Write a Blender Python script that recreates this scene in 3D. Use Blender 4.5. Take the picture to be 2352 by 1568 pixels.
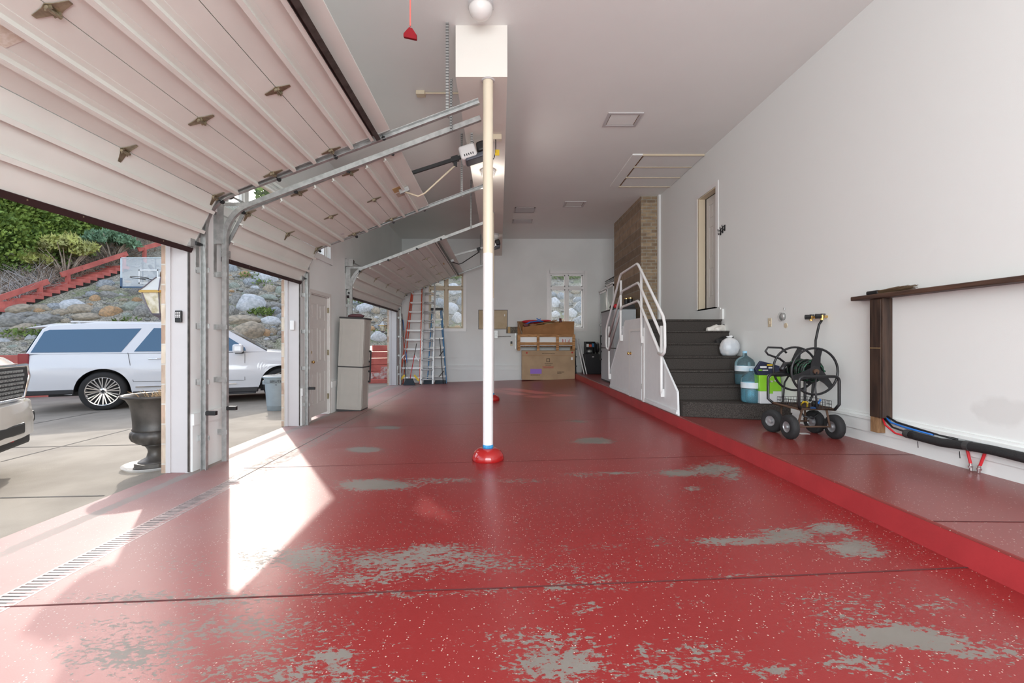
import bpy, bmesh, math, random
from mathutils import Vector, Matrix
R = math.radians
for o in list(bpy.data.objects): bpy.data.objects.remove(o)
SC = bpy.context.scene
COL = SC.collection
# ---------------------------------------------------------------- camera, sky, sun, exposure
cd = bpy.data.cameras.new('camera'); cam = bpy.data.objects.new('camera', cd); COL.objects.link(cam)
cam.location = (0, 0, 1.18); cam.rotation_euler = (R(90), 0, 0)
cd.sensor_width = 36; cd.lens = 1045*36/2352
cd.shift_x = 29/2352; cd.shift_y = 1/2352
cd.clip_start = 0.05; cd.clip_end = 300
SC.camera = cam
SC.view_settings.view_transform = 'Standard'; SC.view_settings.look = 'None'
SC.view_settings.gamma = 1; SC.view_settings.use_curve_mapping = False
SC.view_settings.exposure = 0.08
W = bpy.data.worlds.new('sky'); SC.world = W; W.use_nodes = True
wn = W.node_tree.nodes; wl = W.node_tree.links
sky = wn.new('ShaderNodeTexSky'); sky.sky_type = 'NISHITA'; sky.sun_disc = False
sky.sun_elevation = R(30); sky.sun_rotation = R(-31); sky.air_density = 1.0; sky.dust_density = 2.0
hsv = wn.new('ShaderNodeHueSaturation'); hsv.inputs['Saturation'].default_value = 0.55
wl.new(sky.outputs[0], hsv.inputs['Color']); wl.new(hsv.outputs[0], wn['Background'].inputs[0])
wn['Background'].inputs[1].default_value = 0.55
sd = bpy.data.lights.new('sun', 'SUN'); sun = bpy.data.objects.new('sun', sd); COL.objects.link(sun)
sd.energy = 2.9; sd.angle = R(0.9); sd.color = (1.0, 0.93, 0.84)
sun.rotation_euler = Vector((0.446, -0.742, -0.50)).to_track_quat('-Z', 'Y').to_euler()
# added fill light at the invented window behind the viewer (window_4)
ad = bpy.data.lights.new('window_daylight', 'AREA'); al = bpy.data.objects.new('window_daylight', ad); COL.objects.link(al)
ad.shape = 'RECTANGLE'; ad.size = 5.6; ad.size_y = 3.4; ad.energy = 470; ad.color = (0.93, 0.97, 1.0)
al.location = (0.25, -2.55, 2.4); al.rotation_euler = (R(90), 0, 0)
# ---------------------------------------------------------------- projection helpers (measuring only)
K = 1045.0; VX = 1147.0; VY = 785.0; CH = 1.18
def atY(px, py, Y): return Vector(((px-VX)*Y/K, Y, CH+(VY-py)*Y/K))
def atX(px, py, X): return atY(px, py, X*K/(px-VX))
def floor_z(X):
    if X > -0.12: return -0.11*(2.453-X)/2.573
    return -0.11-0.08*(-0.12-X)/3.18
def hill_f(X):
    return max(6.0, min(16.9, 13.1+0.482*(X+10.1)))
def hill_z(X, Y):
    d = Y-hill_f(X)
    z = 1.05-0.22*min(1, max(0, (-4.4-X)/1.2))+0.56*max(d, 0)
    if z > 9: z = 9+0.15*(z-9)
    return z
def on_hill(px, py):
    Y = 10.0
    while Y < 60:
        p = atY(px, py, Y)
        if Y > hill_f(p.x) and p.z < hill_z(p.x, Y): return p
        Y += 0.05
    return atY(px, py, 40)
def drive_z(X, Y): return -0.20-0.012*min(6, max(0, -X-3.5))
# ---------------------------------------------------------------- mesh helpers
def link(name, me, mat=None, parent=None, smooth=False):
    o = bpy.data.objects.new(name, me); COL.objects.link(o)
    if mat is not None:
        if isinstance(mat, (list, tuple)):
            for m in mat: me.materials.append(m)
        else: me.materials.append(mat)
    if parent is not None: o.parent = parent
    if smooth:
        me.polygons.foreach_set('use_smooth', [True]*len(me.polygons))
    return o
def tag(o, label=None, cat=None, group=None, kind=None):
    if label: o['label'] = label
    if cat: o['category'] = cat
    if group: o['group'] = group
    if kind: o['kind'] = kind
    return o
def thing(name, label, cat, group=None, kind=None):
    o = bpy.data.objects.new(name, None); COL.objects.link(o); o.empty_display_size = 0.1
    return tag(o, label, cat, group, kind)
def settle(root, base):
    base = Vector(base); root.location = base
    for c in root.children: c.location = c.location-base
    return root
def copy_tree(o, parent=None):
    c = o.copy(); COL.objects.link(c)
    if parent is not None: c.parent = parent
    for ch in list(o.children): copy_tree(ch, c)
    return c
class MB:
    def __init__(s): s.v = []; s.f = []; s.m = []; s.mi = 0
    def add(s, vs, fs):
        b = len(s.v); s.v += [tuple(v) for v in vs]
        s.f += [tuple(b+i for i in f) for f in fs]; s.m += [s.mi]*len(fs); return s
    def box(s, x0, x1, y0, y1, z0, z1):
        if x0 > x1: x0, x1 = x1, x0
        if y0 > y1: y0, y1 = y1, y0
        if z0 > z1: z0, z1 = z1, z0
        return s.add([(x0,y0,z0),(x1,y0,z0),(x1,y1,z0),(x0,y1,z0),(x0,y0,z1),(x1,y0,z1),(x1,y1,z1),(x0,y1,z1)],
                     [(0,3,2,1),(4,5,6,7),(0,1,5,4),(1,2,6,5),(2,3,7,6),(3,0,4,7)])
    def obox(s, c, ax, ay, az, h):
        c = Vector(c); ax = Vector(ax).normalized()*h[0]; ay = Vector(ay).normalized()*h[1]; az = Vector(az).normalized()*h[2]
        vs = [c+sx*ax+sy*ay+sz*az for sz in (-1,1) for sx, sy in ((-1,-1),(1,-1),(1,1),(-1,1))]
        return s.add(vs, [(0,3,2,1),(4,5,6,7),(0,1,5,4),(1,2,6,5),(2,3,7,6),(3,0,4,7)])
    def bar(s, a, b, w, t=None, up=(0,0,1)):
        a = Vector(a); b = Vector(b); d = b-a; u = Vector(up)
        if abs(d.normalized().dot(u)) > 0.98: u = Vector((0,1,0))
        x = d.cross(u).normalized(); y = x.cross(d).normalized()
        return s.obox((a+b)/2, d, x, y, (d.length/2, w/2, (t or w)/2))
    def prism(s, poly, axis, a, b):
        """poly of 2D points in the plane of the other two axes, extruded from a to b along axis"""
        n = len(poly)
        def mk(p, t):
            return {'x': (t, p[0], p[1]), 'y': (p[0], t, p[1]), 'z': (p[0], p[1], t)}[axis]
        vs = [mk(p, a) for p in poly]+[mk(p, b) for p in poly]
        return s.add(vs, [tuple(range(n)), tuple(range(2*n-1, n-1, -1))]+[(i, (i+1) % n, n+(i+1) % n, n+i) for i in range(n)])
    def tube(s, pts, r, n=8, closed=False):
        pts = [Vector(p) for p in pts]; m = len(pts); rings = []; prev = None
        for i, p in enumerate(pts):
            if closed: t = (pts[(i+1) % m]-pts[i-1])
            else: t = (pts[min(i+1, m-1)]-pts[max(i-1, 0)])
            if t.length < 1e-9: t = Vector((0,0,1))
            t.normalize()
            if prev is None:
                a = Vector((0,0,1)) if abs(t.z) < 0.9 else Vector((1,0,0))
                x = t.cross(a).normalized()
            else:
                x = (prev-t*prev.dot(t))
                x = x.normalized() if x.length > 1e-6 else t.orthogonal().normalized()
            prev = x; y = t.cross(x)
            rr = r[i] if isinstance(r, (list, tuple)) else r
            rings.append([p+(x*math.cos(2*math.pi*k/n)+y*math.sin(2*math.pi*k/n))*rr for k in range(n)])
        vs = [v for g in rings for v in g]; fs = []
        for i in range(m if closed else m-1):
            j = (i+1) % m
            for k in range(n): fs.append((i*n+k, i*n+(k+1) % n, j*n+(k+1) % n, j*n+k))
        if not closed: fs += [tuple(reversed(range(n))), tuple((m-1)*n+k for k in range(n))]
        return s.add(vs, fs)
    def lathe(s, prof, c=(0,0,0), n=24, axis='z', cap=True, wob=None):
        vs = []; fs = []; c = Vector(c)
        for i, (r, h) in enumerate(prof):
            for k in range(n):
                a = 2*math.pi*k/n; rr = r*(wob(a, h) if wob else 1)
                x, y = rr*math.cos(a), rr*math.sin(a)
                vs.append(c+Vector({'z': (x,y,h), 'x': (h,x,y), 'y': (y,h,x)}[axis]))
        m = len(prof)
        for i in range(m-1):
            for k in range(n): fs.append((i*n+k, i*n+(k+1) % n, (i+1)*n+(k+1) % n, (i+1)*n+k))
        if cap: fs += [tuple(reversed(range(n))), tuple((m-1)*n+k for k in range(n))]
        return s.add(vs, fs)
    def ell(s, c, r, n=12, m=8, rot=None, noise=0, seed=0):
        rnd = random.Random(seed); vs = []; fs = []
        for i in range(1, m):
            th = math.pi*i/m
            for k in range(n):
                a = 2*math.pi*k/n; q = 1+(rnd.random()-0.5)*noise
                v = Vector((r[0]*math.sin(th)*math.cos(a)*q, r[1]*math.sin(th)*math.sin(a)*q, r[2]*math.cos(th)*q))
                if rot is not None: v = rot @ v
                vs.append(Vector(c)+v)
        t = Vector((0,0,r[2])); bt = Vector((0,0,-r[2]))
        if rot is not None: t = rot @ t; bt = rot @ bt
        vs += [Vector(c)+t, Vector(c)+bt]; T = len(vs)-2
        for i in range(m-2):
            for k in range(n): fs.append((i*n+k, (i+1)*n+k, (i+1)*n+(k+1) % n, i*n+(k+1) % n))
        for k in range(n):
            fs.append((T, k, (k+1) % n)); fs.append((T+1, (m-2)*n+(k+1) % n, (m-2)*n+k))
        return s.add(vs, fs)
    def quad(s, a, b, c, d): return s.add([a, b, c, d], [(0,1,2,3)])
    def build(s, name, mat=None, parent=None, smooth=False, bevel=0, seg=2, tf=None, angle=None):
        me = bpy.data.meshes.new(name)
        vs = s.v if tf is None else [tuple(tf @ Vector(v)) for v in s.v]
        me.from_pydata(vs, [], s.f)
        bm = bmesh.new(); bm.from_mesh(me); bmesh.ops.recalc_face_normals(bm, faces=bm.faces); bm.to_mesh(me); bm.free()
        o = link(name, me, mat, parent, smooth)
        if len(set(s.m)) > 1: me.polygons.foreach_set('material_index', s.m)
        if bevel:
            b = o.modifiers.new('b', 'BEVEL'); b.width = bevel; b.segments = seg; b.limit_method = 'ANGLE'; b.angle_limit = R(40)
        if smooth and angle is not None:
            try:
                me.set_sharp_from_angle(angle=R(angle))
            except Exception: pass
        return o
def text_mesh(name, txt, size, mat, parent, mtx, ext=0.001):
    c = bpy.data.curves.new(name, 'FONT'); c.body = txt; c.size = size; c.extrude = ext; c.align_x = 'CENTER'; c.align_y = 'CENTER'; c.resolution_u = 2
    t = bpy.data.objects.new(name+'_c', c); COL.objects.link(t)
    dg = bpy.context.evaluated_depsgraph_get(); me = bpy.data.meshes.new_from_object(t.evaluated_get(dg))
    bpy.data.objects.remove(t); me.transform(mtx)
    return link(name, me, mat, parent)
# ---------------------------------------------------------------- materials
def mat(name, col, rough=0.6, metal=0.0, var=0.0, vscale=8.0, bump=0.0, bscale=60.0, spec=0.5, col2=None, stretch=None, trans=0, coat=0, alpha=1):
    m = bpy.data.materials.new(name); m.use_nodes = True
    nt = m.node_tree; n = nt.nodes; l = nt.links; b = n['Principled BSDF']
    b.inputs['Base Color'].default_value = (*col, 1); b.inputs['Roughness'].default_value = rough
    b.inputs['Metallic'].default_value = metal; b.inputs['Specular IOR Level'].default_value = spec
    b.inputs['Transmission Weight'].default_value = trans; b.inputs['Coat Weight'].default_value = coat
    tc = n.new('ShaderNodeTexCoord'); src = tc.outputs['Object']
    if stretch:
        mp = n.new('ShaderNodeMapping'); mp.inputs['Scale'].default_value = stretch; l.new(src, mp.inputs[0]); src = mp.outputs[0]
    if var or col2:
        no = n.new('ShaderNodeTexNoise'); no.inputs['Scale'].default_value = vscale; no.inputs['Detail'].default_value = 6; l.new(src, no.inputs['Vector'])
        mx = n.new('ShaderNodeMixRGB'); c2 = col2 if col2 else tuple(c*(1-var) for c in col)
        mx.inputs[1].default_value = (*col, 1); mx.inputs[2].default_value = (*c2, 1)
        rp = n.new('ShaderNodeMapRange'); rp.inputs[1].default_value = 0.38; rp.inputs[2].default_value = 0.62
        l.new(no.outputs[0], rp.inputs[0]); l.new(rp.outputs[0], mx.inputs[0]); l.new(mx.outputs[0], b.inputs['Base Color'])
    if bump:
        nb = n.new('ShaderNodeTexNoise'); nb.inputs['Scale'].default_value = bscale; nb.inputs['Detail'].default_value = 4; l.new(src, nb.inputs['Vector'])
        bp = n.new('ShaderNodeBump'); bp.inputs['Strength'].default_value = bump; bp.inputs['Distance'].default_value = 0.01
        l.new(nb.outputs[0], bp.inputs['Height']); l.new(bp.outputs[0], b.inputs['Normal'])
    return m
def N(m, t, **kw):
    nd = m.node_tree.nodes.new(t)
    for k, v in kw.items():
        if k.startswith('i_'):
            nd.inputs[int(k[2:])].default_value = v
        else: setattr(nd, k, v)
    return nd
def L(m, a, b): m.node_tree.links.new(a, b)
def brick_mat(name, c1, c2, mortar, rot, scale=1.0):
    m = mat(name, c1, 0.85, bump=0.3, bscale=80); b = m.node_tree.nodes['Principled BSDF']
    tc = N(m, 'ShaderNodeTexCoord'); mp = N(m, 'ShaderNodeMapping'); mp.inputs['Rotation'].default_value = rot
    L(m, tc.outputs['Object'], mp.inputs[0])
    br = N(m, 'ShaderNodeTexBrick'); br.inputs['Scale'].default_value = scale
    br.inputs['Brick Width'].default_value = 0.21; br.inputs['Row Height'].default_value = 0.078; br.inputs['Mortar Size'].default_value = 0.009
    br.inputs['Color1'].default_value = (*c1, 1); br.inputs['Color2'].default_value = (*c2, 1); br.inputs['Mortar'].default_value = (*mortar, 1)
    br.inputs['Bias'].default_value = -0.05
    L(m, mp.outputs[0], br.inputs['Vector'])
    no = N(m, 'ShaderNodeTexNoise'); no.inputs['Scale'].default_value = 6; no.inputs['Detail'].default_value = 8
    sp = N(m, 'ShaderNodeMapping'); sp.inputs['Scale'].default_value = (1, 2.4, 1); L(m, mp.outputs[0], sp.inputs[0]); L(m, sp.outputs[0], no.inputs['Vector'])
    mx = N(m, 'ShaderNodeMixRGB', blend_type='OVERLAY'); mx.inputs[0].default_value = 0.6
    L(m, br.outputs[0], mx.inputs[1]); L(m, no.outputs[0], mx.inputs[2]); L(m, mx.outputs[0], b.inputs['Base Color'])
    bp = N(m, 'ShaderNodeBump'); bp.inputs['Strength'].default_value = 0.8; bp.inputs['Distance'].default_value = 0.008; bp.invert = True
    L(m, br.outputs['Fac'], bp.inputs['Height']); L(m, bp.outputs[0], b.inputs['Normal'])
    return m
M = {}
M['wall'] = mat('wall_paint', (0.84, 0.86, 0.845), 0.75, var=0.05, vscale=1.2, bump=0.08, bscale=220, spec=0.3)
M['ceil'] = mat('ceiling_paint', (0.86, 0.875, 0.855), 0.85, var=0.03, vscale=0.8, bump=0.12, bscale=160, spec=0.2)
M['beam'] = mat('beam_paint', (0.82, 0.79, 0.73), 0.8, bump=0.05, bscale=150, spec=0.2)
M['trim'] = mat('trim_paint', (0.58, 0.56, 0.56), 0.45, var=0.04, vscale=3)
M['cream'] = mat('cream_paint', (0.66, 0.57, 0.42), 0.5)
M['doorp'] = mat('door_paint', (0.72, 0.70, 0.67), 0.5, var=0.03)
M['gdoor'] = mat('garage_door_steel', (0.76, 0.765, 0.71), 0.5, var=0.05, vscale=2, bump=0.05, bscale=300)
M['galv'] = mat('galvanised_steel', (0.50, 0.51, 0.50), 0.42, 0.6, var=0.22, vscale=18)
M['dsteel'] = mat('dark_steel', (0.12, 0.11, 0.10), 0.5, 0.6, var=0.4, vscale=12)
M['brass'] = mat('hinge_zinc', (0.42, 0.37, 0.26), 0.4, 0.8, var=0.3, vscale=30)
M['gold'] = mat('brass', (0.75, 0.52, 0.2), 0.25, 1.0)
M['black'] = mat('black_plastic', (0.012, 0.012, 0.013), 0.45)
M['rubber'] = mat('rubber', (0.02, 0.02, 0.021), 0.8, bump=0.3, bscale=90)
M['white'] = mat('white_plastic', (0.8, 0.8, 0.79), 0.4)
M['rail'] = mat('white_gloss_paint', (0.84, 0.84, 0.83), 0.3)
M['panel'] = mat('white_panel_paint', (0.80, 0.82, 0.83), 0.5, var=0.03)
M['glass'] = mat('window_glass', (0.75, 0.85, 0.86), 0.02); M['glass'].node_tree.nodes['Principled BSDF'].inputs['Alpha'].default_value = 0.10
M['wood'] = mat('dark_wood', (0.060, 0.032, 0.020), 0.6, col2=(0.025, 0.013, 0.009), vscale=5, stretch=(6, 6, 0.6), bump=0.2, bscale=30)
M['woodh'] = mat('dark_wood_rail', (0.105, 0.055, 0.036), 0.6, col2=(0.05, 0.026, 0.018), vscale=5, stretch=(6, 0.6, 6), bump=0.2, bscale=30)
M['lwood'] = mat('pine_wood', (0.62, 0.34, 0.14), 0.7, col2=(0.36, 0.17, 0.06), vscale=4, stretch=(1, 6, 8))
M['rawwood'] = mat('raw_wood', (0.33, 0.19, 0.09), 0.8, col2=(0.18, 0.09, 0.04), vscale=6, stretch=(6, 6, 1))
M['card'] = mat('cardboard', (0.52, 0.365, 0.225), 0.85, var=0.12, vscale=3)
M['card2'] = mat('cardboard_brown', (0.42, 0.21, 0.085), 0.85, var=0.2, vscale=3)
M['orange'] = mat('orange_fibreglass', (0.62, 0.075, 0.025), 0.45)
M['bluef'] = mat('blue_fibreglass', (0.03, 0.17, 0.36), 0.45)
M['alu'] = mat('aluminium', (0.68, 0.68, 0.67), 0.35, 0.55, var=0.15, vscale=20)
M['yellow'] = mat('yellow_plastic', (0.75, 0.50, 0.02), 0.45)
M['redp'] = mat('red_plastic', (0.60, 0.02, 0.03), 0.4)
M['bluep'] = mat('blue_plastic', (0.02, 0.16, 0.55), 0.45)
M['cab'] = mat('taupe_resin', (0.47, 0.45, 0.41), 0.55, var=0.04)
M['cab2'] = mat('grey_resin', (0.45, 0.48, 0.50), 0.55)
M['cabd'] = mat('charcoal_resin', (0.05, 0.05, 0.05), 0.6)
M['carpet'] = mat('charcoal_carpet', (0.12, 0.105, 0.095), 1.0, col2=(0.03, 0.027, 0.025), vscale=160, bump=0.9, bscale=260, spec=0.1)
M['redtim'] = mat('red_stained_timber', (0.56, 0.15, 0.12), 0.8, col2=(0.44, 0.11, 0.09), vscale=3, bump=0.2, bscale=40)
M['redwhite'] = mat('peeling_red_timber', (0.42, 0.08, 0.06), 0.85, col2=(0.55, 0.52, 0.48), vscale=9, bump=0.2, bscale=40)
M['darkwood'] = mat('weathered_dark_timber', (0.03, 0.025, 0.02), 0.9)
M['brick'] = brick_mat('tan_brick_x', (0.40, 0.30, 0.19), (0.24, 0.17, 0.11), (0.36, 0.33, 0.27), (R(90), 0, 0))
M['bricky'] = brick_mat('tan_brick_y', (0.38, 0.28, 0.19), (0.22, 0.16, 0.11), (0.34, 0.31, 0.26), (R(90), 0, R(90)))
M['brickl'] = brick_mat('pale_brick', (0.66, 0.56, 0.44), (0.42, 0.27, 0.19), (0.60, 0.55, 0.48), (R(90), 0, 0))
M['brickly'] = brick_mat('pale_brick_side', (0.66, 0.56, 0.44), (0.42, 0.27, 0.19), (0.60, 0.55, 0.48), (R(90), 0, R(90)))
def emis(name, col, s):
    m = mat(name, col, 0.4); b = m.node_tree.nodes['Principled BSDF']
    b.inputs['Emission Color'].default_value = (*col, 1); b.inputs['Emission Strength'].default_value = s; return m
M['dome'] = mat('frosted_glass', (0.85, 0.83, 0.80), 0.25, trans=0.0)
M['wallr'] = mat('side_wall_paint', (0.86, 0.86, 0.85), 0.75, bump=0.08, bscale=220, spec=0.3)
_m = M['wallr']; _tc = N(_m, 'ShaderNodeTexCoord'); _v = N(_m, 'ShaderNodeVectorMath', operation='SUBTRACT'); _v.inputs[1].default_value = (3.76, 3.42, 0.66); L(_m, _tc.outputs['Object'], _v.inputs[0])
_s = N(_m, 'ShaderNodeVectorMath', operation='MULTIPLY'); _s.inputs[1].default_value = (0, 4.6, 7.5); L(_m, _v.outputs[0], _s.inputs[0]); _l = N(_m, 'ShaderNodeVectorMath', operation='LENGTH'); L(_m, _s.outputs[0], _l.inputs[0])
_n = N(_m, 'ShaderNodeTexNoise'); _n.inputs['Scale'].default_value = 9; _n.inputs['Detail'].default_value = 6; L(_m, _tc.outputs['Object'], _n.inputs['Vector'])
_a = N(_m, 'ShaderNodeMath', operation='ADD'); L(_m, _l.outputs['Value'], _a.inputs[0]); L(_m, _n.outputs[0], _a.inputs[1]); _r = N(_m, 'ShaderNodeMapRange'); _r.inputs[1].default_value = 1.45; _r.inputs[2].default_value = 1.15; _r.inputs[4].default_value = 0.4; L(_m, _a.outputs[0], _r.inputs[0])
_x = N(_m, 'ShaderNodeMixRGB'); _x.inputs[1].default_value = (0.84, 0.86, 0.845, 1); _x.inputs[2].default_value = (0.66, 0.66, 0.64, 1); L(_m, _r.outputs[0], _x.inputs[0]); L(_m, _x.outputs[0], _m.node_tree.nodes['Principled BSDF'].inputs['Base Color'])
# floor: worn red epoxy
def floor_mat(name, base, usewear):
    m = mat(name, base, 0.32, spec=0.5); b = m.node_tree.nodes['Principled BSDF']
    tc = N(m, 'ShaderNodeTexCoord'); P = tc.outputs['Object']
    at = N(m, 'ShaderNodeAttribute', attribute_name='wear')
    # large tone variation
    n0 = N(m, 'ShaderNodeTexNoise'); n0.inputs['Scale'].default_value = 1.6; n0.inputs['Detail'].default_value = 5; L(m, P, n0.inputs['Vector'])
    c0 = N(m, 'ShaderNodeMixRGB'); c0.inputs[1].default_value = (*base, 1); c0.inputs[2].default_value = (base[0]*0.82, base[1]*1.0, base[2]*1.0, 1)
    L(m, n0.outputs[0], c0.inputs[0])
    # flecks
    vo = N(m, 'ShaderNodeTexVoronoi'); vo.inputs['Scale'].default_value = 75; L(m, P, vo.inputs['Vector'])
    sx = N(m, 'ShaderNodeSeparateXYZ'); L(m, vo.outputs['Color'], sx.inputs[0])
    nd = N(m, 'ShaderNodeTexNoise'); nd.inputs['Scale'].default_value = 2.2; nd.inputs['Detail'].default_value = 3; L(m, P, nd.inputs['Vector'])
    th = N(m, 'ShaderNodeMapRange'); th.inputs[1].default_value = 0.35; th.inputs[2].default_value = 0.72; th.inputs[3].default_value = 0.84; th.inputs[4].default_value = 0.50
    L(m, nd.outputs[0], th.inputs[0])
    g1 = N(m, 'ShaderNodeMath', operation='GREATER_THAN'); L(m, sx.outputs[0], g1.inputs[0]); L(m, th.outputs[0], g1.inputs[1])
    sz = N(m, 'ShaderNodeMath', operation='MULTIPLY_ADD'); L(m, sx.outputs[1], sz.inputs[0]); sz.inputs[1].default_value = 0.22; sz.inputs[2].default_value = 0.07
    g2 = N(m, 'ShaderNodeMath', operation='LESS_THAN'); L(m, vo.outputs['Distance'], g2.inputs[0]); L(m, sz.outputs[0], g2.inputs[1])
    fl = N(m, 'ShaderNodeMath', operation='MULTIPLY'); L(m, g1.outputs[0], fl.inputs[0]); L(m, g2.outputs[0], fl.inputs[1])
    fl2 = N(m, 'ShaderNodeMath', operation='MULTIPLY'); L(m, fl.outputs[0], fl2.inputs[0]); fl2.inputs[1].default_value = 0.75
    c1 = N(m, 'ShaderNodeMixRGB'); c1.inputs[2].default_value = (0.62, 0.55, 0.47, 1); L(m, fl2.outputs[0], c1.inputs[0]); L(m, c0.outputs[0], c1.inputs[1])
    if not usewear:
        L(m, c1.outputs[0], b.inputs['Base Color'])
    else:
        mp = N(m, 'ShaderNodeMapping'); mp.inputs['Scale'].default_value = (0.75, 1.35, 1); L(m, P, mp.inputs[0])
        n1 = N(m, 'ShaderNodeTexNoise'); n1.inputs['Scale'].default_value = 38; n1.inputs['Detail'].default_value = 9; n1.inputs['Roughness'].default_value = 0.72; L(m, mp.outputs[0], n1.inputs['Vector'])
        n2 = N(m, 'ShaderNodeTexNoise'); n2.inputs['Scale'].default_value = 3.5; n2.inputs['Detail'].default_value = 3; L(m, mp.outputs[0], n2.inputs['Vector'])
        a1 = N(m, 'ShaderNodeMath', operation='MULTIPLY_ADD'); L(m, n1.outputs[0], a1.inputs[0]); a1.inputs[1].default_value = 2.4; L(m, at.outputs['Fac'], a1.inputs[2])
        a2 = N(m, 'ShaderNodeMath', operation='MULTIPLY_ADD'); L(m, n2.outputs[0], a2.inputs[0]); a2.inputs[1].default_value = 0.5; L(m, a1.outputs[0], a2.inputs[2])
        mr = N(m, 'ShaderNodeMapRange'); mr.inputs[1].default_value = 1.88; mr.inputs[2].default_value = 1.96; L(m, a2.outputs[0], mr.inputs[0])
        cc = N(m, 'ShaderNodeMixRGB'); cc.inputs[1].default_value = (0.15, 0.13, 0.11, 1); cc.inputs[2].default_value = (0.23, 0.21, 0.185, 1); L(m, n2.outputs[0], cc.inputs[0])
        c2 = N(m, 'ShaderNodeMixRGB'); L(m, mr.outputs[0], c2.inputs[0]); L(m, c1.outputs[0], c2.inputs[1]); L(m, cc.outputs[0], c2.inputs[2])
        ad_ = N(m, 'ShaderNodeAttribute', attribute_name='dust')  # pale mix: glare by the doors painted into the floor colour
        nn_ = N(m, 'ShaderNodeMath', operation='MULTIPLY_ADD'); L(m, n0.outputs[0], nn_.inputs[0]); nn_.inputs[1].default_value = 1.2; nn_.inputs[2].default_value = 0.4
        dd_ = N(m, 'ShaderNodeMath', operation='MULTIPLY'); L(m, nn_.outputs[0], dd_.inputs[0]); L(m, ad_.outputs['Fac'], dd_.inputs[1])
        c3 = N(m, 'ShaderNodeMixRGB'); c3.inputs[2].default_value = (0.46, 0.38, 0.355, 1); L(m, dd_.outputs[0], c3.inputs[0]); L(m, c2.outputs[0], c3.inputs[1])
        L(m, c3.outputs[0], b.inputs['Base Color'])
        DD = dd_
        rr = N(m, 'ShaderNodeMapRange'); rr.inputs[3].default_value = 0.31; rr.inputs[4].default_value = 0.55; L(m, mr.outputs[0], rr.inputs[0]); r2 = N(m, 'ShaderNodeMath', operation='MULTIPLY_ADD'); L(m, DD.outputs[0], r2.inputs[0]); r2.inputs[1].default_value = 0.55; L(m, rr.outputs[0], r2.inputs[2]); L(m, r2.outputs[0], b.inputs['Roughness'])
    nb = N(m, 'ShaderNodeTexNoise'); nb.inputs['Scale'].default_value = 140; nb.inputs['Detail'].default_value = 3; L(m, P, nb.inputs['Vector'])
    bp = N(m, 'ShaderNodeBump'); bp.inputs['Strength'].default_value = 0.06; bp.inputs['Distance'].default_value = 0.004; L(m, nb.outputs[0], bp.inputs['Height']); L(m, bp.outputs[0], b.inputs['Normal'])
    return m
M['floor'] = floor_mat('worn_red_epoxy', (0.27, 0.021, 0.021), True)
M['plat'] = floor_mat('red_epoxy', (0.24, 0.036, 0.032), False)
M['curb'] = mat('red_curb_paint', (0.44, 0.040, 0.045), 0.4, var=0.12, vscale=4, bump=0.1, bscale=50)
M['conc'] = mat('driveway_concrete', (0.30, 0.27, 0.225), 0.9, col2=(0.235, 0.21, 0.175), vscale=1.5, bump=0.25, bscale=120)
M['joint'] = mat('joint_dark', (0.10, 0.02, 0.02), 0.9)
M['jointc'] = mat('concrete_joint', (0.12, 0.11, 0.10), 0.9)
M['grate'] = mat('grate_steel', (0.42, 0.33, 0.32), 0.5, 0.3, var=0.3, vscale=20)
# ================================================================ SETTING
XL, XR, YB, ZC, YR = -3.25, 3.76, 15.15, 4.61, -2.6
XC, ZP = 2.453, 0.163
def struct(o, label=None, cat=None): return tag(o, label, cat, kind='structure')
# floor with wear data (stains with a shape of their own)
WEAR = [ # px, py, rx, ry, strength
 (880,1282,200,30,.62),(1000,1262,90,20,.5),(820,1330,130,22,.5),(760,1290,60,32,.5),(620,1285,110,35,.45),(1090,1280,90,25,.55),(1180,1290,80,20,.35),(700,1345,120,20,.35),
 (950,1365,260,10,.5),(1150,1355,130,8,.45),(1290,1345,60,14,.5),(1300,1275,25,40,.4),(1320,1300,20,35,.4),(1400,1330,90,14,.35),(1360,1395,40,25,.35),(1280,1385,18,25,.4),
 (860,1113,85,12,1.0),(1000,1103,130,8,.55),(1180,1105,120,7,.38),(1330,1090,60,6,.45),(1420,1086,70,3,.6),(1560,1087,60,9,.75),(1640,1078,60,16,.75),(1680,1090,28,12,.7),(1590,1121,22,6,.5),
 (836,1032,38,6,1.0),(888,982,30,4,1.0),(1365,1012,48,7,.9),(1325,967,30,4,.6),
 (1735,1242,160,10,.75),(1810,1228,80,16,.85),(1620,1243,60,8,.55),(1900,1215,60,18,.7),(1960,1255,60,24,.75),(2000,1268,38,16,.7),(1520,1245,60,18,.38),
 (2060,1462,120,30,.9),(2150,1480,90,22,.85),(1960,1450,60,18,.75),(2250,1500,120,24,.6),(1960,1520,100,22,.62),(2050,1540,80,18,.5),(2150,1390,90,30,.38),
 (1770,1540,90,22,.6),(1550,1535,130,30,.45),(1270,1525,120,42,.72),(1480,1500,30,30,.5),(1520,1545,60,20,.62),(1420,1540,60,25,.4),
 (760,1505,70,28,.62),(680,1540,80,25,.5),(600,1510,130,30,.45),(520,1545,140,30,.4),(780,1530,40,18,.6),(400,1375,330,20,.5),(280,1440,160,30,.42),(200,1300,100,25,.35),(450,1300,120,30,.35),
 (560,1450,260,50,.5),(900,1300,330,45,.42),(1250,1480,160,50,.42),(1100,1300,200,20,.5),(300,1500,220,60,.5),(1600,1500,160,50,.4),(620,1560,300,40,.5),(1950,1400,200,60,.36),(720,1290,90,40,.7),(1750,1322,150,7,.45),(1420,1350,120,9,.4),(1370,1255,80,14,.3),(1400,1300,110,30,.28)]
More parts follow.
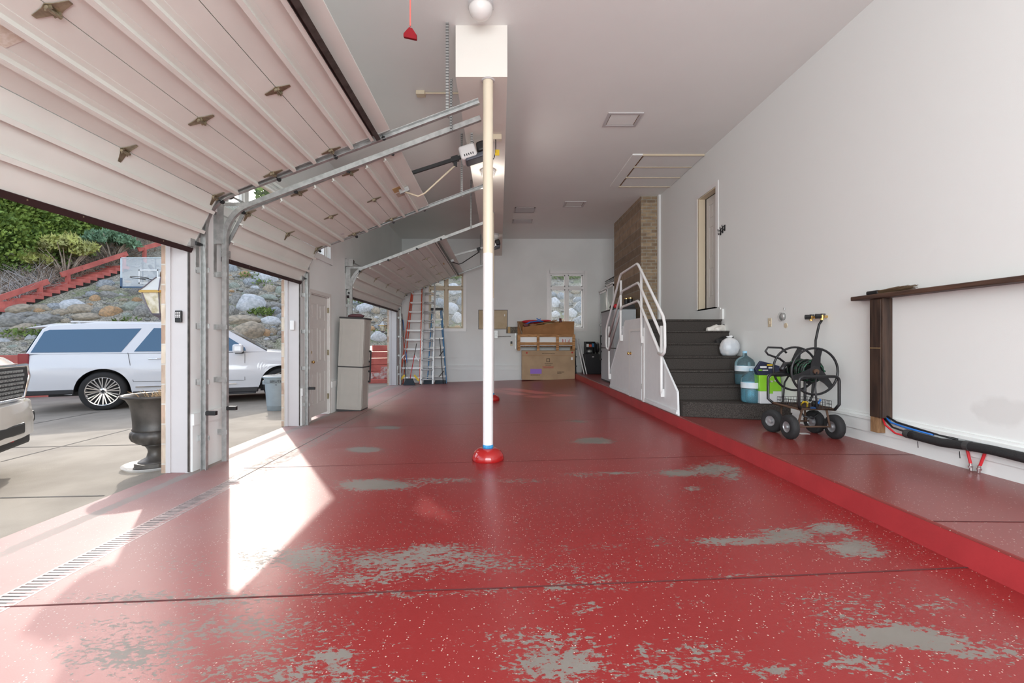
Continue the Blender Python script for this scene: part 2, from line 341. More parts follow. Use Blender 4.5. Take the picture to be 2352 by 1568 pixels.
def wear_at(X, Y):
    if Y < 1.2: return 0.3
    px = VX+K*X/Y; py = VY+K*(CH-floor_z(X))/Y
    w = 0.12
    for (cx, cy, rx, ry, s) in WEAR:
        dx = (px-cx)/rx; dy = (py-cy)/ry; q = dx*dx+dy*dy
        if q < 4: w = max(w, s*math.exp(-q*0.75))
    # closing line of the roller doors, scrapes beside the drain and fine wear near the doorways
    if abs(X+3.22) < 0.06: w = max(w, 0.75)
    if abs(X+2.57) < 0.16 and Y > 4.4: w = max(w, 0.42)
    return w
def frange(a, b, s):
    n = max(1, int(round((b-a)/s))); return [a+(b-a)*i/n for i in range(n+1)]
xs = frange(-3.49, XC, 0.04); ys = frange(YR, 1.2, 0.2)[:-1]+frange(1.2, 6, 0.04)[:-1]+frange(6, YB+0.1, 0.08)
vs = [(x, y, floor_z(x)) for y in ys for x in xs]; nx = len(xs)
fs = [(j*nx+i, j*nx+i+1, (j+1)*nx+i+1, (j+1)*nx+i) for j in range(len(ys)-1) for i in range(nx-1)]
me = bpy.data.meshes.new('floor'); me.from_pydata(vs, [], fs)
at = me.attributes.new('wear', 'FLOAT', 'POINT')
at.data.foreach_set('value', [wear_at(v[0], v[1]) for v in vs])
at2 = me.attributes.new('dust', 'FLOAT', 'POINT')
at2.data.foreach_set('value', [0.55*max(0, min(1, (-1.0-v[0])/2.2)) for v in vs])  # whitens the floor towards the doors, standing in for sunlit glare
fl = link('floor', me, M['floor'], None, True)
struct(fl, 'worn glossy red painted garage floor with grey bare patches', 'floor')
# floor slab edge
b = MB().box(-3.49, XC, YR, YB+0.1, -0.6, -0.24); struct(b.build('trim_1', M['conc']), 'concrete slab edge under the red floor', 'slab')
# saw cut joints (skewed slightly as in the photo)
def joint(pts, w, m, zf, name, label):
    b = MB()
    for (a, c) in zip(pts[:-1], pts[1:]):
        d = Vector((c[0]-a[0], c[1]-a[1], 0)).normalized(); nrm = Vector((-d.y, d.x, 0))*w/2
        k = 24
        for i in range(k):
            p = Vector((a[0]+(c[0]-a[0])*i/k, a[1]+(c[1]-a[1])*i/k, 0)); q = Vector((a[0]+(c[0]-a[0])*(i+1)/k, a[1]+(c[1]-a[1])*(i+1)/k, 0))
            pz = zf(p.x, p.y)+0.0015; qz = zf(q.x, q.y)+0.0015
            b.quad((p.x-nrm.x, p.y-nrm.y, pz), (q.x-nrm.x, q.y-nrm.y, qz), (q.x+nrm.x, q.y+nrm.y, qz), (p.x+nrm.x, p.y+nrm.y, pz))
    return struct(b.build(name, m), label, 'joint')
fz = lambda x, y: floor_z(x)
def fpt(px, py):
    z = -0.1
    for _ in range(8):
        Y = K*(CH-z)/(py-VY); X = (px-VX)*Y/K; z = floor_z(X)
    return (X, Y)
joint([fpt(12,1393), fpt(1000,1355), fpt(1700,1327), (XC, 2.38)], 0.012, M['joint'], fz, 'trim_2', 'dark saw-cut joint across the red floor nearest the front')
joint([fpt(560,1075), fpt(1090,1061), (XC, 4.72)], 0.008, M['joint'], fz, 'trim_3', 'thin joint across the red floor at the near column')
joint([(-3.3, 7.2), (XC, 7.15)], 0.006, M['joint'], fz, 'trim_4', 'faint joint across the red floor beyond the near column')
joint([(-3.3, 9.6), (XC, 9.55)], 0.006, M['joint'], fz, 'trim_5', 'faint joint across the red floor level with the stairs')
joint([(-2.57, 4.46), (-2.60, 14.9)], 0.012, M['jointc'], fz, 'trim_6', 'long joint running from the drain to the back wall')
# raised walkway
b = MB(); b.box(XC, XR, YR, YB, -0.1, ZP)
pf = b.build('raised_walkway', [M['plat']], bevel=0.012); struct(pf, 'raised red painted concrete walkway along the white side wall', 'walkway')
b = MB(); b.quad((XC-0.003, YR, -0.01), (XC-0.003, YB, -0.01), (XC-0.003, YB, ZP-0.012), (XC-0.003, YR, ZP-0.012))
struct(b.build('walkway_curb_face', M['curb']), 'bright red painted face of the raised walkway curb', 'curb')
joint([(XC+0.01, 2.58), (XR, 2.55)], 0.012, M['joint'], lambda x, y: ZP, 'trim_7', 'dark joint across the raised walkway nearest the front')
joint([(XC+0.01, 4.12), (XR, 4.1)], 0.009, M['joint'], lambda x, y: ZP, 'trim_8', 'joint across the raised walkway by the dark wood post')
# trench drain
dr = thing('trench_drain', 'slotted trench drain grate set in the red floor by the big open doors', 'drain')
b = MB(); zd = floor_z(-2.57)
for s in (-1, 1): b.box(-2.57+s*0.075-0.008, -2.57+s*0.075+0.008, YR+0.1, 4.46, zd-0.04, zd+0.003)
b.build('drain_frame', M['grate'], dr)
b = MB(); b.box(-2.64, -2.50, YR+0.1, 4.46, zd-0.05, zd+0.0006); b.build('drain_channel', M['cabd'], dr)
b = MB(); y = YR+0.12
while y < 4.45:
    b.box(-2.638, -2.502, y, y+0.017, zd-0.02, zd+0.003); y += 0.031
b.build('grate', M['grate'], dr)
settle(dr, (-2.57, 2, zd))
# ---- walls
def wall_with_holes(axis, a, b_, u0, u1, z0, z1, holes):
    """axis 'x': slab between x=a..b_, u is Y.  axis 'y': slab between y=a..b_, u is X"""
    m = MB(); us = sorted({u0, u1}|{h[0] for h in holes}|{h[1] for h in holes}); zs = sorted({z0, z1}|{h[2] for h in holes}|{h[3] for h in holes})
    for i in range(len(us)-1):
        run = None
        for j in range(len(zs)-1):
            cu, cz = (us[i]+us[i+1])/2, (zs[j]+zs[j+1])/2
            hole = any(h[0] < cu < h[1] and h[2] < cz < h[3] for h in holes)
            if not hole:
                if axis == 'x': m.box(a, b_, us[i], us[i+1], zs[j], zs[j+1])
                else: m.box(us[i], us[i+1], a, b_, zs[j], zs[j+1])
    return m
D1 = (0.02, 4.79); DM = (7.82, 8.69); D2 = (5.31, 7.43); D3 = (9.68, 14.45); ZD = 2.27
lw = [(D1[0], D1[1], -0.4, ZD), (D2[0], D2[1], -0.4, ZD), (DM[0], DM[1], -0.4, 2.03), (D3[0], D3[1], -0.4, ZD), (5.0, 8.72, 2.75, 3.49), (-2.2, -0.5, 0.9, 3.0)]
m = wall_with_holes('x', XL, XL-0.22, YR-0.2, YB, -0.4, ZC, lw); struct(m.build('wall_left', M['wall']), 'white painted wall holding the three open roller doors', 'wall')
m = wall_with_holes('x', XL-0.22, XL-0.31, YR-0.2, YB+0.3, -0.4, 5.2, lw); struct(m.build('wall_exterior', M['brickly']), 'pale tan brick facing outside the roller doors', 'wall')
m = wall_with_holes('x', XR, XR+0.25, YR-0.2, YB, -0.1, ZC, [(7.89, 8.62, 1.79, 3.88)])
struct(m.build('wall_right', M['wallr']), 'tall white side wall above the raised walkway', 'wall')
WBK = [(1.67, 2.83, 1.62, 3.46), (-2.36, -1.19, 1.62, 3.46)]
m = wall_with_holes('y', YB, YB+0.25, XL-0.31, XR+0.25, -0.4, ZC, WBK); struct(m.build('wall_back', M['wall']), 'white back wall with two windows', 'wall')
m = wall_with_holes('y', YR, YR-0.2, XL-0.31, XR+0.25, -0.4, ZC, [(-2.7, 3.2, 0.6, 4.2)]); struct(m.build('wall_front', M['wall']), 'white wall behind the viewer with a wide glazed opening', 'wall')
b = MB(); b.box(XL-0.31, XR+0.25, YR-0.2, YB+0.25, ZC, ZC+0.2); struct(b.build('ceiling', M['ceil']), 'high pale ceiling over the whole garage', 'ceiling')
# jamb trims on the left wall
def jamb(n, y, s, label):
    """vertical jamb board on the opening side at y, s=+1 board face looks to -Y (far jamb), -1 near jamb"""
    b = MB(); y0 = y-s*0.02
    b.box(XL-0.005, XL-0.20, y0, y, -0.19, ZD)
    b.box(XL-0.19, XL-0.235, y0-s*0.015, y, -0.19, ZD)
    b.box(XL+0.0, XL-0.035, y0-s*0.012, y, -0.19, ZD)
    struct(b.build('trim_%d' % n, M['trim']), label, 'trim')
    b = MB(); b.box(XL-0.008, XL+0.004, y0-s*0.018, y0, -0.18, ZD); struct(b.build('trim_%d' % (n+20), M['dsteel']), 'dark weather seal on '+label, 'trim')
jamb(11, D1[1], 1, 'white jamb board between the two nearer roller doors, keypad side')
jamb(12, D2[0], -1, 'white jamb board on the near side of the narrow roller door')
jamb(13, D2[1], 1, 'white jamb board with the white sensor box')
jamb(14, D3[0], -1, 'white jamb board hidden behind the taupe cabinet')
jamb(15, D3[1], 1, 'white jamb board beside the ladders')
jamb(16, D1[0], -1, 'white jamb board on the near side of the nearest roller door')
# low kick boards on piers
n = 17
for (y0, y1, w) in ((D1[1], D2[0], 'pier between the nearer doors'), (D2[1], DM[0]-0.06, 'pier beside the entry door'), (DM[1]+0.06, D3[0], 'pier behind the taupe cabinet'), (D3[1], YB, 'pier beside the ladders')):
    b = MB(); b.box(XL, XL+0.02, y0, y1, -0.2, 0.30); b.box(XL, XL+0.035, y0, y1, 0.30, 0.42)
    struct(b.build('baseboard_%d' % n, M['wall']), 'white painted base ledge on the '+w, 'baseboard'); n += 1
# right and back base
b = MB(); b.box(XR, XR-0.012, YR, 6.0, ZP, 0.275); b.box(XR, XR-0.028, YR, 6.0, 0.275, 0.40); b.box(XR, XR-0.045, YR, 6.0, 0.40, 0.425); b.box(XR, XR-0.02, YR, 6.0, 0.425, 0.45)
struct(b.build('baseboard_right', M['wall']), 'white moulded baseboard over a concrete footing along the raised walkway', 'baseboard')
b = MB(); b.box(XL, XC, YB, YB-0.02, -0.2, 0.24); b.box(XL, XR, YB, YB-0.035, 0.24, 0.27); b.box(XL, XR, YB, YB-0.02, 0.27, 0.38); b.box(XL, XR, YB, YB-0.04, 0.38, 0.41)
struct(b.build('baseboard_back', M['wall']), 'white moulded baseboard along the back wall', 'baseboard')
# beam and columns
b = MB(); b.box(-0.474, 0.086, 4.93, YB, 4.05, ZC); struct(b.build('ceiling_beam', M['beam']), 'boxed cream ceiling beam running to the back wall', 'beam')
def column(X, Y, label):
    t = thing('support_column', label, 'column'); z0 = floor_z(X); r = 0.0555
    b = MB(); b.lathe([(r, z0), (r, 4.06)], (X, Y, 0), 28)
    b.build('post', M['colm'], t, True, angle=40)
    b = MB(); b.lathe([(r+0.012, 4.04), (r+0.022, 4.052)], (X, Y, 0), 24); b.build('cap_plate', M['trim'], t)
    b = MB(); b.lathe([(0.175, z0-0.02), (0.176, z0+0.03), (0.165, z0+0.065), (0.14, z0+0.10), (0.105, z0+0.122), (0.07, z0+0.13), (0.06, z0+0.128)], (X, Y, 0), 36)
    b.build('base', M['redgloss'], t, True)
    b = MB(); b.lathe([(r+0.002, z0+0.12), (r+0.002, z0+0.165)], (X, Y, 0), 28, wob=lambda a, h: 1+0.004*math.sin(3*a)); b.build('painter_tape', M['bluetape'], t, True)
    return settle(t, (X, Y, z0))
M['redgloss'] = mat('glossy_red_base', (0.40, 0.012, 0.012), 0.12, coat=0.5)
M['bluetape'] = mat('blue_tape', (0.05, 0.36, 0.68), 0.5, col2=(0.02, 0.22, 0.5), vscale=40)
mm = mat('column_paint', (0.82, 0.80, 0.78), 0.35); M['colm'] = mm
bb = mm.node_tree.nodes['Principled BSDF']; tc = N(mm, 'ShaderNodeTexCoord'); sx = N(mm, 'ShaderNodeSeparateXYZ'); L(mm, tc.outputs['Object'], sx.inputs[0])
g = N(mm, 'ShaderNodeMath', operation='GREATER_THAN'); g.inputs[1].default_value = 2.15; L(mm, sx.outputs[2], g.inputs[0])
mx = N(mm, 'ShaderNodeMixRGB'); mx.inputs[1].default_value = (0.84, 0.83, 0.82, 1); mx.inputs[2].default_value = (0.76, 0.67, 0.52, 1); L(mm, g.outputs[0], mx.inputs[0]); L(mm, mx.outputs[0], bb.inputs['Base Color'])
column(-0.125, 5.0, 'cream and white round steel column nearest the front, glossy red base and blue tape')
column(-0.17, 10.1, 'round white column far behind the near one, only its red base peeping out')
# ---- windows
def window(n, axis, u0, u1, z0, z1, wallc, inward, mull, transom, label, framem=None, panes=True):
    """axis 'y': in the back wall (u = X); axis 'x': left wall (u = Y). wallc inner wall face coordinate; inward = direction to the room"""
    t = thing('window_%d' % n, label, 'window', kind='structure'); fm = framem or M['rail']
    def bx(m, ua, ub, za, zb, d0, d1):
        c0, c1 = wallc+inward*d0, wallc+inward*d1
        if axis == 'y': m.box(ua, ub, c0, c1, za, zb)
        else: m.box(c0, c1, ua, ub, za, zb)
    m = MB(); w = 0.09
    bx(m, u0-w, u0+0.01, z0-w, z1+w, 0, 0.02); bx(m, u1-0.01, u1+w, z0-w, z1+w, 0, 0.02); bx(m, u0, u1, z1-0.01, z1+w, 0, 0.02); bx(m, u0-w, u1+w, z0-w, z0+0.01, 0, 0.03)
    m.build('casing', M['rail'], t)
    m = MB(); f = 0.045; d0, d1 = -0.14, -0.06
    bx(m, u0, u0+f, z0, z1, d0, d1); bx(m, u1-f, u1, z0, z1, d0, d1); bx(m, u0+f, u1-f, z0, z0+f, d0, d1); bx(m, u0+f, u1-f, z1-f, z1, d0, d1)
    for u in mull: bx(m, u-0.05, u+0.05, z0+0.01, z1-0.01, d0-0.003, d1+0.003)
    for z in transom: bx(m, u0+0.01, u1-0.01, z-0.045, z+0.045, d0+0.002, d1-0.002)
    m.build('window_frame', fm, t)
    m = MB()   # sashes
    us = [u0]+list(mull)+[u1]; zz = [z0]+list(transom)+[z1]
    g = MB()
    for i in range(len(us)-1):
        for j in range(len(zz)-1):
            a = us[i]+0.05; c = us[i+1]-0.05; e = zz[j]+0.045; h = zz[j+1]-0.045
            bx(m, a, a+0.03, e, h, -0.12, -0.08); bx(m, c-0.03, c, e, h, -0.12, -0.08); bx(m, a, c, e, e+0.03, -0.12, -0.08); bx(m, a, c, h-0.03, h, -0.12, -0.08)
            bx(g, a+0.02, c-0.02, e+0.02, h-0.02, -0.102, -0.098)
    m.build('sash', fm, t)
    if panes: g.build('pane', M['glass'], t)
    c = ((u0+u1)/2, wallc, z0) if axis == 'y' else (wallc, (u0+u1)/2, z0)
    return settle(t, c)
window(1, 'y', 1.67, 2.83, 1.62, 3.46, YB, -1, [2.25], [2.98], 'white framed window above the stacked cartons, boulders outside')
window(2, 'y', -2.36, -1.19, 1.62, 3.46, YB, -1, [-1.78], [2.98], 'cream framed window behind the ladders', M['cream'])
window(3, 'x', 5.0, 8.72, 2.75, 3.49, XL, 1, [5.96], [], 'high white window above the narrow roller door')
window(4, 'y', -2.7, 3.2, 0.6, 4.2, YR, 1, [0.2], [], 'wide window behind the viewer')  # unseen window, put in to carry the rear fill light
# ---- plain doors
def six_panel(m, o, u, n_, W_, H_, th=0.04):
    """door slab: o hinge-side bottom corner, u along width, n_ room normal"""
    o = Vector(o); u = Vector(u); n_ = Vector(n_); z = Vector((0,0,1))
    def bb(a0, a1, z0, z1, d0, d1):
        c = o+u*(a0+a1)/2+z*(z0+z1)/2+n_*(d0+d1)/2
        m.obox(c, u, n_, z, ((a1-a0)/2, (d1-d0)/2, (z1-z0)/2))
    bb(0, W_, 0, H_, -th, -0.008)
    st = 0.11; mid = W_/2
    rows = [(0.10*H_, 0.36*H_), (0.45*H_, 0.73*H_), (0.80*H_, 0.93*H_)]
    cols = [(st, mid-0.05), (mid+0.05, W_-st)]
    bb(0, st, 0, H_, -0.008, 0); bb(W_-st, W_, 0, H_, -0.008, 0); bb(mid-0.05, mid+0.05, 0, H_, -0.008, 0)
    prev = 0
    for (a, b_) in rows+[(H_, H_)]:
        bb(st, mid-0.05, prev, a, -0.008, 0); bb(mid+0.05, W_-st, prev, a, -0.008, 0); prev = b_
    for (z0, z1) in rows:
        for (a0, a1) in cols: bb(a0+0.03, a1-0.03, z0+0.03, z1-0.03, -0.008, -0.001)
def knob(m, p, n_, r=0.027):
    p = Vector(p); n_ = Vector(n_)
    m.tube([p, p+n_*0.008], r, 14); m.tube([p+n_*0.008, p+n_*0.035], r*0.35, 10)
    m.tube([p+n_*0.032, p+n_*0.042, p+n_*0.06, p+n_*0.07], [r*0.6, r, r*0.95, r*0.4], 14)
t = thing('door_1', 'white six-panel entry door beside the taupe cabinet, brass knob', 'door', kind='structure')
b = MB(); z0 = -0.14; six_panel(b, (XL-0.03, DM[0]+0.02, z0), (0,1,0), (1,0,0), 0.83, 2.15); b.build('door_leaf', M['doorp'], t)
b = MB(); w = 0.06
b.box(XL, XL+0.018, DM[0]-w, DM[0], -0.18, 2.03+w); b.box(XL, XL+0.018, DM[1], DM[1]+w, -0.18, 2.03+w); b.box(XL, XL+0.018, DM[0], DM[1], 2.03, 2.03+w)
b.box(XL, XL-0.12, DM[0], DM[0]+0.018, -0.18, 2.03); b.box(XL, XL-0.12, DM[1]-0.018, DM[1], -0.18, 2.03); b.box(XL, XL-0.12, DM[0], DM[1], 2.012, 2.03)
b.build('door_frame', M['doorp'], t)
b = MB(); knob(b, (XL-0.03, DM[0]+0.09, 0.83), (1,0,0)); b.build('door_knob', M['gold'], t, True)
b = MB(); b.tube([(XL-0.03, DM[0]+0.09, 1.0), (XL-0.015, DM[0]+0.09, 1.0)], 0.026, 14); b.build('deadbolt', M['gold'], t, True)
for zz in (0.15, 0.98, 1.78):
    b = MB(); b.box(XL-0.032, XL+0.004, DM[1]-0.03, DM[1]-0.012, zz-0.05, zz+0.05); b.build('hinge', M['brass'], t)
settle(t, (XL, 8.25, -0.18))
t = thing('door_2', 'cream framed six-panel door high in the side wall above the stairs', 'door', kind='structure')
b = MB(); six_panel(b, (XR+0.13, 8.55, 1.80), (0,-1,0), (-1,0,0), 0.66, 2.05); b.build('door_leaf', M['doorp'], t)
b = MB(); b.box(XR, XR+0.2, 8.60, 8.62, 1.79, 3.88); b.box(XR, XR+0.2, 7.89, 7.91, 1.79, 3.88); b.box(XR, XR+0.2, 7.89, 8.62, 3.86, 3.88); b.box(XR+0.12, XR+0.2, 8.57, 8.60, 1.79, 3.88)
b.box(XR-0.004, XR+0.14, 8.57, 8.62, 1.79, 3.88); b.build('door_frame', M['cream'], t)
b = MB(); b.box(XR+0.125, XR+0.14, 8.555, 8.57, 1.79, 3.86); b.box(XR+0.125, XR+0.14, 7.91, 8.57, 3.85, 3.86); b.build('weather_strip', M['black'], t)
b = MB(); b.box(XR, XR-0.014, 7.80, 7.89, 1.78, 3.96); b.box(XR, XR-0.014, 8.62, 8.71, 1.78, 3.96); b.box(XR, XR-0.014, 7.89, 8.62, 3.88, 3.96); b.build('casing', M['rail'], t)
b = MB(); b.box(XR, XR+0.24, 7.86, 8.65, 1.765, 1.79); b.build('threshold', M['cabd'], t)
settle(t, (XR, 8.25, 1.79))
b = MB(); b.box(XR+0.2, XR+0.24, 7.85, 8.65, 1.7, 3.95); struct(b.build('trim_41', M['cream']), 'back of the high doorway', 'trim')
# ---- chimney
b = MB(); b.box(3.33, XR, 10.70, 13.2, ZP, ZC)
ch = b.build('brick_chimney', [M['brick']]); tag(ch, 'tan brick chimney stack rising to the ceiling beyond the stairs', 'chimney', kind='structure')
ch.data.materials.append(M['bricky'])
for p in ch.data.polygons: p.material_index = 1 if abs(p.normal.x) > 0.5 else 0
b = MB(); b.box(XR, 3.71, 10.6, 10.7, ZP, ZC); struct(b.build('trim_42', M['wall']), 'white corner board beside the brick chimney', 'trim')
# ---- stairs
st = thing('staircase', 'charcoal carpeted stairs with a white boxed-in side and cupboard', 'staircase', kind=None)
X0 = 2.50; ny = [6.2+0.25*i for i in range(7)]; nz = [ZP+0.2*(i+1) for i in range(7)]
poly = [(6.2, ZP)]
for i in range(7):
    zz = nz[i]; yy = ny[i]
    poly += [(yy, zz-0.035), (yy-0.022, zz-0.025), (yy-0.022, zz-0.006), (yy-0.008, zz)]
    poly += [((ny[i+1] if i < 6 else 8.96), zz)]
yy = 8.96; zz = nz[6]
for i in range(6):
    zz -= 0.2; poly += [(yy, zz)]; yy += 0.22; poly += [(yy, zz)]
poly += [(yy, ZP)]
b = MB(); b.prism(poly, 'x', X0, XR-0.002); b.build('carpeted_steps', M['carpet'], st)
b = MB(); b.prism([(X0+0.04, 6.19), (X0+0.10, 6.17), (XR-0.002, 5.82), (XR-0.002, 6.3), (X0+0.04, 6.3)], 'z', ZP, nz[0]-0.001); b.build('bottom_step', M['carpet'], st, bevel=0.01)
# side panel
out = [(6.27, ZP), (6.30, 0.49), (6.71, 0.80), (7.68, 1.575), (7.72, 1.60), (8.90, 1.60), (8.99, 1.56), (9.03, 1.46), (10.08, 0.52), (10.10, ZP)]
b = MB(); b.prism(out, 'x', XC+0.005, XC+0.035); b.build('side_panel', M['panel'], st, bevel=0.004)
b = MB(); b.bar((XC, 6.30, 0.49), (XC, 7.70, 1.60), 0.012, 0.03); b.build('moulding', M['panel'], st); b = MB(); b.bar((XC, 9.03, 1.48), (XC, 10.08, 0.52), 0.012, 0.03); b.build('moulding', M['panel'], st); b = MB()
b.box(XC-0.008, XC+0.006, 6.28, 7.66, ZP+0.06, ZP+0.075); b.box(XC-0.014, XC+0.006, 6.28, 7.66, ZP+0.02, ZP+0.058); b.build('moulding', M['panel'], st); b = MB()
b.box(XC-0.008, XC+0.006, 8.60, 10.08, ZP+0.06, ZP+0.075); b.box(XC-0.014, XC+0.006, 8.60, 10.08, ZP+0.02, ZP+0.058)
b.build('moulding', M['panel'], st)
cdr = None
b = MB(); b.box(XC-0.018, XC+0.004, 7.80, 8.50, ZP+0.02, 1.36); cdr = b.build('cupboard_door', M['panel'], st, bevel=0.003)
b = MB(); knob(b, (XC-0.018, 8.42, 0.97), (-1,0,0), 0.03); b.build('knob', M['gold'], cdr, True)
for zz in (0.42, 1.15):
    b = MB(); b.box(XC-0.021, XC, 7.785, 7.80, zz-0.045, zz+0.045); b.build('hinge', M['galv'], cdr)
b = MB(); b.box(XC-0.012, XC+0.004, 7.70, 7.79, ZP, 1.42); b.box(XC-0.012, XC+0.004, 8.51, 8.58, ZP, 1.42); b.box(XC-0.012, XC+0.004, 7.79, 8.51, 1.37, 1.42); b.build('door_trim', M['rail'], st)
b = MB(); b.box(XR-0.03, XR, 7.62, 7.72, nz[6], 1.73); b.box(XR-0.012, XR, 7.72, 9.0, nz[6], 1.76); b.build('skirting', M['wall'], st)
settle(st, (3.1, 7.5, ZP))
# handrail
hr = thing('stair_railing', 'white tubular pipe railing with three rails over the boxed stairs', 'railing')
xr = XC-0.035; r = 0.022
def tb(name, pts, r=r, x=None):
    m = MB(); m.tube([(x or xr, p[0], p[1]) for p in pts], r, 10); return m.build(name, M['rail'], hr, True)
tb('post', [(6.79, 1.42), (6.79, 0.50), (6.80, 0.40)]); tb('post', [(7.76, 2.42), (7.74, 1.30), (7.74, 1.20)])
tb('post', [(9.05, 2.40), (9.08, 1.30), (9.08, 1.24)]); tb('post', [(10.03, 1.52), (10.03, 0.60), (10.03, 0.38)])
xq = xr-0.02
tb('top_rail', [(6.86, 1.01), (6.68, 0.99), (6.61, 1.03), (6.59, 1.12), (6.60, 1.44), (6.66, 1.55), (7.84, 2.50), (7.92, 2.54), (8.96, 2.52), (9.06, 2.47), (10.13, 1.55), (10.2, 1.45), (10.2, 1.15), (10.16, 1.05), (10.05, 1.03)], x=xq)
tb('middle_rail', [(6.80, 1.28), (7.86, 2.17), (7.94, 2.21), (8.96, 2.18), (9.06, 2.12), (10.05, 1.27)])
tb('bottom_rail', [(6.80, 0.97), (7.86, 1.86), (7.94, 1.895), (8.96, 1.87), (9.06, 1.82), (10.05, 0.97)])
for (y, z) in ((6.80, 0.42), (7.74, 1.22), (9.08, 1.26), (10.03, 0.42)):
    m = MB(); m.box(xr-0.012, XC+0.006, y-0.022, y+0.022, z-0.06, z+0.06); m.build('foot_plate', M['rail'], hr, bevel=0.004)
settle(hr, (xr, 8.2, ZP))
# ---- ceiling hatches, vents, lamps
def hatch(name, x0, x1, y0, y1, label, cat):
    t = thing(name, label, cat); m = MB(); f = 0.045
    m.box(x0, x1, y0, y0+f, ZC-0.015, ZC); m.box(x0, x1, y1-f, y1, ZC-0.015, ZC); m.box(x0, x0+f, y0+f, y1-f, ZC-0.015, ZC); m.box(x1-f, x1, y0+f, y1-f, ZC-0.015, ZC)
    m.build('frame', M['trim'], t)
    m = MB(); m.box(x0+f+0.012, x1-f-0.012, y0+f+0.012, y1-f-0.012, ZC-0.008, ZC); m.build('panel', M['ceil'], t)
    m = MB(); m.box(x0+f, x1-f, y0+f, y1-f, ZC-0.002, ZC+0.001); m.build('gap', M['rawwood'], t)
    return settle(t, ((x0+x1)/2, (y0+y1)/2, ZC))
hatch('attic_hatch', 1.63, 2.16, 6.8, 7.23, 'small square hatch in the ceiling nearest the front', 'hatch')
hatch('attic_hatch', 1.60, 2.12, 11.1, 11.55, 'small square hatch in the ceiling far back near the chimney', 'hatch')
t = thing('attic_ladder_hatch', 'large three-board attic ladder hatch in the ceiling by the side wall', 'hatch')
m = MB(); m.box(2.43, 2.62, 8.30, 10.0, ZC-0.025, ZC); m.build('side_board', M['ceil'], t)
for i in range(3):
    m = MB(); y0 = 8.34+0.56*i; m.box(2.66, XR-0.01, y0, y0+0.53, ZC-0.02, ZC); m.build('board', M['ceil'], t)
m = MB()
for i in range(4): m.box(2.62, XR-0.01, 8.31+0.56*i, 8.335+0.56*i, ZC-0.03, ZC)
m.build('trim_strip', M['cream'], t); m = MB(); m.box(2.60, XR-0.01, 8.33, 10.0, ZC-0.004, ZC); m.build('backing', M['rawwood'], t)
settle(t, (3.1, 9.2, ZC))
def vent(x0, x1, y0, y1, label):
    t = thing('ceiling_vent', label, 'vent'); m = MB(); m.box(x0, x1, y0, y1, ZC-0.004, ZC); m.build('backing', M['cabd'], t)
    m = MB(); f = 0.03; m.box(x0, x1, y0, y0+f, ZC-0.012, ZC); m.box(x0, x1, y1-f, y1, ZC-0.012, ZC); m.box(x0, x0+f, y0, y1, ZC-0.012, ZC); m.box(x1-f, x1, y0, y1, ZC-0.012, ZC); m.build('frame', M['trim'], t)
    m = MB(); y = y0+0.05
    while y < y1-0.04: m.box(x0+f, x1-f, y, y+0.03, ZC-0.012, ZC-0.006); y += 0.045
    m.build('slats', M['trim'], t); settle(t, ((x0+x1)/2, (y0+y1)/2, ZC))
vent(0.40, 0.92, 11.6, 12.05, 'louvred ceiling vent, nearer one of the two past the beam')
vent(0.37, 0.93, 12.75, 13.1, 'louvred ceiling vent closest to the back wall')
def dome(X, Y, Z, label, watts, r=0.125):
    t = thing('dome_light', label, 'ceiling light'); m = MB(); m.lathe([(r*0.95, Z), (r*1.02, Z-0.015), (r*1.02, Z-0.04), (r*0.96, Z-0.045)], (X, Y, 0), 32); m.build('lamp_base', M['trim'], t, True, angle=40)
    m = MB(); m.lathe([(r, Z-0.04), (r*0.97, Z-0.06), (r*0.85, Z-0.10), (r*0.6, Z-0.135), (r*0.25, Z-0.153), (0.004, Z-0.157)], (X, Y, 0), 32); m.build('lamp_shade', M['dome'], t, True)
    for a in (0.3, 2.4, 4.5):
        m = MB(); m.ell((X+r*1.02*math.cos(a), Y+r*1.02*math.sin(a), Z-0.03), (0.006,)*3, 6, 4); m.build('screw', M['dsteel'], t)
    settle(t, (X, Y, Z))
    if watts:
        ld = bpy.data.lights.new('dome_bulb', 'POINT'); lo = bpy.data.objects.new('dome_bulb', ld); COL.objects.link(lo); lo.location = (X, Y, Z-0.32); ld.energy = watts; ld.shadow_soft_size = 0.12; ld.color = (1.0, 0.93, 0.86)  # fill light added below the dome; the dome itself is unlit
dome(-0.19, 4.62, ZC, 'round frosted dome light on the ceiling in front of the beam', 0)
dome(-0.19, 7.6, 4.05, 'round frosted dome light under the beam behind the column', 12)
dome(-0.12, 12.1, 4.05, 'round frosted dome light under the far end of the beam', 14, 0.11)
# ================================================================ GARAGE DOORS
SA = R(21.5); UC, US = math.cos(SA), math.sin(SA); TA = R(20.5)
S0 = Vector((-2.965, 0, 2.70)); BT = Vector((-3.235, 0, 2.165)); SEC = 0.65
def hinge_mb(p, ua, ub, nn):
    """winged hinge at p with leaves along ua (down-slope) and ub (up-slope); nn to the room"""
    m = MB(); p = Vector(p); Yv = Vector((0,1,0))
    for (u, s) in ((ua, 1), (ub, 1)):
        u = Vector(u)
        base = p+nn*0.004
        vs = [base-Yv*0.045, base+Yv*0.045, base+u*0.035+Yv*0.028, base+u*0.105+Yv*0.012, base+u*0.105-Yv*0.012, base+u*0.035-Yv*0.028]
        vs2 = [v+nn*0.004 for v in vs]; n = 6
        m.add(vs+vs2, [tuple(range(6)), tuple(range(11, 5, -1))]+[(i, (i+1) % n, n+(i+1) % n, n+i) for i in range(n)])
    m.tube([p-Yv*0.04+nn*0.022, p+Yv*0.04+nn*0.022], 0.011, 8)
    for s in (-1, 1): m.obox(p+Yv*s*0.025+nn*0.014, ua, Yv, nn, (0.022, 0.003, 0.014))
    return m
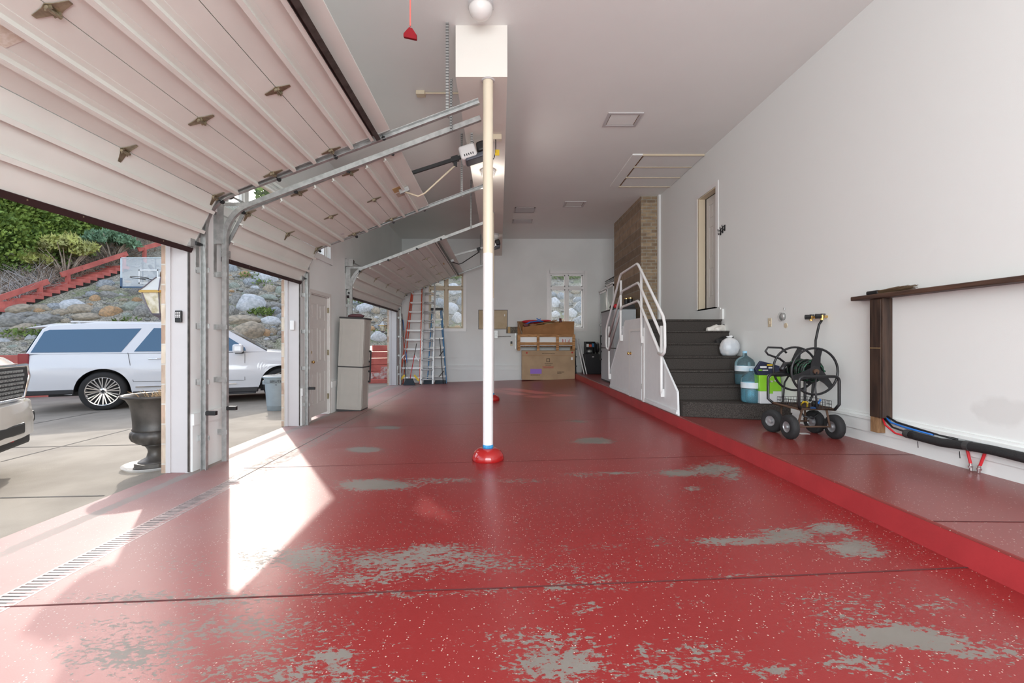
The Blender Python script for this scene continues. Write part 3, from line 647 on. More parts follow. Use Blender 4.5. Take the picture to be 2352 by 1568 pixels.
def garage_door(idx, Y0, Y1, ys, label, strut_s=None, bracket=False):
    t = thing('garage_door', label, 'garage door')
    y0, y1 = Y0+0.0, Y1-0.0
    secs = [(BT, (S0-BT).normalized(), (S0-BT).length)]
    u = Vector((UC, 0, US))
    for k in range(3): secs.append((S0+u*SEC*k, u, SEC))
    for k, (o, uu, ln) in enumerate(secs):
        nn = Vector((uu.z, 0, -uu.x)); m = MB(); Yv = Vector((0,1,0)); ym = (y0+y1)/2; hy = (y1-y0)/2
        m.obox(o+uu*ln/2-nn*0.022+Yv*ym, uu, Yv, nn, (ln/2-0.003, hy, 0.022))
        # rolled lips beside the ribs
        rib = (0.33, 0.68) if k else (0.36, 0.74)
        for rr in rib:
            c = o+uu*ln*rr
            m.obox(c+nn*0.022+Yv*ym, uu, Yv, nn, (0.009, hy, 0.024)); m.obox(c-uu*0.012+nn*0.044+Yv*ym, uu, Yv, nn, (0.014, hy, 0.003)); m.obox(c+uu*0.02+nn*0.003+Yv*ym, uu, Yv, nn, (0.03, hy, 0.003))
        m.build('door_section', M['gdoor'], t)
        for y in (y0+0.004, y1-0.004):
            e = MB(); e.obox(o+uu*ln/2-nn*0.014+Yv*y, uu, Yv, nn, (ln/2-0.004, 0.006, 0.020)); e.build('end_cap', M['galv'], t)
    # rubber bottom seal
    uu = secs[0][1]; nn = Vector((uu.z, 0, -uu.x)); m = MB(); m.obox(BT-uu*0.02+Vector((0, (y0+y1)/2, 0))-nn*0.012, uu, (0,1,0), nn, (0.026, (y1-y0)/2, 0.026)); sl = m.build('bottom_seal', M['seal'], t)
    m = MB(); y = y0+0.15
    while y < y1:
        m.ell(BT+Vector((0, y, 0))+nn*0.014-uu*0.01, (0.006,)*3, 6, 4); y += 0.42
    m.build('seal_screws', M['brass'], t)
    for k in range(3):
        p = S0+u*SEC*k
        ua = -secs[k][1]; nn = Vector((US, 0, -UC))
        for y in [y0+0.05]+list(ys)+[y1-0.05]:
            hinge_mb(p+Vector((0, y, 0)), ua, u, nn).build('hinge', M['brass'], t)
    # rollers
    for k in range(4):
        for (y, s) in ((y0, -1), (y1, 1)):
            p = (S0+u*SEC*k if k else S0)+Vector((0, y, 0))+Vector((US, 0, -UC))*0.03
            if k == 3: p -= u*0.10
            m = MB(); m.tube([p, p+Vector((0, s*0.07, 0))], 0.005, 6); m.tube([p+Vector((0, s*0.05, 0)), p+Vector((0, s*0.07, 0))], 0.022, 12); m.build('roller', M['black'], t)
    for (y, s) in ((y0, -1), (y1, 1)):   # bottom bracket and roller
        m = MB(); m.box(BT.x+0.01, BT.x+0.045, y-s*0.09, y, BT.z+0.01, BT.z+0.10); m.build('bottom_bracket', M['galv'], t)
        m = MB(); m.tube([(BT.x+0.05, y-s*0.02, BT.z+0.05), (BT.x+0.05, y+s*0.07, BT.z+0.05)], 0.02, 10); m.build('roller', M['black'], t)
    if strut_s is not None:
        c = S0+u*strut_s; nn = Vector((US, 0, -UC)); m = MB()
        m.obox(c+nn*0.035+Vector((0, (y0+y1)/2, 0)), u, (0,1,0), nn, (0.004, (y1-y0)/2-0.02, 0.035)); m.obox(c+nn*0.068+u*0.02+Vector((0, (y0+y1)/2, 0)), u, (0,1,0), nn, (0.024, (y1-y0)/2-0.02, 0.003))
        m.obox(c-u*0.03+nn*0.004+Vector((0, (y0+y1)/2, 0)), u, (0,1,0), nn, (0.03, (y1-y0)/2-0.02, 0.004)); m.build('strut', M['dsteel'] if strut_s > 1.5 else M['galv'], t)
    settle(t, ((BT.x), (Y0+Y1)/2, BT.z))
    return t
M['seal'] = mat('black_rubber_seal', (0.03, 0.012, 0.012), 0.6)
g1 = garage_door(1, D1[0], D1[1], [1.2, 2.4, 3.6], 'wide white overhead door raised nearest the viewer, ribbed inner side', 1.78)
g2 = garage_door(2, D2[0], D2[1], [6.37], 'narrow white overhead door raised in the middle, with the opener arm', None)
g3 = garage_door(3, D3[0], D3[1], [10.9, 12.06, 13.25], 'white overhead door raised farthest back above the ladders', 1.75)
# stickers
def sticker(pos_s, y, w, h, m_, g, sec=2, col='card'):
    u = Vector((UC, 0, US)); nn = Vector((US, 0, -UC)); c = S0+u*pos_s+nn*0.002+Vector((0, y, 0)); m = MB()
    m.obox(c, u, (0,1,0), nn, (w/2, h/2, 0.0015)); o = m.build('sticker', m_, g); o.location = o.location-g.location
M['stick'] = mat('tan_sticker', (0.52, 0.36, 0.16), 0.6); M['stick3'] = mat('pale_faded_sticker', (0.74, 0.70, 0.62), 0.7, col2=(0.64, 0.58, 0.48), vscale=45); M['stick2'] = mat('faded_sticker', (0.62, 0.55, 0.45), 0.7, col2=(0.5, 0.42, 0.33), vscale=60)
sticker(1.66, 6.35, 0.13, 0.16, M['stick'], g2); sticker(1.66, 6.55, 0.12, 0.16, M['stick2'], g2); sticker(1.55, 12.2, 0.10, 0.25, M['stick'], g3); sticker(0.325, 2.35, 0.13, 0.30, M['stick3'], g1)
sticker(0.42, 4.45, 0.09, 0.10, M['trim'], g1); sticker(0.50, 7.2, 0.08, 0.08, M['trim'], g2)
# ---- tracks
def sweep(path, prof, y, s):
    """path of (x,z); prof closed polygon of (n, dy) ; n to the room"""
    m = MB(); rings = []
    for i, p in enumerate(path):
        a = path[max(i-1, 0)]; b_ = path[min(i+1, len(path)-1)]; d = Vector((b_[0]-a[0], b_[1]-a[1])).normalized(); nn = Vector((d.y, -d.x))
        rings.append([(p[0]+nn.x*q[0], y+s*q[1], p[1]+nn.y*q[0]) for q in prof])
    n = len(prof); vs = [v for g in rings for v in g]; fs = []
    for i in range(len(rings)-1):
        for k in range(n): fs.append((i*n+k, i*n+(k+1) % n, (i+1)*n+(k+1) % n, (i+1)*n+k))
    fs += [tuple(range(n)), tuple((len(rings)-1)*n+k for k in reversed(range(n)))]
    return m.add(vs, fs)
CPROF = [(-0.028, 0.0), (-0.028, 0.045), (0.028, 0.045), (0.028, 0.0), (0.022, 0.0), (0.022, 0.041), (-0.022, 0.041), (-0.022, 0.0)]
m_ = mat('perforated_angle', (0.45, 0.45, 0.44), 0.5, 0.7, var=0.4, vscale=20); M['perf'] = m_
bb = m_.node_tree.nodes['Principled BSDF']; tc = N(m_, 'ShaderNodeTexCoord'); sx = N(m_, 'ShaderNodeSeparateXYZ'); L(m_, tc.outputs['Object'], sx.inputs[0])
q1 = N(m_, 'ShaderNodeMath', operation='MULTIPLY'); q1.inputs[1].default_value = 32; L(m_, sx.outputs[2], q1.inputs[0])
q2 = N(m_, 'ShaderNodeMath', operation='FRACT'); L(m_, q1.outputs[0], q2.inputs[0])
q3 = N(m_, 'ShaderNodeMath', operation='GREATER_THAN'); q3.inputs[1].default_value = 0.62; L(m_, q2.outputs[0], q3.inputs[0])
mx = N(m_, 'ShaderNodeMixRGB'); mx.inputs[1].default_value = (0.40, 0.40, 0.39, 1); mx.inputs[2].default_value = (0.13, 0.13, 0.13, 1); L(m_, q3.outputs[0], mx.inputs[0]); L(m_, mx.outputs[0], bb.inputs['Base Color'])
def track(y, s, label, zbot, hangers, sensor=True, springside=False):
    t = thing('door_track', label, 'door track', 'roller door tracks')
    path = [(-3.15, zbot), (-3.15, 1.2), (-3.15, 2.36)]
    r_ = 0.42; turn = R(90)-TA
    for i in range(1, 11):
        a = turn*i/10; path.append((-3.15+r_*(1-math.cos(a)), 2.36+r_*math.sin(a)))
    e = path[-1]; Lh = 2.66/math.cos(TA)
    up = path[:]; 
    sweep(path[:3], CPROF, y, s).build('vertical_track', M['galv'], t)
    sweep(path[2:], CPROF, y, s).build('curved_track', M['galv'], t)
    sweep([e, (e[0]+math.cos(TA)*Lh, e[1]+math.sin(TA)*Lh)], CPROF, y, s).build('inclined_track', M['galv'], t)
    # wall brackets
    for z in (0.15, 0.75, 1.35, 1.95):
        m = MB(); m.box(XL, -3.15-0.02, y+s*0.035, y+s*0.040, z-0.03, z+0.03); m.box(XL, XL+0.005, y+s*0.035, y+s*0.075, z-0.03, z+0.03); m.box(-3.18, -3.11, y+s*0.045, y+s*0.05, z-0.025, z+0.025); m.build('wall_bracket', M['galv'], t)
    m = MB(); m.box(XL, XL+0.006, y+s*0.03, y+s*0.08, 1.95, 2.95); m.build('wall_angle', M['galv'], t)
    m = MB(); m.box(XL, e[0]+0.02, y+s*0.046, y+s*0.05, e[1]-0.02, e[1]+0.02); m.box(XL+0.0, XL+0.10, y+s*0.05, y+s*0.06, 2.3, 2.75); m.build('flag_bracket', M['galv'], t)
    for (hx, zt) in hangers:
        zz = e[1]+math.tan(TA)*(hx-e[0])
        m = MB(); m.box(hx-0.016, hx+0.016, y+s*0.046, y+s*0.050, zz-0.03, zt); m.box(hx+0.012, hx+0.016, y+s*0.05, y+s*0.08, zz-0.03, zt); m.build('hanger', M['perf'], t)
    if sensor:
        zc = 0.42; m = MB(); m.box(-3.13, -3.02, y+s*0.0, y+s*0.045, zc-0.022, zc+0.022); m.build('safety_sensor', M['black'], t, bevel=0.004)
    return settle(t, (-3.15, y, zbot))
zf0 = floor_z(-3.15)
track(D1[1]+0.045, 1, 'galvanised door track on the far side of the nearest wide door', zf0, [(-0.56, ZC)])
track(D2[0]-0.06, -1, 'weathered galvanised door track on the near side of the narrow door', zf0, [(-0.55, 4.18)])
track(D2[1]+0.0, 1, 'bright galvanised door track beside the entry door', zf0, [(-0.62, ZC)])
track(D3[0]-0.0, -1, 'galvanised door track rising behind the taupe cabinet', zf0, [(-0.6, ZC)], False)
track(D3[1]+0.0, 1, 'galvanised door track beside the red and orange ladder', zf0, [(-0.6, ZC)], False)
track(D1[0]-0.05, -1, 'galvanised door track at the near end of the nearest wide door', zf0, [])
# diagonal brace over the far-door track
# torsion springs
def spring(ya, yb, label):
    t = thing('torsion_spring', label, 'door spring', 'torsion springs over the doors'); X, Z = -3.13, 2.88
    m = MB(); m.tube([(X, ya, Z), (X, yb, Z)], 0.013, 10); m.build('shaft', M['galv'], t, True)
    for y in (ya, yb):
        s = 1 if y == ya else -1
        m = MB(); m.box(XL, XL+0.006, y-0.05, y+0.05, Z-0.25, Z+0.06); m.box(XL, X+0.04, y-0.004, y+0.004, Z-0.10, Z+0.05); m.build('bearing_plate', M['galv'], t)
        m = MB(); m.lathe([(0.05, 0), (0.05, 0.01), (0.035, 0.015), (0.035, 0.07), (0.05, 0.075), (0.05, 0.08)], (X, y+s*0.02 if s > 0 else y-0.10, Z), 18, 'y'); m.build('cable_drum', M['dsteel'], t, True, angle=30)
    m = MB(); yc = (ya+yb)/2; pts = []
    nC = 40; ln = min(0.9, (yb-ya)*0.4)
    for i in range(nC*10+1):
        a = 2*math.pi*i/10; pts.append((X+0.032*math.cos(a), yc-ln/2+ln*i/(nC*10), Z+0.032*math.sin(a)))
    m.tube(pts, 0.006, 5); m.build('coil', M['dsteel'], t, True)
    return settle(t, (X, yc, Z))
spring(D1[0], D1[1]+0.12, 'torsion spring shaft over the nearest wide door')
spring(D2[0]-0.12, D2[1]+0.05, 'torsion spring shaft over the narrow middle door')
spring(D3[0]-0.08, D3[1]+0.08, 'torsion spring shaft over the farthest door')
# ---- openers
def opener(y, railm, armm, headx, headz, armx, label, hang, s_door, rail_lo=-2.95, zlo=2.98, rope=None, armbend=None, head=True):
    t = thing('door_opener', label, 'garage door opener')
    hd = Vector((headx, y, headz)); lo = Vector((rail_lo, y, zlo)); d = (hd-lo).normalized()
    m = MB(); m.bar(lo, hd-d*0.12, 0.035, 0.045); m.build('drive_rail', railm, t)
    p = lo+(hd-lo)*((armx-lo.x)/(hd.x-lo.x))
    m = MB(); m.bar(p-d*0.05, p+d*0.05, 0.07, 0.07); m.box(p.x-0.02, p.x+0.03, y-0.02, y+0.02, p.z-0.10, p.z); m.build('trolley', M['black'], t)
    u = Vector((UC, 0, US)); nn = Vector((US, 0, -UC)); q = S0+u*s_door+Vector((0, y, 0))+nn*0.06
    bend = q+Vector((0.22, 0, -0.075)) if armbend is None else Vector(armbend)
    pp = p+Vector((0.0, 0, -0.09)); pts = [pp, pp+(bend-pp)*0.5, pp+(bend-pp)*0.88, bend+(q-bend)*0.15+Vector((0,0,0)), q]
    m = MB(); m.tube(pts, 0.012, 8); m.build('door_arm', armm, t, True)
    m = MB(); m.obox(q+nn*-0.02, u, (0,1,0), nn, (0.07, 0.022, 0.03)); m.build('arm_bracket', M['galv'], t)
    if head:
        R3 = Matrix.Rotation(-math.atan2(d.z, d.x), 4, 'Y')
        tf = Matrix.Translation(hd) @ R3
        m = MB(); m.box(-0.10, 0.20, -0.115, 0.115, -0.12, -0.05); m.build('chassis', M['dsteel2'], t, bevel=0.02, tf=tf)
        m = MB(); m.box(-0.15, 0.08, -0.13, 0.13, -0.09, 0.10); ho = m.build('light_cover', M['white'], t, bevel=0.035, seg=4, tf=tf)
        m = MB(); m.box(0.10, 0.23, -0.125, 0.125, -0.05, 0.09); m.build('rear_cover', M['black'], t, bevel=0.03, seg=3, tf=tf)
        m = MB()
        for i in range(5): m.box(-0.10+0.03*i, -0.088+0.03*i, -0.134, -0.128, -0.06, -0.03)
        m.build('vent_slots', M['black'], t, tf=tf)
        for s in (-1, 1):
            m = MB(); m.bar(hd+Vector((0.02, s*0.12, 0.02)), Vector((hd.x+0.02, y+s*0.13, hang)), 0.03, 0.004); m.build('hanger', M['perf'], t)
    if rope:
        p2 = Vector((armx+0.02, y, p.z-0.08)); m = MB(); m.tube([p2, (armx+0.02, y, rope+0.03)], 0.004, 6); m.build('cord', M['redcord'], t)
        m = MB(); z = rope; m.prism([(-0.035, z-0.012), (-0.035, z-0.03), (0.035, z-0.045), (0.035, z-0.02), (0.012, z+0.015), (-0.005, z+0.022)], 'y', y-0.009, y+0.009); o = m.build('release_handle', M['redh'], t, bevel=0.004); o.location.x = armx+0.02
    return settle(t, (headx, y, headz))
M['dsteel2'] = mat('dark_grey_metal', (0.10, 0.11, 0.13), 0.5, 0.3); M['redcord'] = mat('red_cord', (0.55, 0.10, 0.08), 0.8); M['redh'] = mat('deep_red_handle', (0.16, 0.002, 0.006), 0.7, spec=0.2)
opener(6.37, M['black'], M['creamrod'] if 'creamrod' in M else M['cream'], -0.40, 3.81, -0.62, 'garage door opener with white motor cover hanging behind the near column', ZC, 1.74, zlo=2.99)
opener(12.06, M['galv'], M['black'], -0.20, 3.74, -0.55, 'distant garage door opener with black arm over the farthest door', 4.05, 1.80, zlo=2.99)
opener(2.40, M['galv'], M['black'], 0.35, 3.75, -0.49, 'red emergency pull cord of the opener hanging near the ceiling', ZC, 1.80, zlo=3.05, rope=2.815)
# ================================================================ OUTSIDE
# driveway
xs = frange(-40, -3.49, 1.2); ys = frange(-25, 40, 1.5)
def grid(xs, ys, zf):
    vs = [(x, y, zf(x, y)) for y in ys for x in xs]; nx = len(xs)
    return vs, [(j*nx+i, j*nx+i+1, (j+1)*nx+i+1, (j+1)*nx+i) for j in range(len(ys)-1) for i in range(nx-1)]
b = MB(); b.add(*grid(xs, ys, lambda x, y: drive_z(x, y)-0.001)); b.build('driveway', M['conc'], smooth=True); o = bpy.data.objects['driveway']; struct(o, 'pale concrete driveway outside the open doors', 'driveway')
b = MB(); b.add(*grid(frange(-3.6, 40, 4), frange(15.0, 40, 4), lambda x, y: -0.26)); b.add(*grid(frange(4.2, 40, 4), frange(-25, 16, 4), lambda x, y: -0.26)); b.add(*grid(frange(-3.6, 5, 4), frange(-25, YR-0.2, 4), lambda x, y: -0.26))
struct(b.build('yard_ground', M['conc']), 'ground around the back of the building', 'ground')
def djoint(pa, pb, n, label):
    def g(p):
        z = -0.25
        for _ in range(6):
            Y = K*(CH-z)/(p[1]-VY); X = (p[0]-VX)*Y/K; z = drive_z(X, Y)
        return (X, Y)
    joint([g(pa), g(pb)], 0.022, M['jointc'], lambda x, y: drive_z(x, y)+0.001, 'driveway_joint', label)
djoint((2,1060), (300,985), 51, 'long diagonal joint in the driveway by the urn'); djoint((0,1143), (240,1138), 52, 'joint in the driveway nearest the drain')
djoint((0,1028), (380,1020), 53, 'faint joint in the driveway level with the urn'); djoint((65,975), (230,945), 54, 'short joint in the driveway behind the truck')
djoint((530,1050), (610,1050), 55, 'joint in the driveway outside the narrow door')
# hill
m_ = mat('hillside_soil', (0.17, 0.15, 0.115), 0.95, col2=(0.09, 0.085, 0.065), vscale=5, bump=0.9, bscale=14); M['hill'] = m_
bb = m_.node_tree.nodes['Principled BSDF']; tc = N(m_, 'ShaderNodeTexCoord')
n1 = N(m_, 'ShaderNodeTexNoise'); n1.inputs['Scale'].default_value = 22; n1.inputs['Detail'].default_value = 8; n1.inputs['Roughness'].default_value = 0.75; L(m_, tc.outputs['Object'], n1.inputs['Vector'])
cr = N(m_, 'ShaderNodeValToRGB'); el = cr.color_ramp.elements; el[0].position = 0.36; el[0].color = (0.045, 0.042, 0.03, 1); el[1].position = 0.64; el[1].color = (0.55, 0.50, 0.42, 1)
e2 = el.new(0.48); e2.color = (0.24, 0.22, 0.17, 1); L(m_, n1.outputs[0], cr.inputs[0])
n2 = N(m_, 'ShaderNodeTexNoise'); n2.inputs['Scale'].default_value = 0.9; n2.inputs['Detail'].default_value = 6; L(m_, tc.outputs['Object'], n2.inputs['Vector'])
mr = N(m_, 'ShaderNodeMapRange'); mr.inputs[1].default_value = 0.56; mr.inputs[2].default_value = 0.70; mr.inputs[4].default_value = 0.5; L(m_, n2.outputs[0], mr.inputs[0])
mx = N(m_, 'ShaderNodeMixRGB'); mx.inputs[2].default_value = (0.12, 0.17, 0.05, 1); L(m_, mr.outputs[0], mx.inputs[0]); L(m_, cr.outputs[0], mx.inputs[1]); L(m_, mx.outputs[0], bb.inputs['Base Color'])
rnd = random.Random(3)
vs = []; nx = 181; ny_ = 76
for j in range(ny_):
    for i in range(nx):
        x = -32+44*i/(nx-1); d = -0.05+24*(j/(ny_-1))**1.5; y = hill_f(x)+d
        z = hill_z(x, y)+(rnd.random()-0.5)*0.10*(1 if j > 1 else 0)
        vs.append((x, y, z))
fs = [(j*nx+i, j*nx+i+1, (j+1)*nx+i+1, (j+1)*nx+i) for j in range(ny_-1) for i in range(nx-1)]
me = bpy.data.meshes.new('hillside'); me.from_pydata(vs, [], fs); h = link('hillside', me, M['hill'], None, True); struct(h, 'steep bank of soil and leaf litter behind the driveway', 'hillside')
# retaining wall
rw = thing('retaining_wall', 'low red timber retaining wall at the foot of the boulder bank', 'retaining wall')
for k in range(6):
    z0 = -0.28+0.225*k
    m = MB()
    for (xa, xb) in ((-30, -22), (-22, -16), (-16, -10), (-10, -4.4), (-4.4, -2.2), (-2.2, 12)):
        if k == 5 and xb < -4: continue
        a = Vector((xa, hill_f(xa)-0.08, z0+0.11)); c = Vector((xb, hill_f(xb)-0.08, z0+0.11))
        m.bar(a, c, 0.16, 0.215)
    m.build('timber_course', M['redtim'], rw, bevel=0.01)
settle(rw, (-10, 13, -0.3))
ts = thing('timber_steps', 'peeling red and white timber steps seen past the taupe cabinet', 'steps')
for k in range(4):
    m = MB(); y1 = 16.4; y0 = 15.25+0.28*k; m.box(-5.4, -3.75, y0, y1, -0.28+0.20*k, -0.28+0.20*(k+1)); m.build('step', M['redwhite'] if k else M['redtim'], ts, bevel=0.012)
settle(ts, (-4.6, 15.8, -0.28))
st_ = MB(); rnd = random.Random(8)
for i in range(90):
    st_.ell((-5.6+rnd.random()*1.9, 15.05+rnd.random()*0.15, -0.25), (0.05, 0.04, 0.035), 7, 5, None, 0.3, i)
M['rocka'] = None
# boulder materials
def rockm(name, c, c2):
    m = mat(name, c, 0.9, col2=c2, vscale=4.5, bump=1.0, bscale=9); return m
RK = {'white': rockm('pale_granite', (0.58, 0.59, 0.60), (0.40, 0.42, 0.43)), 'blue': rockm('blue_grey_stone', (0.36, 0.38, 0.39), (0.21, 0.225, 0.235)),
      'grey': rockm('grey_stone', (0.31, 0.30, 0.27), (0.17, 0.165, 0.15)), 'tan': rockm('tan_stone', (0.42, 0.35, 0.26), (0.25, 0.22, 0.17)), 'orange': rockm('rusty_stone', (0.50, 0.31, 0.16), (0.30, 0.21, 0.13)), 'green': rockm('greenish_stone', (0.34, 0.37, 0.31), (0.22, 0.24, 0.20))}
struct(st_.build('gravel_edge', RK['grey']), None, None); o = bpy.data.objects['gravel_edge']; o['kind'] = 'stuff'; o['label'] = 'loose small stones along the foot of the timber steps'; o['category'] = 'gravel'
RM = []
for sd_ in range(7):
    bm = bmesh.new(); bmesh.ops.create_icosphere(bm, subdivisions=4, radius=1); r_ = random.Random(50+sd_)
    planes = [(Vector((r_.gauss(0,1), r_.gauss(0,1), r_.gauss(0,1))).normalized(), 0.70+0.25*r_.random()) for _ in range(11)]
    ph = [r_.random()*6 for _ in range(6)]
    for v in bm.verts:
        p = v.co.copy()
        for (n_, d_) in planes:
            t_ = p.dot(n_)
            if t_ > d_: p -= n_*(t_-d_)*0.82
        w = 0.03*math.sin(5*p.x+ph[0])*math.sin(4*p.y+ph[1])+0.025*math.sin(9*p.z+ph[2])*math.cos(8*p.x+ph[3])+0.012*math.sin(19*p.y+ph[4])*math.sin(17*p.z+ph[5])
        v.co = p*(1+w)
    me = bpy.data.meshes.new('boulder_shape'); bm.to_mesh(me); bm.free(); me.polygons.foreach_set('use_smooth', [True]*len(me.polygons)); RM.append(me)
RMM = {}
placed = []
SIZEW = lambda w: 'huge' if w > 1.0 else 'large' if w > 0.7 else 'medium' if w > 0.42 else 'small'
TONE = {'white': 'pale whitish', 'blue': 'blue-grey', 'grey': 'brown-grey', 'tan': 'tan', 'orange': 'rusty orange', 'green': 'greenish grey'}
bseed = random.Random(21)
def boulder(px, py, w, h, tone, where, grp, label=None, rot=None):
    p = on_hill(px, py); k = p.y/K; a = w*k/2; c = h*k/2
    key = (bseed.randrange(7), tone)
    if key not in RMM:
        me = RM[key[0]].copy(); me.materials.append(RK[tone]); RMM[key] = me
    o = bpy.data.objects.new('boulder', RMM[key]); COL.objects.link(o)
    o.scale = (a*1.22, max(a*0.75, c), c*1.3); rz = math.atan2(p.y, p.x)-R(90)
    o.rotation_euler = (0, R(bseed.uniform(-14, 14)) if rot is None else R(rot), rz); o.location = p+Vector((0, -0.05*a, 0.05*c))
    lb = label or '%s %s boulder bedded in the bank %s' % (SIZEW(w*k), TONE[tone], where)
    tag(o, lb, 'boulder', grp+', '+lb if label is None else None); placed.append((px, py, w, h)); return o
A = 'above the parked SUV'; GA = 'boulders above the SUV'
for r_ in [(51,712,58,22,'tan','long tan boulder just below the lower end of the red steps',-8),(98,710,36,18,'tan','flat tan boulder beside the long tan one below the red steps',0),(129,706,29,16,'blue',None,0),
 (167,702,42,24,'white','pale egg-shaped boulder tilted up, below the middle of the red steps',-14),(253,680,34,17,'grey','oval grey boulder under the lower corner of the basketball backboard',10),(219,688,19,17,'orange','small rusty block left of the oval grey boulder under the backboard',0),
 (190,713,46,24,'tan','broad tan boulder above the middle of the SUV roof',-4),(225,716,21,16,'grey',None,0),(256,719,38,26,'orange','rusty tan boulder slanting above the SUV roof',-24),
 (306,706,40,21,'green','greenish pale boulder left of the nearer wall lantern',-8),(336,720,40,32,'grey','dark grey boulder half behind the nearer wall lantern',0),(310,673,21,17,'grey',None,0),(247,664,29,14,'tan',None,0),(214,677,23,13,'blue',None,0),(240,655,32,19,'blue','bluish boulder highest in the bank, left of the backboard',-20),
 (26,740,56,32,'grey','big brown-grey boulder beside the lower edge of the bank at the far SUV end',5),(103,737,58,25,'grey','long brown-grey slab resting above the SUV tailgate',-10),(140,719,36,16,'tan',None,-12),(63,726,36,16,'grey',None,0),
 (57,757,42,22,'tan','pinkish flat boulder just beyond the SUV roof spoiler',-8),(200,729,46,16,'tan','low pale boulder touching the SUV roofline from behind',0),(72,778,20,16,'white',None,0),(8,784,26,12,'white',None,0),(12,762,24,16,'grey',None,0),(33,798,20,10,'green',None,0),(90,715,18,12,'orange',None,0),(207,701,14,8,'orange',None,0),(8,716,18,12,'tan',None,0)]:
    boulder(*r_[:5], A, GA, r_[5], r_[6])
Bn = 'framed by the narrow middle doorway'; GB = 'boulders in the narrow doorway'
for r_ in [(613,641,46,32,'white','pale rounded boulder highest in the narrow doorway',8),(573,617,44,16,'tan','flat slab under the raised narrow door edge',3),(562,633,21,17,'orange','small rusty boulder near the top of the narrow doorway',0),(535,620,20,24,'blue',None,0),
 (574,651,26,19,'blue',None,0),(538,658,22,15,'green',None,0),(587,662,17,10,'white','little white stone in the middle of the narrow doorway view',0),(618,666,28,19,'tan',None,0),(645,671,20,22,'green',None,0),(577,673,28,15,'grey',None,0),(541,695,30,28,'grey','dark brown-grey boulder beside the narrow door track',0),
 (575,703,56,42,'white','big angular blue-white boulder in the centre of the narrow doorway',-10),(618,685,36,15,'green','long flat pale slab above the green shrub in the narrow doorway',0),(628,704,34,17,'grey',None,0),(632,717,24,19,'blue',None,0),(559,738,64,23,'tan','long flat tan slab above the round boulder over the SUV bonnet',0),
 (623,740,40,21,'white','pale pointed boulder right of the green shrub in the narrow doorway',6),(574,766,60,42,'tan','big rounded tan boulder just above the SUV bonnet',0),(533,718,24,26,'grey',None,0),(612,767,16,18,'orange',None,0),(627,764,16,18,'tan',None,0),(646,730,18,18,'blue',None,0),(645,768,14,14,'grey',None,0),(600,690,16,12,'grey',None,0)]:
    boulder(*r_[:5], Bn, GB, r_[5], r_[6])
C_ = 'seen through the farthest door'; GC = 'boulders in the farthest doorway'
for r_ in [(839,712,34,26,'white','bright pale boulder above the taupe cabinet top',8),(864,717,20,18,'tan','rounded tan boulder right beside the bright one above the taupe cabinet',0),(883,720,18,14,'grey',None,0),(868,776,32,24,'white','pale pointed boulder on top of the red retaining wall',6),(815,698,18,12,'blue',None,0),(858,738,18,12,'tan',None,0),(868,752,16,12,'blue',None,0),(884,752,16,14,'green',None,0)]:
    boulder(*r_[:5], C_, GC, r_[5], r_[6])
Dn = 'seen through the back window over the cartons'; GD = 'boulders behind the carton window'
for r_ in [(1274,701,27,28,'white','blue-white boulder at the left pane of the window over the cartons',0),(1270,679,18,14,'blue',None,0),(1289,684,18,20,'blue',None,0),(1274,726,22,18,'white',None,0),(1330,692,26,17,'blue',None,0),(1332,711,28,28,'blue','large round blue-grey boulder at the right pane over the cartons',0),(1313,722,22,22,'white',None,0),(1311,684,16,14,'grey',None,0),(1331,740,28,22,'blue',None,0),(1262,745,20,18,'white',None,0),(1292,706,14,18,'grey',None,0)]:
    boulder(*r_[:5], Dn, GD, r_[5], r_[6])
En = 'seen through the back window behind the ladders'; GE = 'boulders behind the ladder window'
for r_ in [(1043,670,36,30,'white','broad pale boulder in the clear pane behind the ladders',0),(1036,714,30,30,'white',None,0),(1052,735,26,28,'white',None,0),(1010,700,24,24,'blue',None,0),(1008,728,24,22,'tan',None,0),(1030,745,20,14,'grey',None,0),(1056,695,14,18,'blue',None,0)]:
    boulder(*r_[:5], En, GE, r_[5], r_[6])
# fillers between the big ones
for (x0, x1, ylo, yhi, cnt, wh, g_) in ((0, 376, 0, 800, 78, A, GA), (528, 652, 604, 780, 42, Bn, GB), (806, 890, 690, 786, 18, C_, GC), (1262, 1345, 668, 757, 18, Dn, GD), (985, 1062, 655, 757, 14, En, GE)):
    tr = 0; n_ = 0
    while n_ < cnt and tr < 2500:
        tr += 1; px = bseed.uniform(x0, x1); py = bseed.uniform(max(ylo, 600), yhi)
        if x0 == 0 and py < 735-px*0.34+8: continue
        w = bseed.uniform(9, 20); hh = w*bseed.uniform(0.5, 0.8)
        if any(abs(px-q[0]) < (w+q[2])*0.46 and abs(py-q[1]) < (hh+q[3])*0.46 for q in placed): continue
        boulder(px, py, w, hh, bseed.choice(['grey', 'tan', 'blue', 'grey', 'green', 'white', 'orange', 'tan']), wh, g_); n_ += 1
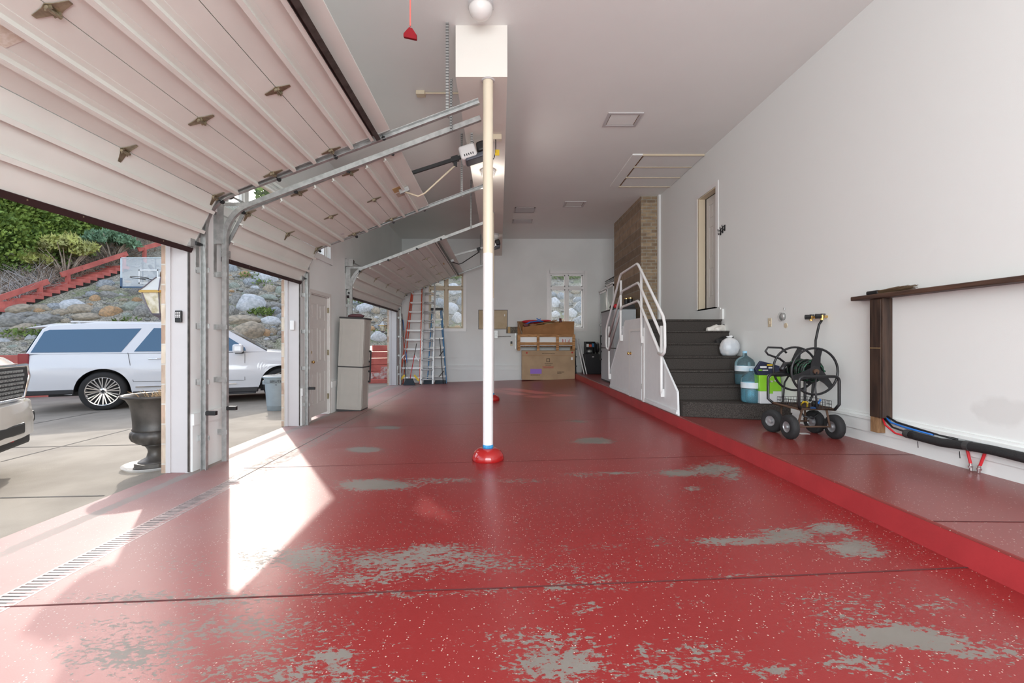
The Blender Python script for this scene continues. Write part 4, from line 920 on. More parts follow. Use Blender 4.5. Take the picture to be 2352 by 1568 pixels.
# small stones and litter (uncountable)
m = MB(); r_ = random.Random(4)
for i in range(2600):
    x = r_.uniform(-17, 5); d = r_.uniform(0.05, 6.5); y = hill_f(x)+d; z = hill_z(x, y); s = r_.uniform(0.02, 0.075)
    m.ell((x, y, z+s*0.2), (s*1.3, s, s*0.7), 6, 4, None, 0.35, i)
o = m.build('rubble', RK['grey'], smooth=False); tag(o, 'scattered small stones between the boulders on the bank', 'rubble', kind='stuff')
def leaf_cards(m, c, r3, n, s, seed, up=0.3):
    r_ = random.Random(seed)
    for i in range(n):
        while True:
            d = Vector((r_.uniform(-1,1), r_.uniform(-1,1), r_.uniform(-1,1)))
            if 0.25 < d.length < 1: break
        p = Vector(c)+Vector((d.x*r3[0], d.y*r3[1], d.z*r3[2]))
        a = Vector((r_.gauss(0,1), r_.gauss(0,1), r_.gauss(0,1)+up)).normalized(); b_ = a.orthogonal().normalized(); b_.rotate(Matrix.Rotation(r_.uniform(0, 6.28), 3, a))
        L_ = s*r_.uniform(0.6, 1.4); w = L_*0.35
        m.add([p-b_*w, p+a*L_*0.5-b_*w*0.2, p+a*L_, p+b_*w], [(0,1,2,3)])
def leafm(name, c, c2, sc=2):
    m = mat(name, c, 0.75, col2=c2, vscale=sc, spec=0.2); bb = m.node_tree.nodes['Principled BSDF']; return m
M['leafa'] = leafm('evergreen_leaves', (0.30, 0.40, 0.09), (0.11, 0.18, 0.05)); M['leafb'] = leafm('yellow_green_pine', (0.48, 0.50, 0.15), (0.28, 0.28, 0.12)); M['leafc'] = leafm('blue_green_pine', (0.24, 0.38, 0.24), (0.13, 0.22, 0.13))
M['twig'] = mat('grey_twigs', (0.46, 0.39, 0.32), 0.9, col2=(0.30, 0.22, 0.16), vscale=6); M['bark'] = mat('bark', (0.10, 0.075, 0.055), 0.9, bump=0.6, bscale=20); M['ltwig'] = mat('pale_twigs', (0.50, 0.47, 0.45), 0.9)
def conifer(seed, H, Rr, n, lm, s):
    m = MB(); r_ = random.Random(seed)
    for i in range(n):
        t = r_.random()**1.25; z = H*(0.04+0.96*t); rad = Rr*(1-t)**0.75+0.05
        a = r_.uniform(0, 6.283); lump = 1+0.22*math.sin(3*a+5*t*3+seed)+0.15*math.sin(7*a+11*t); rr = rad*lump*(r_.random()**0.35)
        p = Vector((rr*math.cos(a), rr*math.sin(a), z))
        dirn = Vector((math.cos(a)*0.8+r_.gauss(0,.35), math.sin(a)*0.8+r_.gauss(0,.35), r_.uniform(-0.3, 1.0))).normalized(); q = dirn.orthogonal().normalized(); q.rotate(Matrix.Rotation(r_.uniform(0, 6.28), 3, dirn))
        L_ = s*r_.uniform(0.6, 1.4); w = L_*0.32
        m.add([p-q*w*0.3, p+dirn*L_*0.5-q*w, p+dirn*L_, p+dirn*L_*0.5+q*w], [(0,1,2,3)])
    return m
treep = []
for i, (px, py, H, Rr) in enumerate(((5,612,4.6,1.4),(65,588,4.6,1.4),(128,560,4.4,1.4),(190,540,4.0,1.3),(-50,630,5.0,1.5),(245,512,3.2,1.2),(40,560,4.6,1.6),(110,540,4.6,1.6),(180,530,4.2,1.5),(250,520,3.0,1.3),(-70,560,4.5,1.6),(320,520,2.4,1.2))):
    p = on_hill(px, py)
    lab = ['tall dense evergreen nearest the foot of the red steps', 'tall dense evergreen second along above the lower red rail', 'dense evergreen above the gap between the two red rails', 'dense evergreen above the middle red rail', 'tall dense evergreen at the outer end of the row', 'dense evergreen behind the pines at the upper end of the bank',
           'evergreen in the back row behind the lower steps', 'evergreen in the back row behind the middle of the bank', 'evergreen in the back row beside the raised door edge', 'small evergreen on top of the bank near the raised door', 'evergreen in the back row at the outer end', 'small evergreen on top of the bank behind the hoop'][i]
    t = thing('evergreen_tree', lab, 'tree', None)
    t.location = p-Vector((0, 0, 0.1))
    conifer(i, H, Rr, 19000, M['leafa'], 0.12).build('foliage', M['leafa'], t)
    m = MB(); m.tube([(0,0,0), (0.03,0.02,H*0.8)], [0.09, 0.02], 7); m.build('trunk', M['bark'], t)
def pine(px, py, H, Rr, lm, lab, seed, n=2600):
    p = on_hill(px, py); t = thing('pine_bush', lab, 'bush'); t.location = p-Vector((0,0,0.05)); m = MB(); r_ = random.Random(seed)
    for i in range(26):
        a = r_.uniform(0, 6.28); rr = Rr*r_.uniform(0.2, 0.95); c = (rr*math.cos(a)*0.9, rr*math.sin(a)*0.9, H*(0.72+0.22*(1-rr/Rr)+r_.uniform(-0.12, 0.08)))
        leaf_cards(m, c, (Rr*0.33, Rr*0.33, H*0.12), n//26, 0.13, seed*40+i, 1.2)
    m.build('foliage', lm, t)
    m = MB()
    for i in range(16):
        a = r_.uniform(0, 6.28); e = Vector((Rr*0.8*math.cos(a), Rr*0.8*math.sin(a), H*r_.uniform(0.6, 0.85))); m.tube([(0,0,0), e*0.5+Vector((0,0,H*0.08)), e], [0.035, 0.02, 0.008], 5)
    m.build('branches', M['twig'], t)
pine(152,640,1.50,0.85,M['leafb'],'yellow-topped round pine bush above the middle red rail',2); pine(258,604,1.25,0.78,M['leafc'],'blue-green pine bush above the upper red rail',5); pine(78,640,0.9,0.45,M['leafb'],'small pale green bush between the evergreens and the lower red rail',7)
pine(345,560,1.0,0.7,M['leafc'],'blue-green pine bush behind the backboard top',9)
def brush(area, n, seed, mt, name, lab, hmax=0.9):
    m = MB(); r_ = random.Random(seed); i = 0
    while i < n:
        px = r_.uniform(area[0], area[1]); py = r_.uniform(area[2], area[3]); 
        if py > 700-(px*0.36)+8: continue
        p = on_hill(px, py); i += 1
        for k in range(3):
            d = Vector((r_.gauss(0, 0.5), r_.gauss(0, 0.4), r_.uniform(0.15, 1.0))).normalized(); L_ = hmax*r_.uniform(0.3, 1.0)
            q = p+d*L_*0.55+Vector((r_.gauss(0,.06), 0, 0)); e = q+(d+Vector((r_.gauss(0,.5), r_.gauss(0,.5), -0.1)))*L_*0.45
            m.tube([p, q, e], [0.011, 0.008, 0.003], 3)
    o = m.build(name, mt); tag(o, lab, 'brush', kind='stuff')
brush((-30, 380, 560, 700), 700, 5, M['twig'], 'dry_brush', 'tangle of bare brown brush between the red steps and the evergreens')
brush((-30, 110, 600, 700), 260, 6, M['ltwig'], 'pale_brush', 'pale grey bare twigs above the lower end of the red steps')
m = MB(); r_ = random.Random(77)
for (px, py, n_) in ((600,722,260),(640,628,140),(550,605,90),(575,640,60),(605,655,60),(1300,640,240),(1270,640,160),(1330,640,160),(1040,640,200),(1000,640,100),(825,700,60),(885,700,80),(70,770,90),(40,775,80),(290,745,60),(880,770,60)):
    p = on_hill(px, py)
    leaf_cards(m, p+Vector((0,0,0.08)), (0.45, 0.3, 0.16), n_, 0.11, int(px), 0.9)
M['grassy'] = leafm('low_green_weeds', (0.20, 0.27, 0.07), (0.09, 0.14, 0.04), 6); o = m.build('ground_weeds', M['grassy']); tag(o, 'low green weeds growing between the boulders', 'weeds', kind='stuff')
# evergreens up the bank that shade the farthest doorway
for (x, y, H, Rr, lb) in ((-9.0, 21.6, 4.6, 1.25, 'evergreen on the upper bank, hidden above the middle door'), (-6.9, 20.6, 4.2, 1.1, 'evergreen on the upper bank, above the farthest door'), (-11.2, 23.0, 4.2, 1.1, 'evergreen on the upper bank, beyond the backboard')):
    t = thing('evergreen_tree', lb, 'tree'); t.location = (x, y, hill_z(x, y)-0.1); conifer(int(-x*3), H, Rr, 2600, M['leafa'], 0.30).build('foliage', M['leafa'], t)
    m = MB(); m.tube([(0,0,0), (0.03,0.02,H*0.8)], [0.09, 0.02], 7); m.build('trunk', M['bark'], t)
# red timber stair up the bank
rs = thing('hillside_stairs', 'long red timber stairs climbing the bank towards the backboard', 'outdoor stairs')
Pa, Pb = on_hill(-60, 745), on_hill(292, 622); Pc = on_hill(400, 583)
nst = 19; d = (Pb-Pa); dh = Vector((d.x, d.y, 0)).normalized(); side = Vector((-dh.y, dh.x, 0))
for i in range(nst):
    p = Pa+d*((i+0.5)/nst)+Vector((0,0,0.16)); hl = d.length/nst
    m = MB(); m.obox(p+side*0.35, dh, side, (0,0,1), (hl*0.56, 0.42, 0.055)); m.build('tread', M['redtim'], rs)
    m = MB(); m.obox(p+side*0.35-Vector((0,0,0.12)), dh, side, (0,0,1), (hl*0.5, 0.40, 0.075)); m.build('riser', M['darkwood'], rs)
settle(rs, Pa)
def rail(pa, pb, posts, lab):
    t = thing('timber_handrail', lab, 'handrail', None); A_ = on_hill(pa[0], pa[1]+36); B_ = on_hill(pb[0], pb[1]+36)
    # rail heights from the stair line
    def lift(px, py):
        q = on_hill(px, py+36); return Vector((q.x, q.y, CH+(VY-py)*q.y/K))
    a = lift(*pa); b_ = lift(*pb); m = MB(); m.bar(a, b_, 0.06, 0.16); m.build('rail_board', M['redtim'], t, bevel=0.005)
    for f in posts:
        q = a+(b_-a)*f; m = MB(); m.bar(q+Vector((0,0.03,-0.75)), q+Vector((0,0.03,0)), 0.10, 0.10); m.build('post', M['redtim'], t)
    settle(t, a)
rail((-60,705), (111,646), (0.86,), 'red timber handrail on the lowest flight of the bank stairs')
rail((140,631), (292,582), (0.08, 0.93), 'red timber handrail on the middle flight, ending by the backboard')
rail((317,573), (420,545), (0.12,), 'red timber handrail highest on the bank behind the backboard')
# basketball hoop
hp = thing('basketball_hoop', 'clear basketball backboard with rim standing before the bank', 'basketball hoop')
Y = 14.9; k = Y/K; x0 = (277-VX)*k; x1 = x0+1.83; z1 = CH+(VY-591)*k; z0 = CH+(VY-661)*k
M['acryl'] = mat('clear_backboard', (0.75, 0.80, 0.84), 0.15, trans=0.0); M['acryl'].node_tree.nodes['Principled BSDF'].inputs['Alpha'].default_value = 0.30
m = MB(); m.box(x0+0.02, x1-0.02, Y, Y+0.012, z0+0.02, z1-0.02); m.build('backboard', M['acryl'], hp)
m = MB(); f = 0.03; m.box(x0, x1, Y-0.01, Y+0.03, z1-f, z1); m.box(x0, x0+f, Y-0.01, Y+0.03, z0, z1); m.box(x1-f, x1, Y-0.01, Y+0.03, z0, z1); m.build('board_frame', mat('pale_frame', (0.62,0.72,0.76), 0.4), hp)
m = MB(); m.box(x0, x1, Y-0.02, Y+0.03, z0, z0+0.045); m.box(x0-0.005, x0+0.05, Y-0.02, Y+0.03, z0, z0+0.33); m.box(x1-0.05, x1+0.005, Y-0.02, Y+0.03, z0, z0+0.33); m.build('edge_padding', mat('dark_blue_pad', (0.07,0.12,0.20), 0.6), hp)
xc = (x0+x1)/2; q0, q1, qz0, qz1 = xc-0.32, xc+0.32, z0+0.14, z0+0.60
m = MB(); w = 0.035
m.box(q0, q1, Y-0.008, Y-0.002, qz1-w, qz1); m.box(q0, q0+w, Y-0.008, Y-0.002, qz0, qz1); m.box(q1-w, q1, Y-0.008, Y-0.002, qz0, qz1); m.box(q0, q1, Y-0.008, Y-0.002, qz0, qz0+w); m.build('target_square', M['white'], hp)
m = MB()
for xx in (xc-0.22, xc+0.20): m.box(xx-0.012, xx+0.012, Y+0.02, Y+0.05, z0+0.1, z1-0.02)
m.build('support_strut', M['dsteel'], hp)
rc = Vector((xc, Y-0.38, z0+0.28)); m = MB(); m.tube([rc+Vector((0.23*math.cos(a), 0.23*math.sin(a), 0)) for a in [2*math.pi*i/24 for i in range(24)]], 0.012, 6, True); m.bar((xc-0.1, Y, z0+0.27), (xc-0.15, Y-0.25, z0+0.27), 0.02); m.bar((xc+0.1, Y, z0+0.27), (xc+0.15, Y-0.25, z0+0.27), 0.02); m.build('rim', M['dsteel'], hp)
gz = hill_z(xc, Y+0.75)-0.1; m = MB(); m.bar((xc, Y+0.75, gz), (xc, Y+0.75, z0+0.5), 0.13); m.bar((xc-0.0, Y+0.75, z0+0.15), (xc, Y+0.03, z0+0.75), 0.07); m.bar((xc, Y+0.75, z0-0.2), (xc, Y+0.03, z0+0.25), 0.07); m.build('pole', M['dsteel'], hp)
settle(hp, (xc, Y+0.7, gz))
# ---- lanterns
def lantern(X, Y, zc, s, wallx, lab):
    t = thing('wall_lantern', lab, 'lantern'); n = 6
    def hexa(m, prof): m.lathe([(r*s, zc+h*s) for r, h in prof], (X, Y, 0), n)
    M_g = M['lglass']
    m = MB(); hexa(m, [(0.115, 0.0), (0.104, -0.035), (0.082, -0.10), (0.055, -0.15)]); m.build('glass_body', M_g, t)
    m = MB(); hexa(m, [(0.13, 0.0), (0.095, 0.03), (0.055, 0.075), (0.028, 0.10), (0.02, 0.105)]); m.build('roof', M['lglass2'], t)
    m = MB(); hexa(m, [(0.132, -0.012), (0.134, 0.004)]); m.build('collar', M['gold'], t)
    m = MB()
    for i in range(n):
        a = 2*math.pi*i/n; P = lambda r, h: Vector((X+r*s*math.cos(a), Y+r*s*math.sin(a), zc+h*s))
        m.tube([P(0.134, 0), P(0.099, 0.03), P(0.058, 0.076), P(0.03, 0.102)], 0.004*s, 5); m.tube([P(0.117, 0), P(0.106, -0.035), P(0.084, -0.10), P(0.057, -0.15)], 0.004*s, 5)
    m.build('leading', M['ldark'], t)
    m = MB(); hexa(m, [(0.058, -0.148), (0.05, -0.16), (0.02, -0.175), (0.012, -0.19)]); m.build('finial', M['ldark'], t)
    m = MB(); m.tube([(X, Y, zc+0.10*s), (X, Y, zc+0.135*s), (X+0.02*s, Y, zc+0.16*s), (X+0.06*s, Y, zc+0.175*s), (wallx-0.02, Y, zc+0.15*s), (wallx, Y, zc+0.09*s)], 0.009*s, 8); m.build('arm', M['copper'], t, True)
    m = MB(); m.box(wallx-0.02, wallx, Y-0.05*s, Y+0.05*s, zc-0.02*s, zc+0.24*s); m.build('wall_plate', M['copper'], t, bevel=0.004)
    settle(t, (wallx, Y, zc))
M['lglass'] = mat('mottled_lantern_glass', (0.72, 0.70, 0.60), 0.2, col2=(0.46, 0.42, 0.26), vscale=14); M['lglass'].node_tree.nodes['Principled BSDF'].inputs['Alpha'].default_value = 0.92
M['lglass2'] = mat('clear_lantern_glass', (0.62, 0.66, 0.66), 0.12); M['lglass2'].node_tree.nodes['Principled BSDF'].inputs['Alpha'].default_value = 0.8
M['ldark'] = mat('lead_came', (0.14, 0.13, 0.17), 0.5, 0.4); M['copper'] = mat('bronze', (0.16, 0.11, 0.08), 0.4, 0.7)
lantern(-3.79, 5.10, 1.735, 1.62, XL-0.31, 'large hexagonal glass wall lantern outside the nearest wide door')
lantern(-3.79, 14.8, 1.72, 1.30, XL-0.31, 'small hexagonal glass wall lantern outside the farthest door')
# ---- urn
ur = thing('garden_urn', 'dark bronze fluted garden urn on a clear saucer outside the nearest door', 'urn'); ux, uy = -3.83, 5.07; uz = drive_z(ux, uy)
M['urn'] = mat('dark_bronze_resin', (0.095, 0.085, 0.075), 0.45, 0.25, col2=(0.055, 0.05, 0.045), vscale=6)
m = MB(); m.lathe([(0.285, 0.80), (0.31, 0.805), (0.315, 0.785), (0.29, 0.77), (0.265, 0.755), (0.235, 0.70), (0.218, 0.62), (0.208, 0.52), (0.205, 0.44), (0.215, 0.425), (0.205, 0.41)], (ux, uy, uz), 40, cap=False)
m.lathe([(0.285, 0.80), (0.26, 0.78), (0.24, 0.74)], (ux, uy, uz), 40, cap=False); m.build('bowl', M['urn'], ur, True)
m = MB(); m.lathe([(0.205, 0.412), (0.228, 0.39), (0.232, 0.35), (0.215, 0.31), (0.17, 0.275), (0.12, 0.262)], (ux, uy, uz), 96, cap=False, wob=lambda a, h: 1+0.035*abs(math.sin(9*a))-0.02); m.build('fluted_belly', M['urn'], ur, True)
m = MB(); m.lathe([(0.12, 0.265), (0.125, 0.25), (0.095, 0.235), (0.075, 0.20), (0.07, 0.17), (0.085, 0.11), (0.13, 0.085), (0.155, 0.07), (0.165, 0.055)], (ux, uy, uz), 40); m.build('pedestal', M['urn'], ur, True)
m = MB(); m.lathe([(0.19, 0.06), (0.192, 0.02), (0.20, 0.018), (0.20, 0.004)], (ux, uy, uz), 8); m.build('plinth', M['urn'], ur)
m = MB(); m.lathe([(0.24, 0.74), (0.02, 0.75)], (ux, uy, uz), 24); m.build('soil', M['bark'], ur)
m = MB(); r_ = random.Random(3)
for i in range(70):
    a = r_.uniform(0, 6.28); rr = r_.uniform(0, 0.17); p = Vector((ux+rr*math.cos(a)+0.04, uy+rr*math.sin(a), uz+0.745)); e = p+Vector((r_.gauss(0,.06), r_.gauss(0,.06), r_.uniform(0.02, 0.12))); m.tube([p, (p+e)/2+Vector((r_.gauss(0,.015), 0, 0.02)), e], 0.0022, 3)
m.build('dried_stems', mat('dry_straw', (0.42, 0.30, 0.17), 0.9), ur)
settle(ur, (ux, uy, uz))
sa = MB(); sa.lathe([(0.01, 0.004), (0.25, 0.004), (0.285, 0.035), (0.292, 0.036), (0.292, 0.03), (0.262, 0.0)], (ux-0.02, uy, uz), 36, cap=False)
M['clearp'] = mat('clear_plastic', (0.8, 0.8, 0.78), 0.15); M['clearp'].node_tree.nodes['Principled BSDF'].inputs['Alpha'].default_value = 0.45
o = sa.build('plant_saucer', M['clearp'], None, True); tag(o, 'clear plastic saucer under the bronze urn', 'saucer')
# ---- trash can
tc_ = thing('trash_can', 'grey plastic trash can standing by the SUV front wheel', 'trash can'); tx, ty = -4.55, 9.35; tz = drive_z(tx, ty)
M['tcan'] = mat('grey_blue_plastic', (0.30, 0.355, 0.385), 0.5, var=0.08)
m = MB(); m.lathe([(0.19, 0.0), (0.20, 0.01), (0.235, 0.55), (0.24, 0.555), (0.255, 0.57), (0.262, 0.66), (0.25, 0.665), (0.21, 0.1)], (tx, ty, tz), 36, cap=False); m.build('bin', M['tcan'], tc_, True, angle=50)
m = MB(); m.lathe([(0.268, 0.655), (0.285, 0.66), (0.288, 0.685), (0.265, 0.70), (0.25, 0.69)], (tx, ty, tz), 36, cap=False); m.build('rim', M['tcan'], tc_, True)
m = MB(); m.lathe([(0.258, 0.675), (0.262, 0.712), (0.235, 0.705), (0.2, 0.55)], (tx, ty, tz), 36, cap=False, wob=lambda a, h: 1+0.02*math.sin(9*a)); m.build('liner_bag', M['clearp'], tc_, True)
m = MB(); m.box(tx-0.30, tx-0.235, ty-0.05, ty+0.05, tz+0.52, tz+0.60); m.build('handle', M['tcan'], tc_, bevel=0.01)
phi = math.atan2(-ty, -tx)  # towards the viewer
def curved_text(txt, size, z, rad, name, m_):
    mt = Matrix.Rotation(phi+R(90)+R(-8), 4, 'Z') @ Matrix.Translation((0, -rad, 0)) @ Matrix.Rotation(R(90), 4, 'X')
    return text_mesh(name, txt, size, m_, tc_, Matrix.Translation((tx, ty, z)) @ mt)
curved_text('BRUTE', 0.075, tz+0.60, 0.276, 'lettering', M['black']); curved_text('32', 0.04, tz+0.535, 0.262, 'lettering', M['black'])
settle(tc_, (tx, ty, tz))
# keypad and sensor on the jambs
kp = thing('door_keypad', 'black keypad with white keys on the white jamb board', 'keypad'); y = D1[1]-0.035; x = -3.345; z = 1.445
m = MB(); m.box(x-0.034, x+0.034, y-0.022, y, z-0.062, z+0.062); m.build('keypad_body', M['black'], kp, bevel=0.006)
for i in range(3):
    for j in range(4):
        m = MB(); cx = x-0.018+0.018*i; cz = z+0.042-0.016*j; m.box(cx-0.006, cx+0.006, y-0.026, y-0.021, cz-0.005, cz+0.005); m.build('key', M['white'], kp)
settle(kp, (x, y, z))
y = D2[1]-0.035; m = MB(); m.box(-3.395, -3.325, y-0.03, y, 1.37, 1.53); o = m.build('motion_sensor', M['white'], bevel=0.015, seg=3); tag(o, 'white rounded sensor box on the jamb of the narrow doorway', 'sensor')
# ================================================================ VEHICLES
M['suvp'] = mat('white_car_paint', (0.66, 0.68, 0.72), 0.18, coat=0.6); M['truckp'] = mat('pearl_white_paint', (0.70, 0.68, 0.63), 0.2, coat=0.6)
M['cglass'] = mat('tinted_glass', (0.03, 0.10, 0.19), 0.05, spec=0.8); M['chrome'] = mat('chrome', (0.85, 0.85, 0.86), 0.08, 1.0); M['trimb'] = mat('dark_cladding', (0.025, 0.025, 0.028), 0.55)  # blue base colour of the car glass stands for reflected sky
M['lens'] = mat('red_lens', (0.25, 0.01, 0.02), 0.1); M['lensw'] = mat('clear_lens', (0.62, 0.62, 0.62), 0.08, spec=0.8); M['asph'] = mat('orange_lens', (0.5, 0.15, 0.08), 0.2)
def wheel(parent, x, ysign, yout, R_=0.41, rim=0.295, name='wheel', spokes=12):
    """wheel assembly in car space, outer face at y=yout (sign ysign)"""
    s = ysign; w = 0.28
    t = MB(); t.lathe([(rim, 0), (R_-0.05, -0.012), (R_-0.015, 0.01), (R_, 0.045), (R_, w-0.045), (R_-0.02, w), (rim, w)], (0,0,0), 48, 'y', cap=False)
    if s > 0:
        t.v = [(v[0], -v[1], v[2]) for v in t.v]
    tf = Matrix.Translation((x, yout, R_))
    tyre = t.build('tyre', M['rubber'], parent, True, tf=tf, angle=50)
    m = MB(); q = -1 if s > 0 else 1
    def yy(d): return q*d
    pr = [(rim+0.004, yy(-0.003)), (rim-0.012, yy(0.0)), (rim-0.03, yy(0.03)), (rim-0.04, yy(0.15))]
    m.lathe(pr, (0,0,0), 48, 'y', cap=False)
    for i in range(spokes):
        a = 2*math.pi*i/spokes+0.13
        for da in (-0.055, 0.055):
            a0 = a+da*0.5; a1 = a+da*2.0
            m.bar((0.06*math.cos(a0), yy(0.035), 0.06*math.sin(a0)), ((rim-0.018)*math.cos(a1), yy(0.012), (rim-0.018)*math.sin(a1)), 0.020, 0.03, up=(0,1,0))
    m.lathe([(0.075, yy(0.06)), (0.07, yy(0.025)), (0.03, yy(0.018)), (0.001, yy(0.018))], (0,0,0), 24, 'y', cap=False)
    m.build('rim', M['chrome'], tyre, False, tf=tf)
    m = MB(); m.lathe([(rim-0.02, yy(0.16)), (0.001, yy(0.16))], (0,0,0), 32, 'y', cap=False); m.build('brake_disc', M['trimb'], tyre, tf=tf)
    m = MB(); m.lathe([(0.032, yy(0.012)), (0.001, yy(0.010))], (0,0,0), 20, 'y', cap=False); m.build('hub_cap', M['black'], tyre, tf=tf)
    return tyre
def interp(tab, x):
    if x <= tab[0][0]: return tab[0][1]
    for (a, b_) in zip(tab[:-1], tab[1:]):
        if x <= b_[0]:
            f = (x-a[0])/(b_[0]-a[0]); return a[1]+(b_[1]-a[1])*f
    return tab[-1][1]
def body(x0, x1, top, bot, halfw, arches, belt_in, n=150, rows=9, nose=0.25, tail=0.18):
    """lower body shell: top(x), bot(x), halfw; arches [(xc,zc,r)]"""
    m = MB(); st = []
    for i in range(n+1):
        x = x0+(x1-x0)*i/n; zb = interp(bot, x)
        for (xc, zc, r_) in arches:
            dx = x-xc
            if abs(dx) < r_: zb = max(zb, zc+math.sqrt(r_*r_-dx*dx))
        zt = max(interp(top, x), zb+0.03)
        e = 0
        if x1-x < nose: e = (1-(x1-x)/nose)**2*0.30
        if x-x0 < tail: e = (1-(x-x0)/tail)**2*0.13
        ring = []
        for j in range(rows):
            f = j/(rows-1); z = zb+(zt-zb)*f
            g = (z-0.42)/(1.2-0.42)
            w = halfw-e-0.035*(1-min(1, max(0, g*3)))-belt_in*max(0, g-0.35)**1.5+0.012*math.exp(-((g-0.62)/0.05)**2)
            ring.append((w, z))
        # crown of the bonnet / shoulder
        zt2 = zt
        ring += [(ring[-1][0]-0.03, zt+0.012), (ring[-1][0]-0.35, zt+0.04), (0, zt+0.05)]
        st.append((x, ring))
    vs = []; nr = len(st[0][1])
    for s in (1, -1):
        for (x, ring) in st:
            for (w, z) in ring: vs.append((x, s*w, z))
    fs = []; off = (n+1)*nr
    for i in range(n):
        for j in range(nr-1):
            for o_ in (0, off): fs.append((o_+i*nr+j, o_+i*nr+j+1, o_+(i+1)*nr+j+1, o_+(i+1)*nr+j))
    for i in (0, n):
        for j in range(nr-1): fs.append((i*nr+j, i*nr+j+1, off+i*nr+j+1, off+i*nr+j))
    m.add(vs, fs); return m
car = thing('suv', 'long white SUV with chrome wheels parked across the driveway', 'car')
arch = [(0, 0.41, 0.475), (3.407, 0.41, 0.475)]
top = [(-1.30, 0.98), (-1.26, 1.17), (-1.0, 1.20), (2.6, 1.20), (3.05, 1.22), (3.2, 1.215), (4.0, 1.15), (4.30, 1.04), (4.42, 0.86)]
bot = [(-1.30, 0.62), (-1.2, 0.42), (-0.5, 0.36), (3.9, 0.36), (4.3, 0.40), (4.42, 0.55)]
body(-1.30, 4.42, top, bot, 1.03, arch, 0.10).build('body_shell', M['suvp'], car, True, angle=35)
# greenhouse
def glasshouse(parent, pts_low, pts_high, wl, wh, mt):
    """pts_low/high: x,z outline pairs, loft side to side"""
    pass
prof = [(-1.22, 1.20), (-1.02, 1.72), (-0.90, 1.80), (-0.2, 1.87), (1.2, 1.88), (1.85, 1.84), (2.25, 1.74), (3.10, 1.22)]
def gw(z): return 0.985-0.30*(z-1.2)
m = MB(); n = len(prof)
inner = [(x, z) for x, z in prof]
vs = [(x, gw(z), z) for x, z in inner]+[(x, -gw(z), z) for x, z in inner]
m.add(vs, [tuple(range(n)), tuple(range(2*n-1, n-1, -1))]+[(i, i+1, n+i+1, n+i) for i in range(n-1)])
m.build('cabin', M['suvp'], car, bevel=0.03, seg=3)
def side_quad(pts, off, name, mt, th=0.004):
    for s in (-1, 1):
        m = MB(); k_ = len(pts); a = [(x, s*(gw(z)+off), z) for x, z in pts]; b_ = [(x, s*(gw(z)+off-th-0.02), z) for x, z in pts]
        m.add(a+b_, [tuple(range(k_)), tuple(range(2*k_-1, k_-1, -1))]+[(i, (i+1) % k_, k_+(i+1) % k_, k_+i) for i in range(k_)])
        m.build(name, mt, car)
side_quad([(-1.14, 1.235), (-0.98, 1.66), (-0.9, 1.70), (0.62, 1.75), (0.30, 1.235)], 0.006, 'rear_quarter_window', M['cglass'])
side_quad([(0.52, 1.245), (0.84, 1.76), (1.42, 1.765), (1.42, 1.245)], 0.008, 'rear_door_window', M['cglass'])
side_quad([(1.46, 1.245), (1.46, 1.765), (1.80, 1.755), (2.10, 1.69), (2.62, 1.32), (2.64, 1.245)], 0.008, 'front_door_window', M['cglass'])
m = MB(); m.add([(3.06, s*0.93, 1.24) for s in (-1, 1)]+[(2.27, s*0.80, 1.735) for s in (1, -1)], [(0,1,2,3)]); m.v = [(x+0.02, y, z+0.02) for x, y, z in m.v]; m.build('windscreen', M['cglass'], car)
m = MB(); m.add([(-1.215, s*0.93, 1.24) for s in (-1, 1)]+[(-1.02, s*0.80, 1.70) for s in (1, -1)], [(0,1,2,3)]); m.v = [(x-0.02, y, z) for x, y, z in m.v]; m.build('tailgate_window', M['cglass'], car)
m = MB(); m.prism([(-1.30, 1.725), (-1.22, 1.755), (-0.85, 1.835), (-0.6, 1.845), (-0.6, 1.80), (-1.0, 1.76)], 'y', -0.76, 0.76); m.build('roof_spoiler', M['suvp'], car, bevel=0.01)
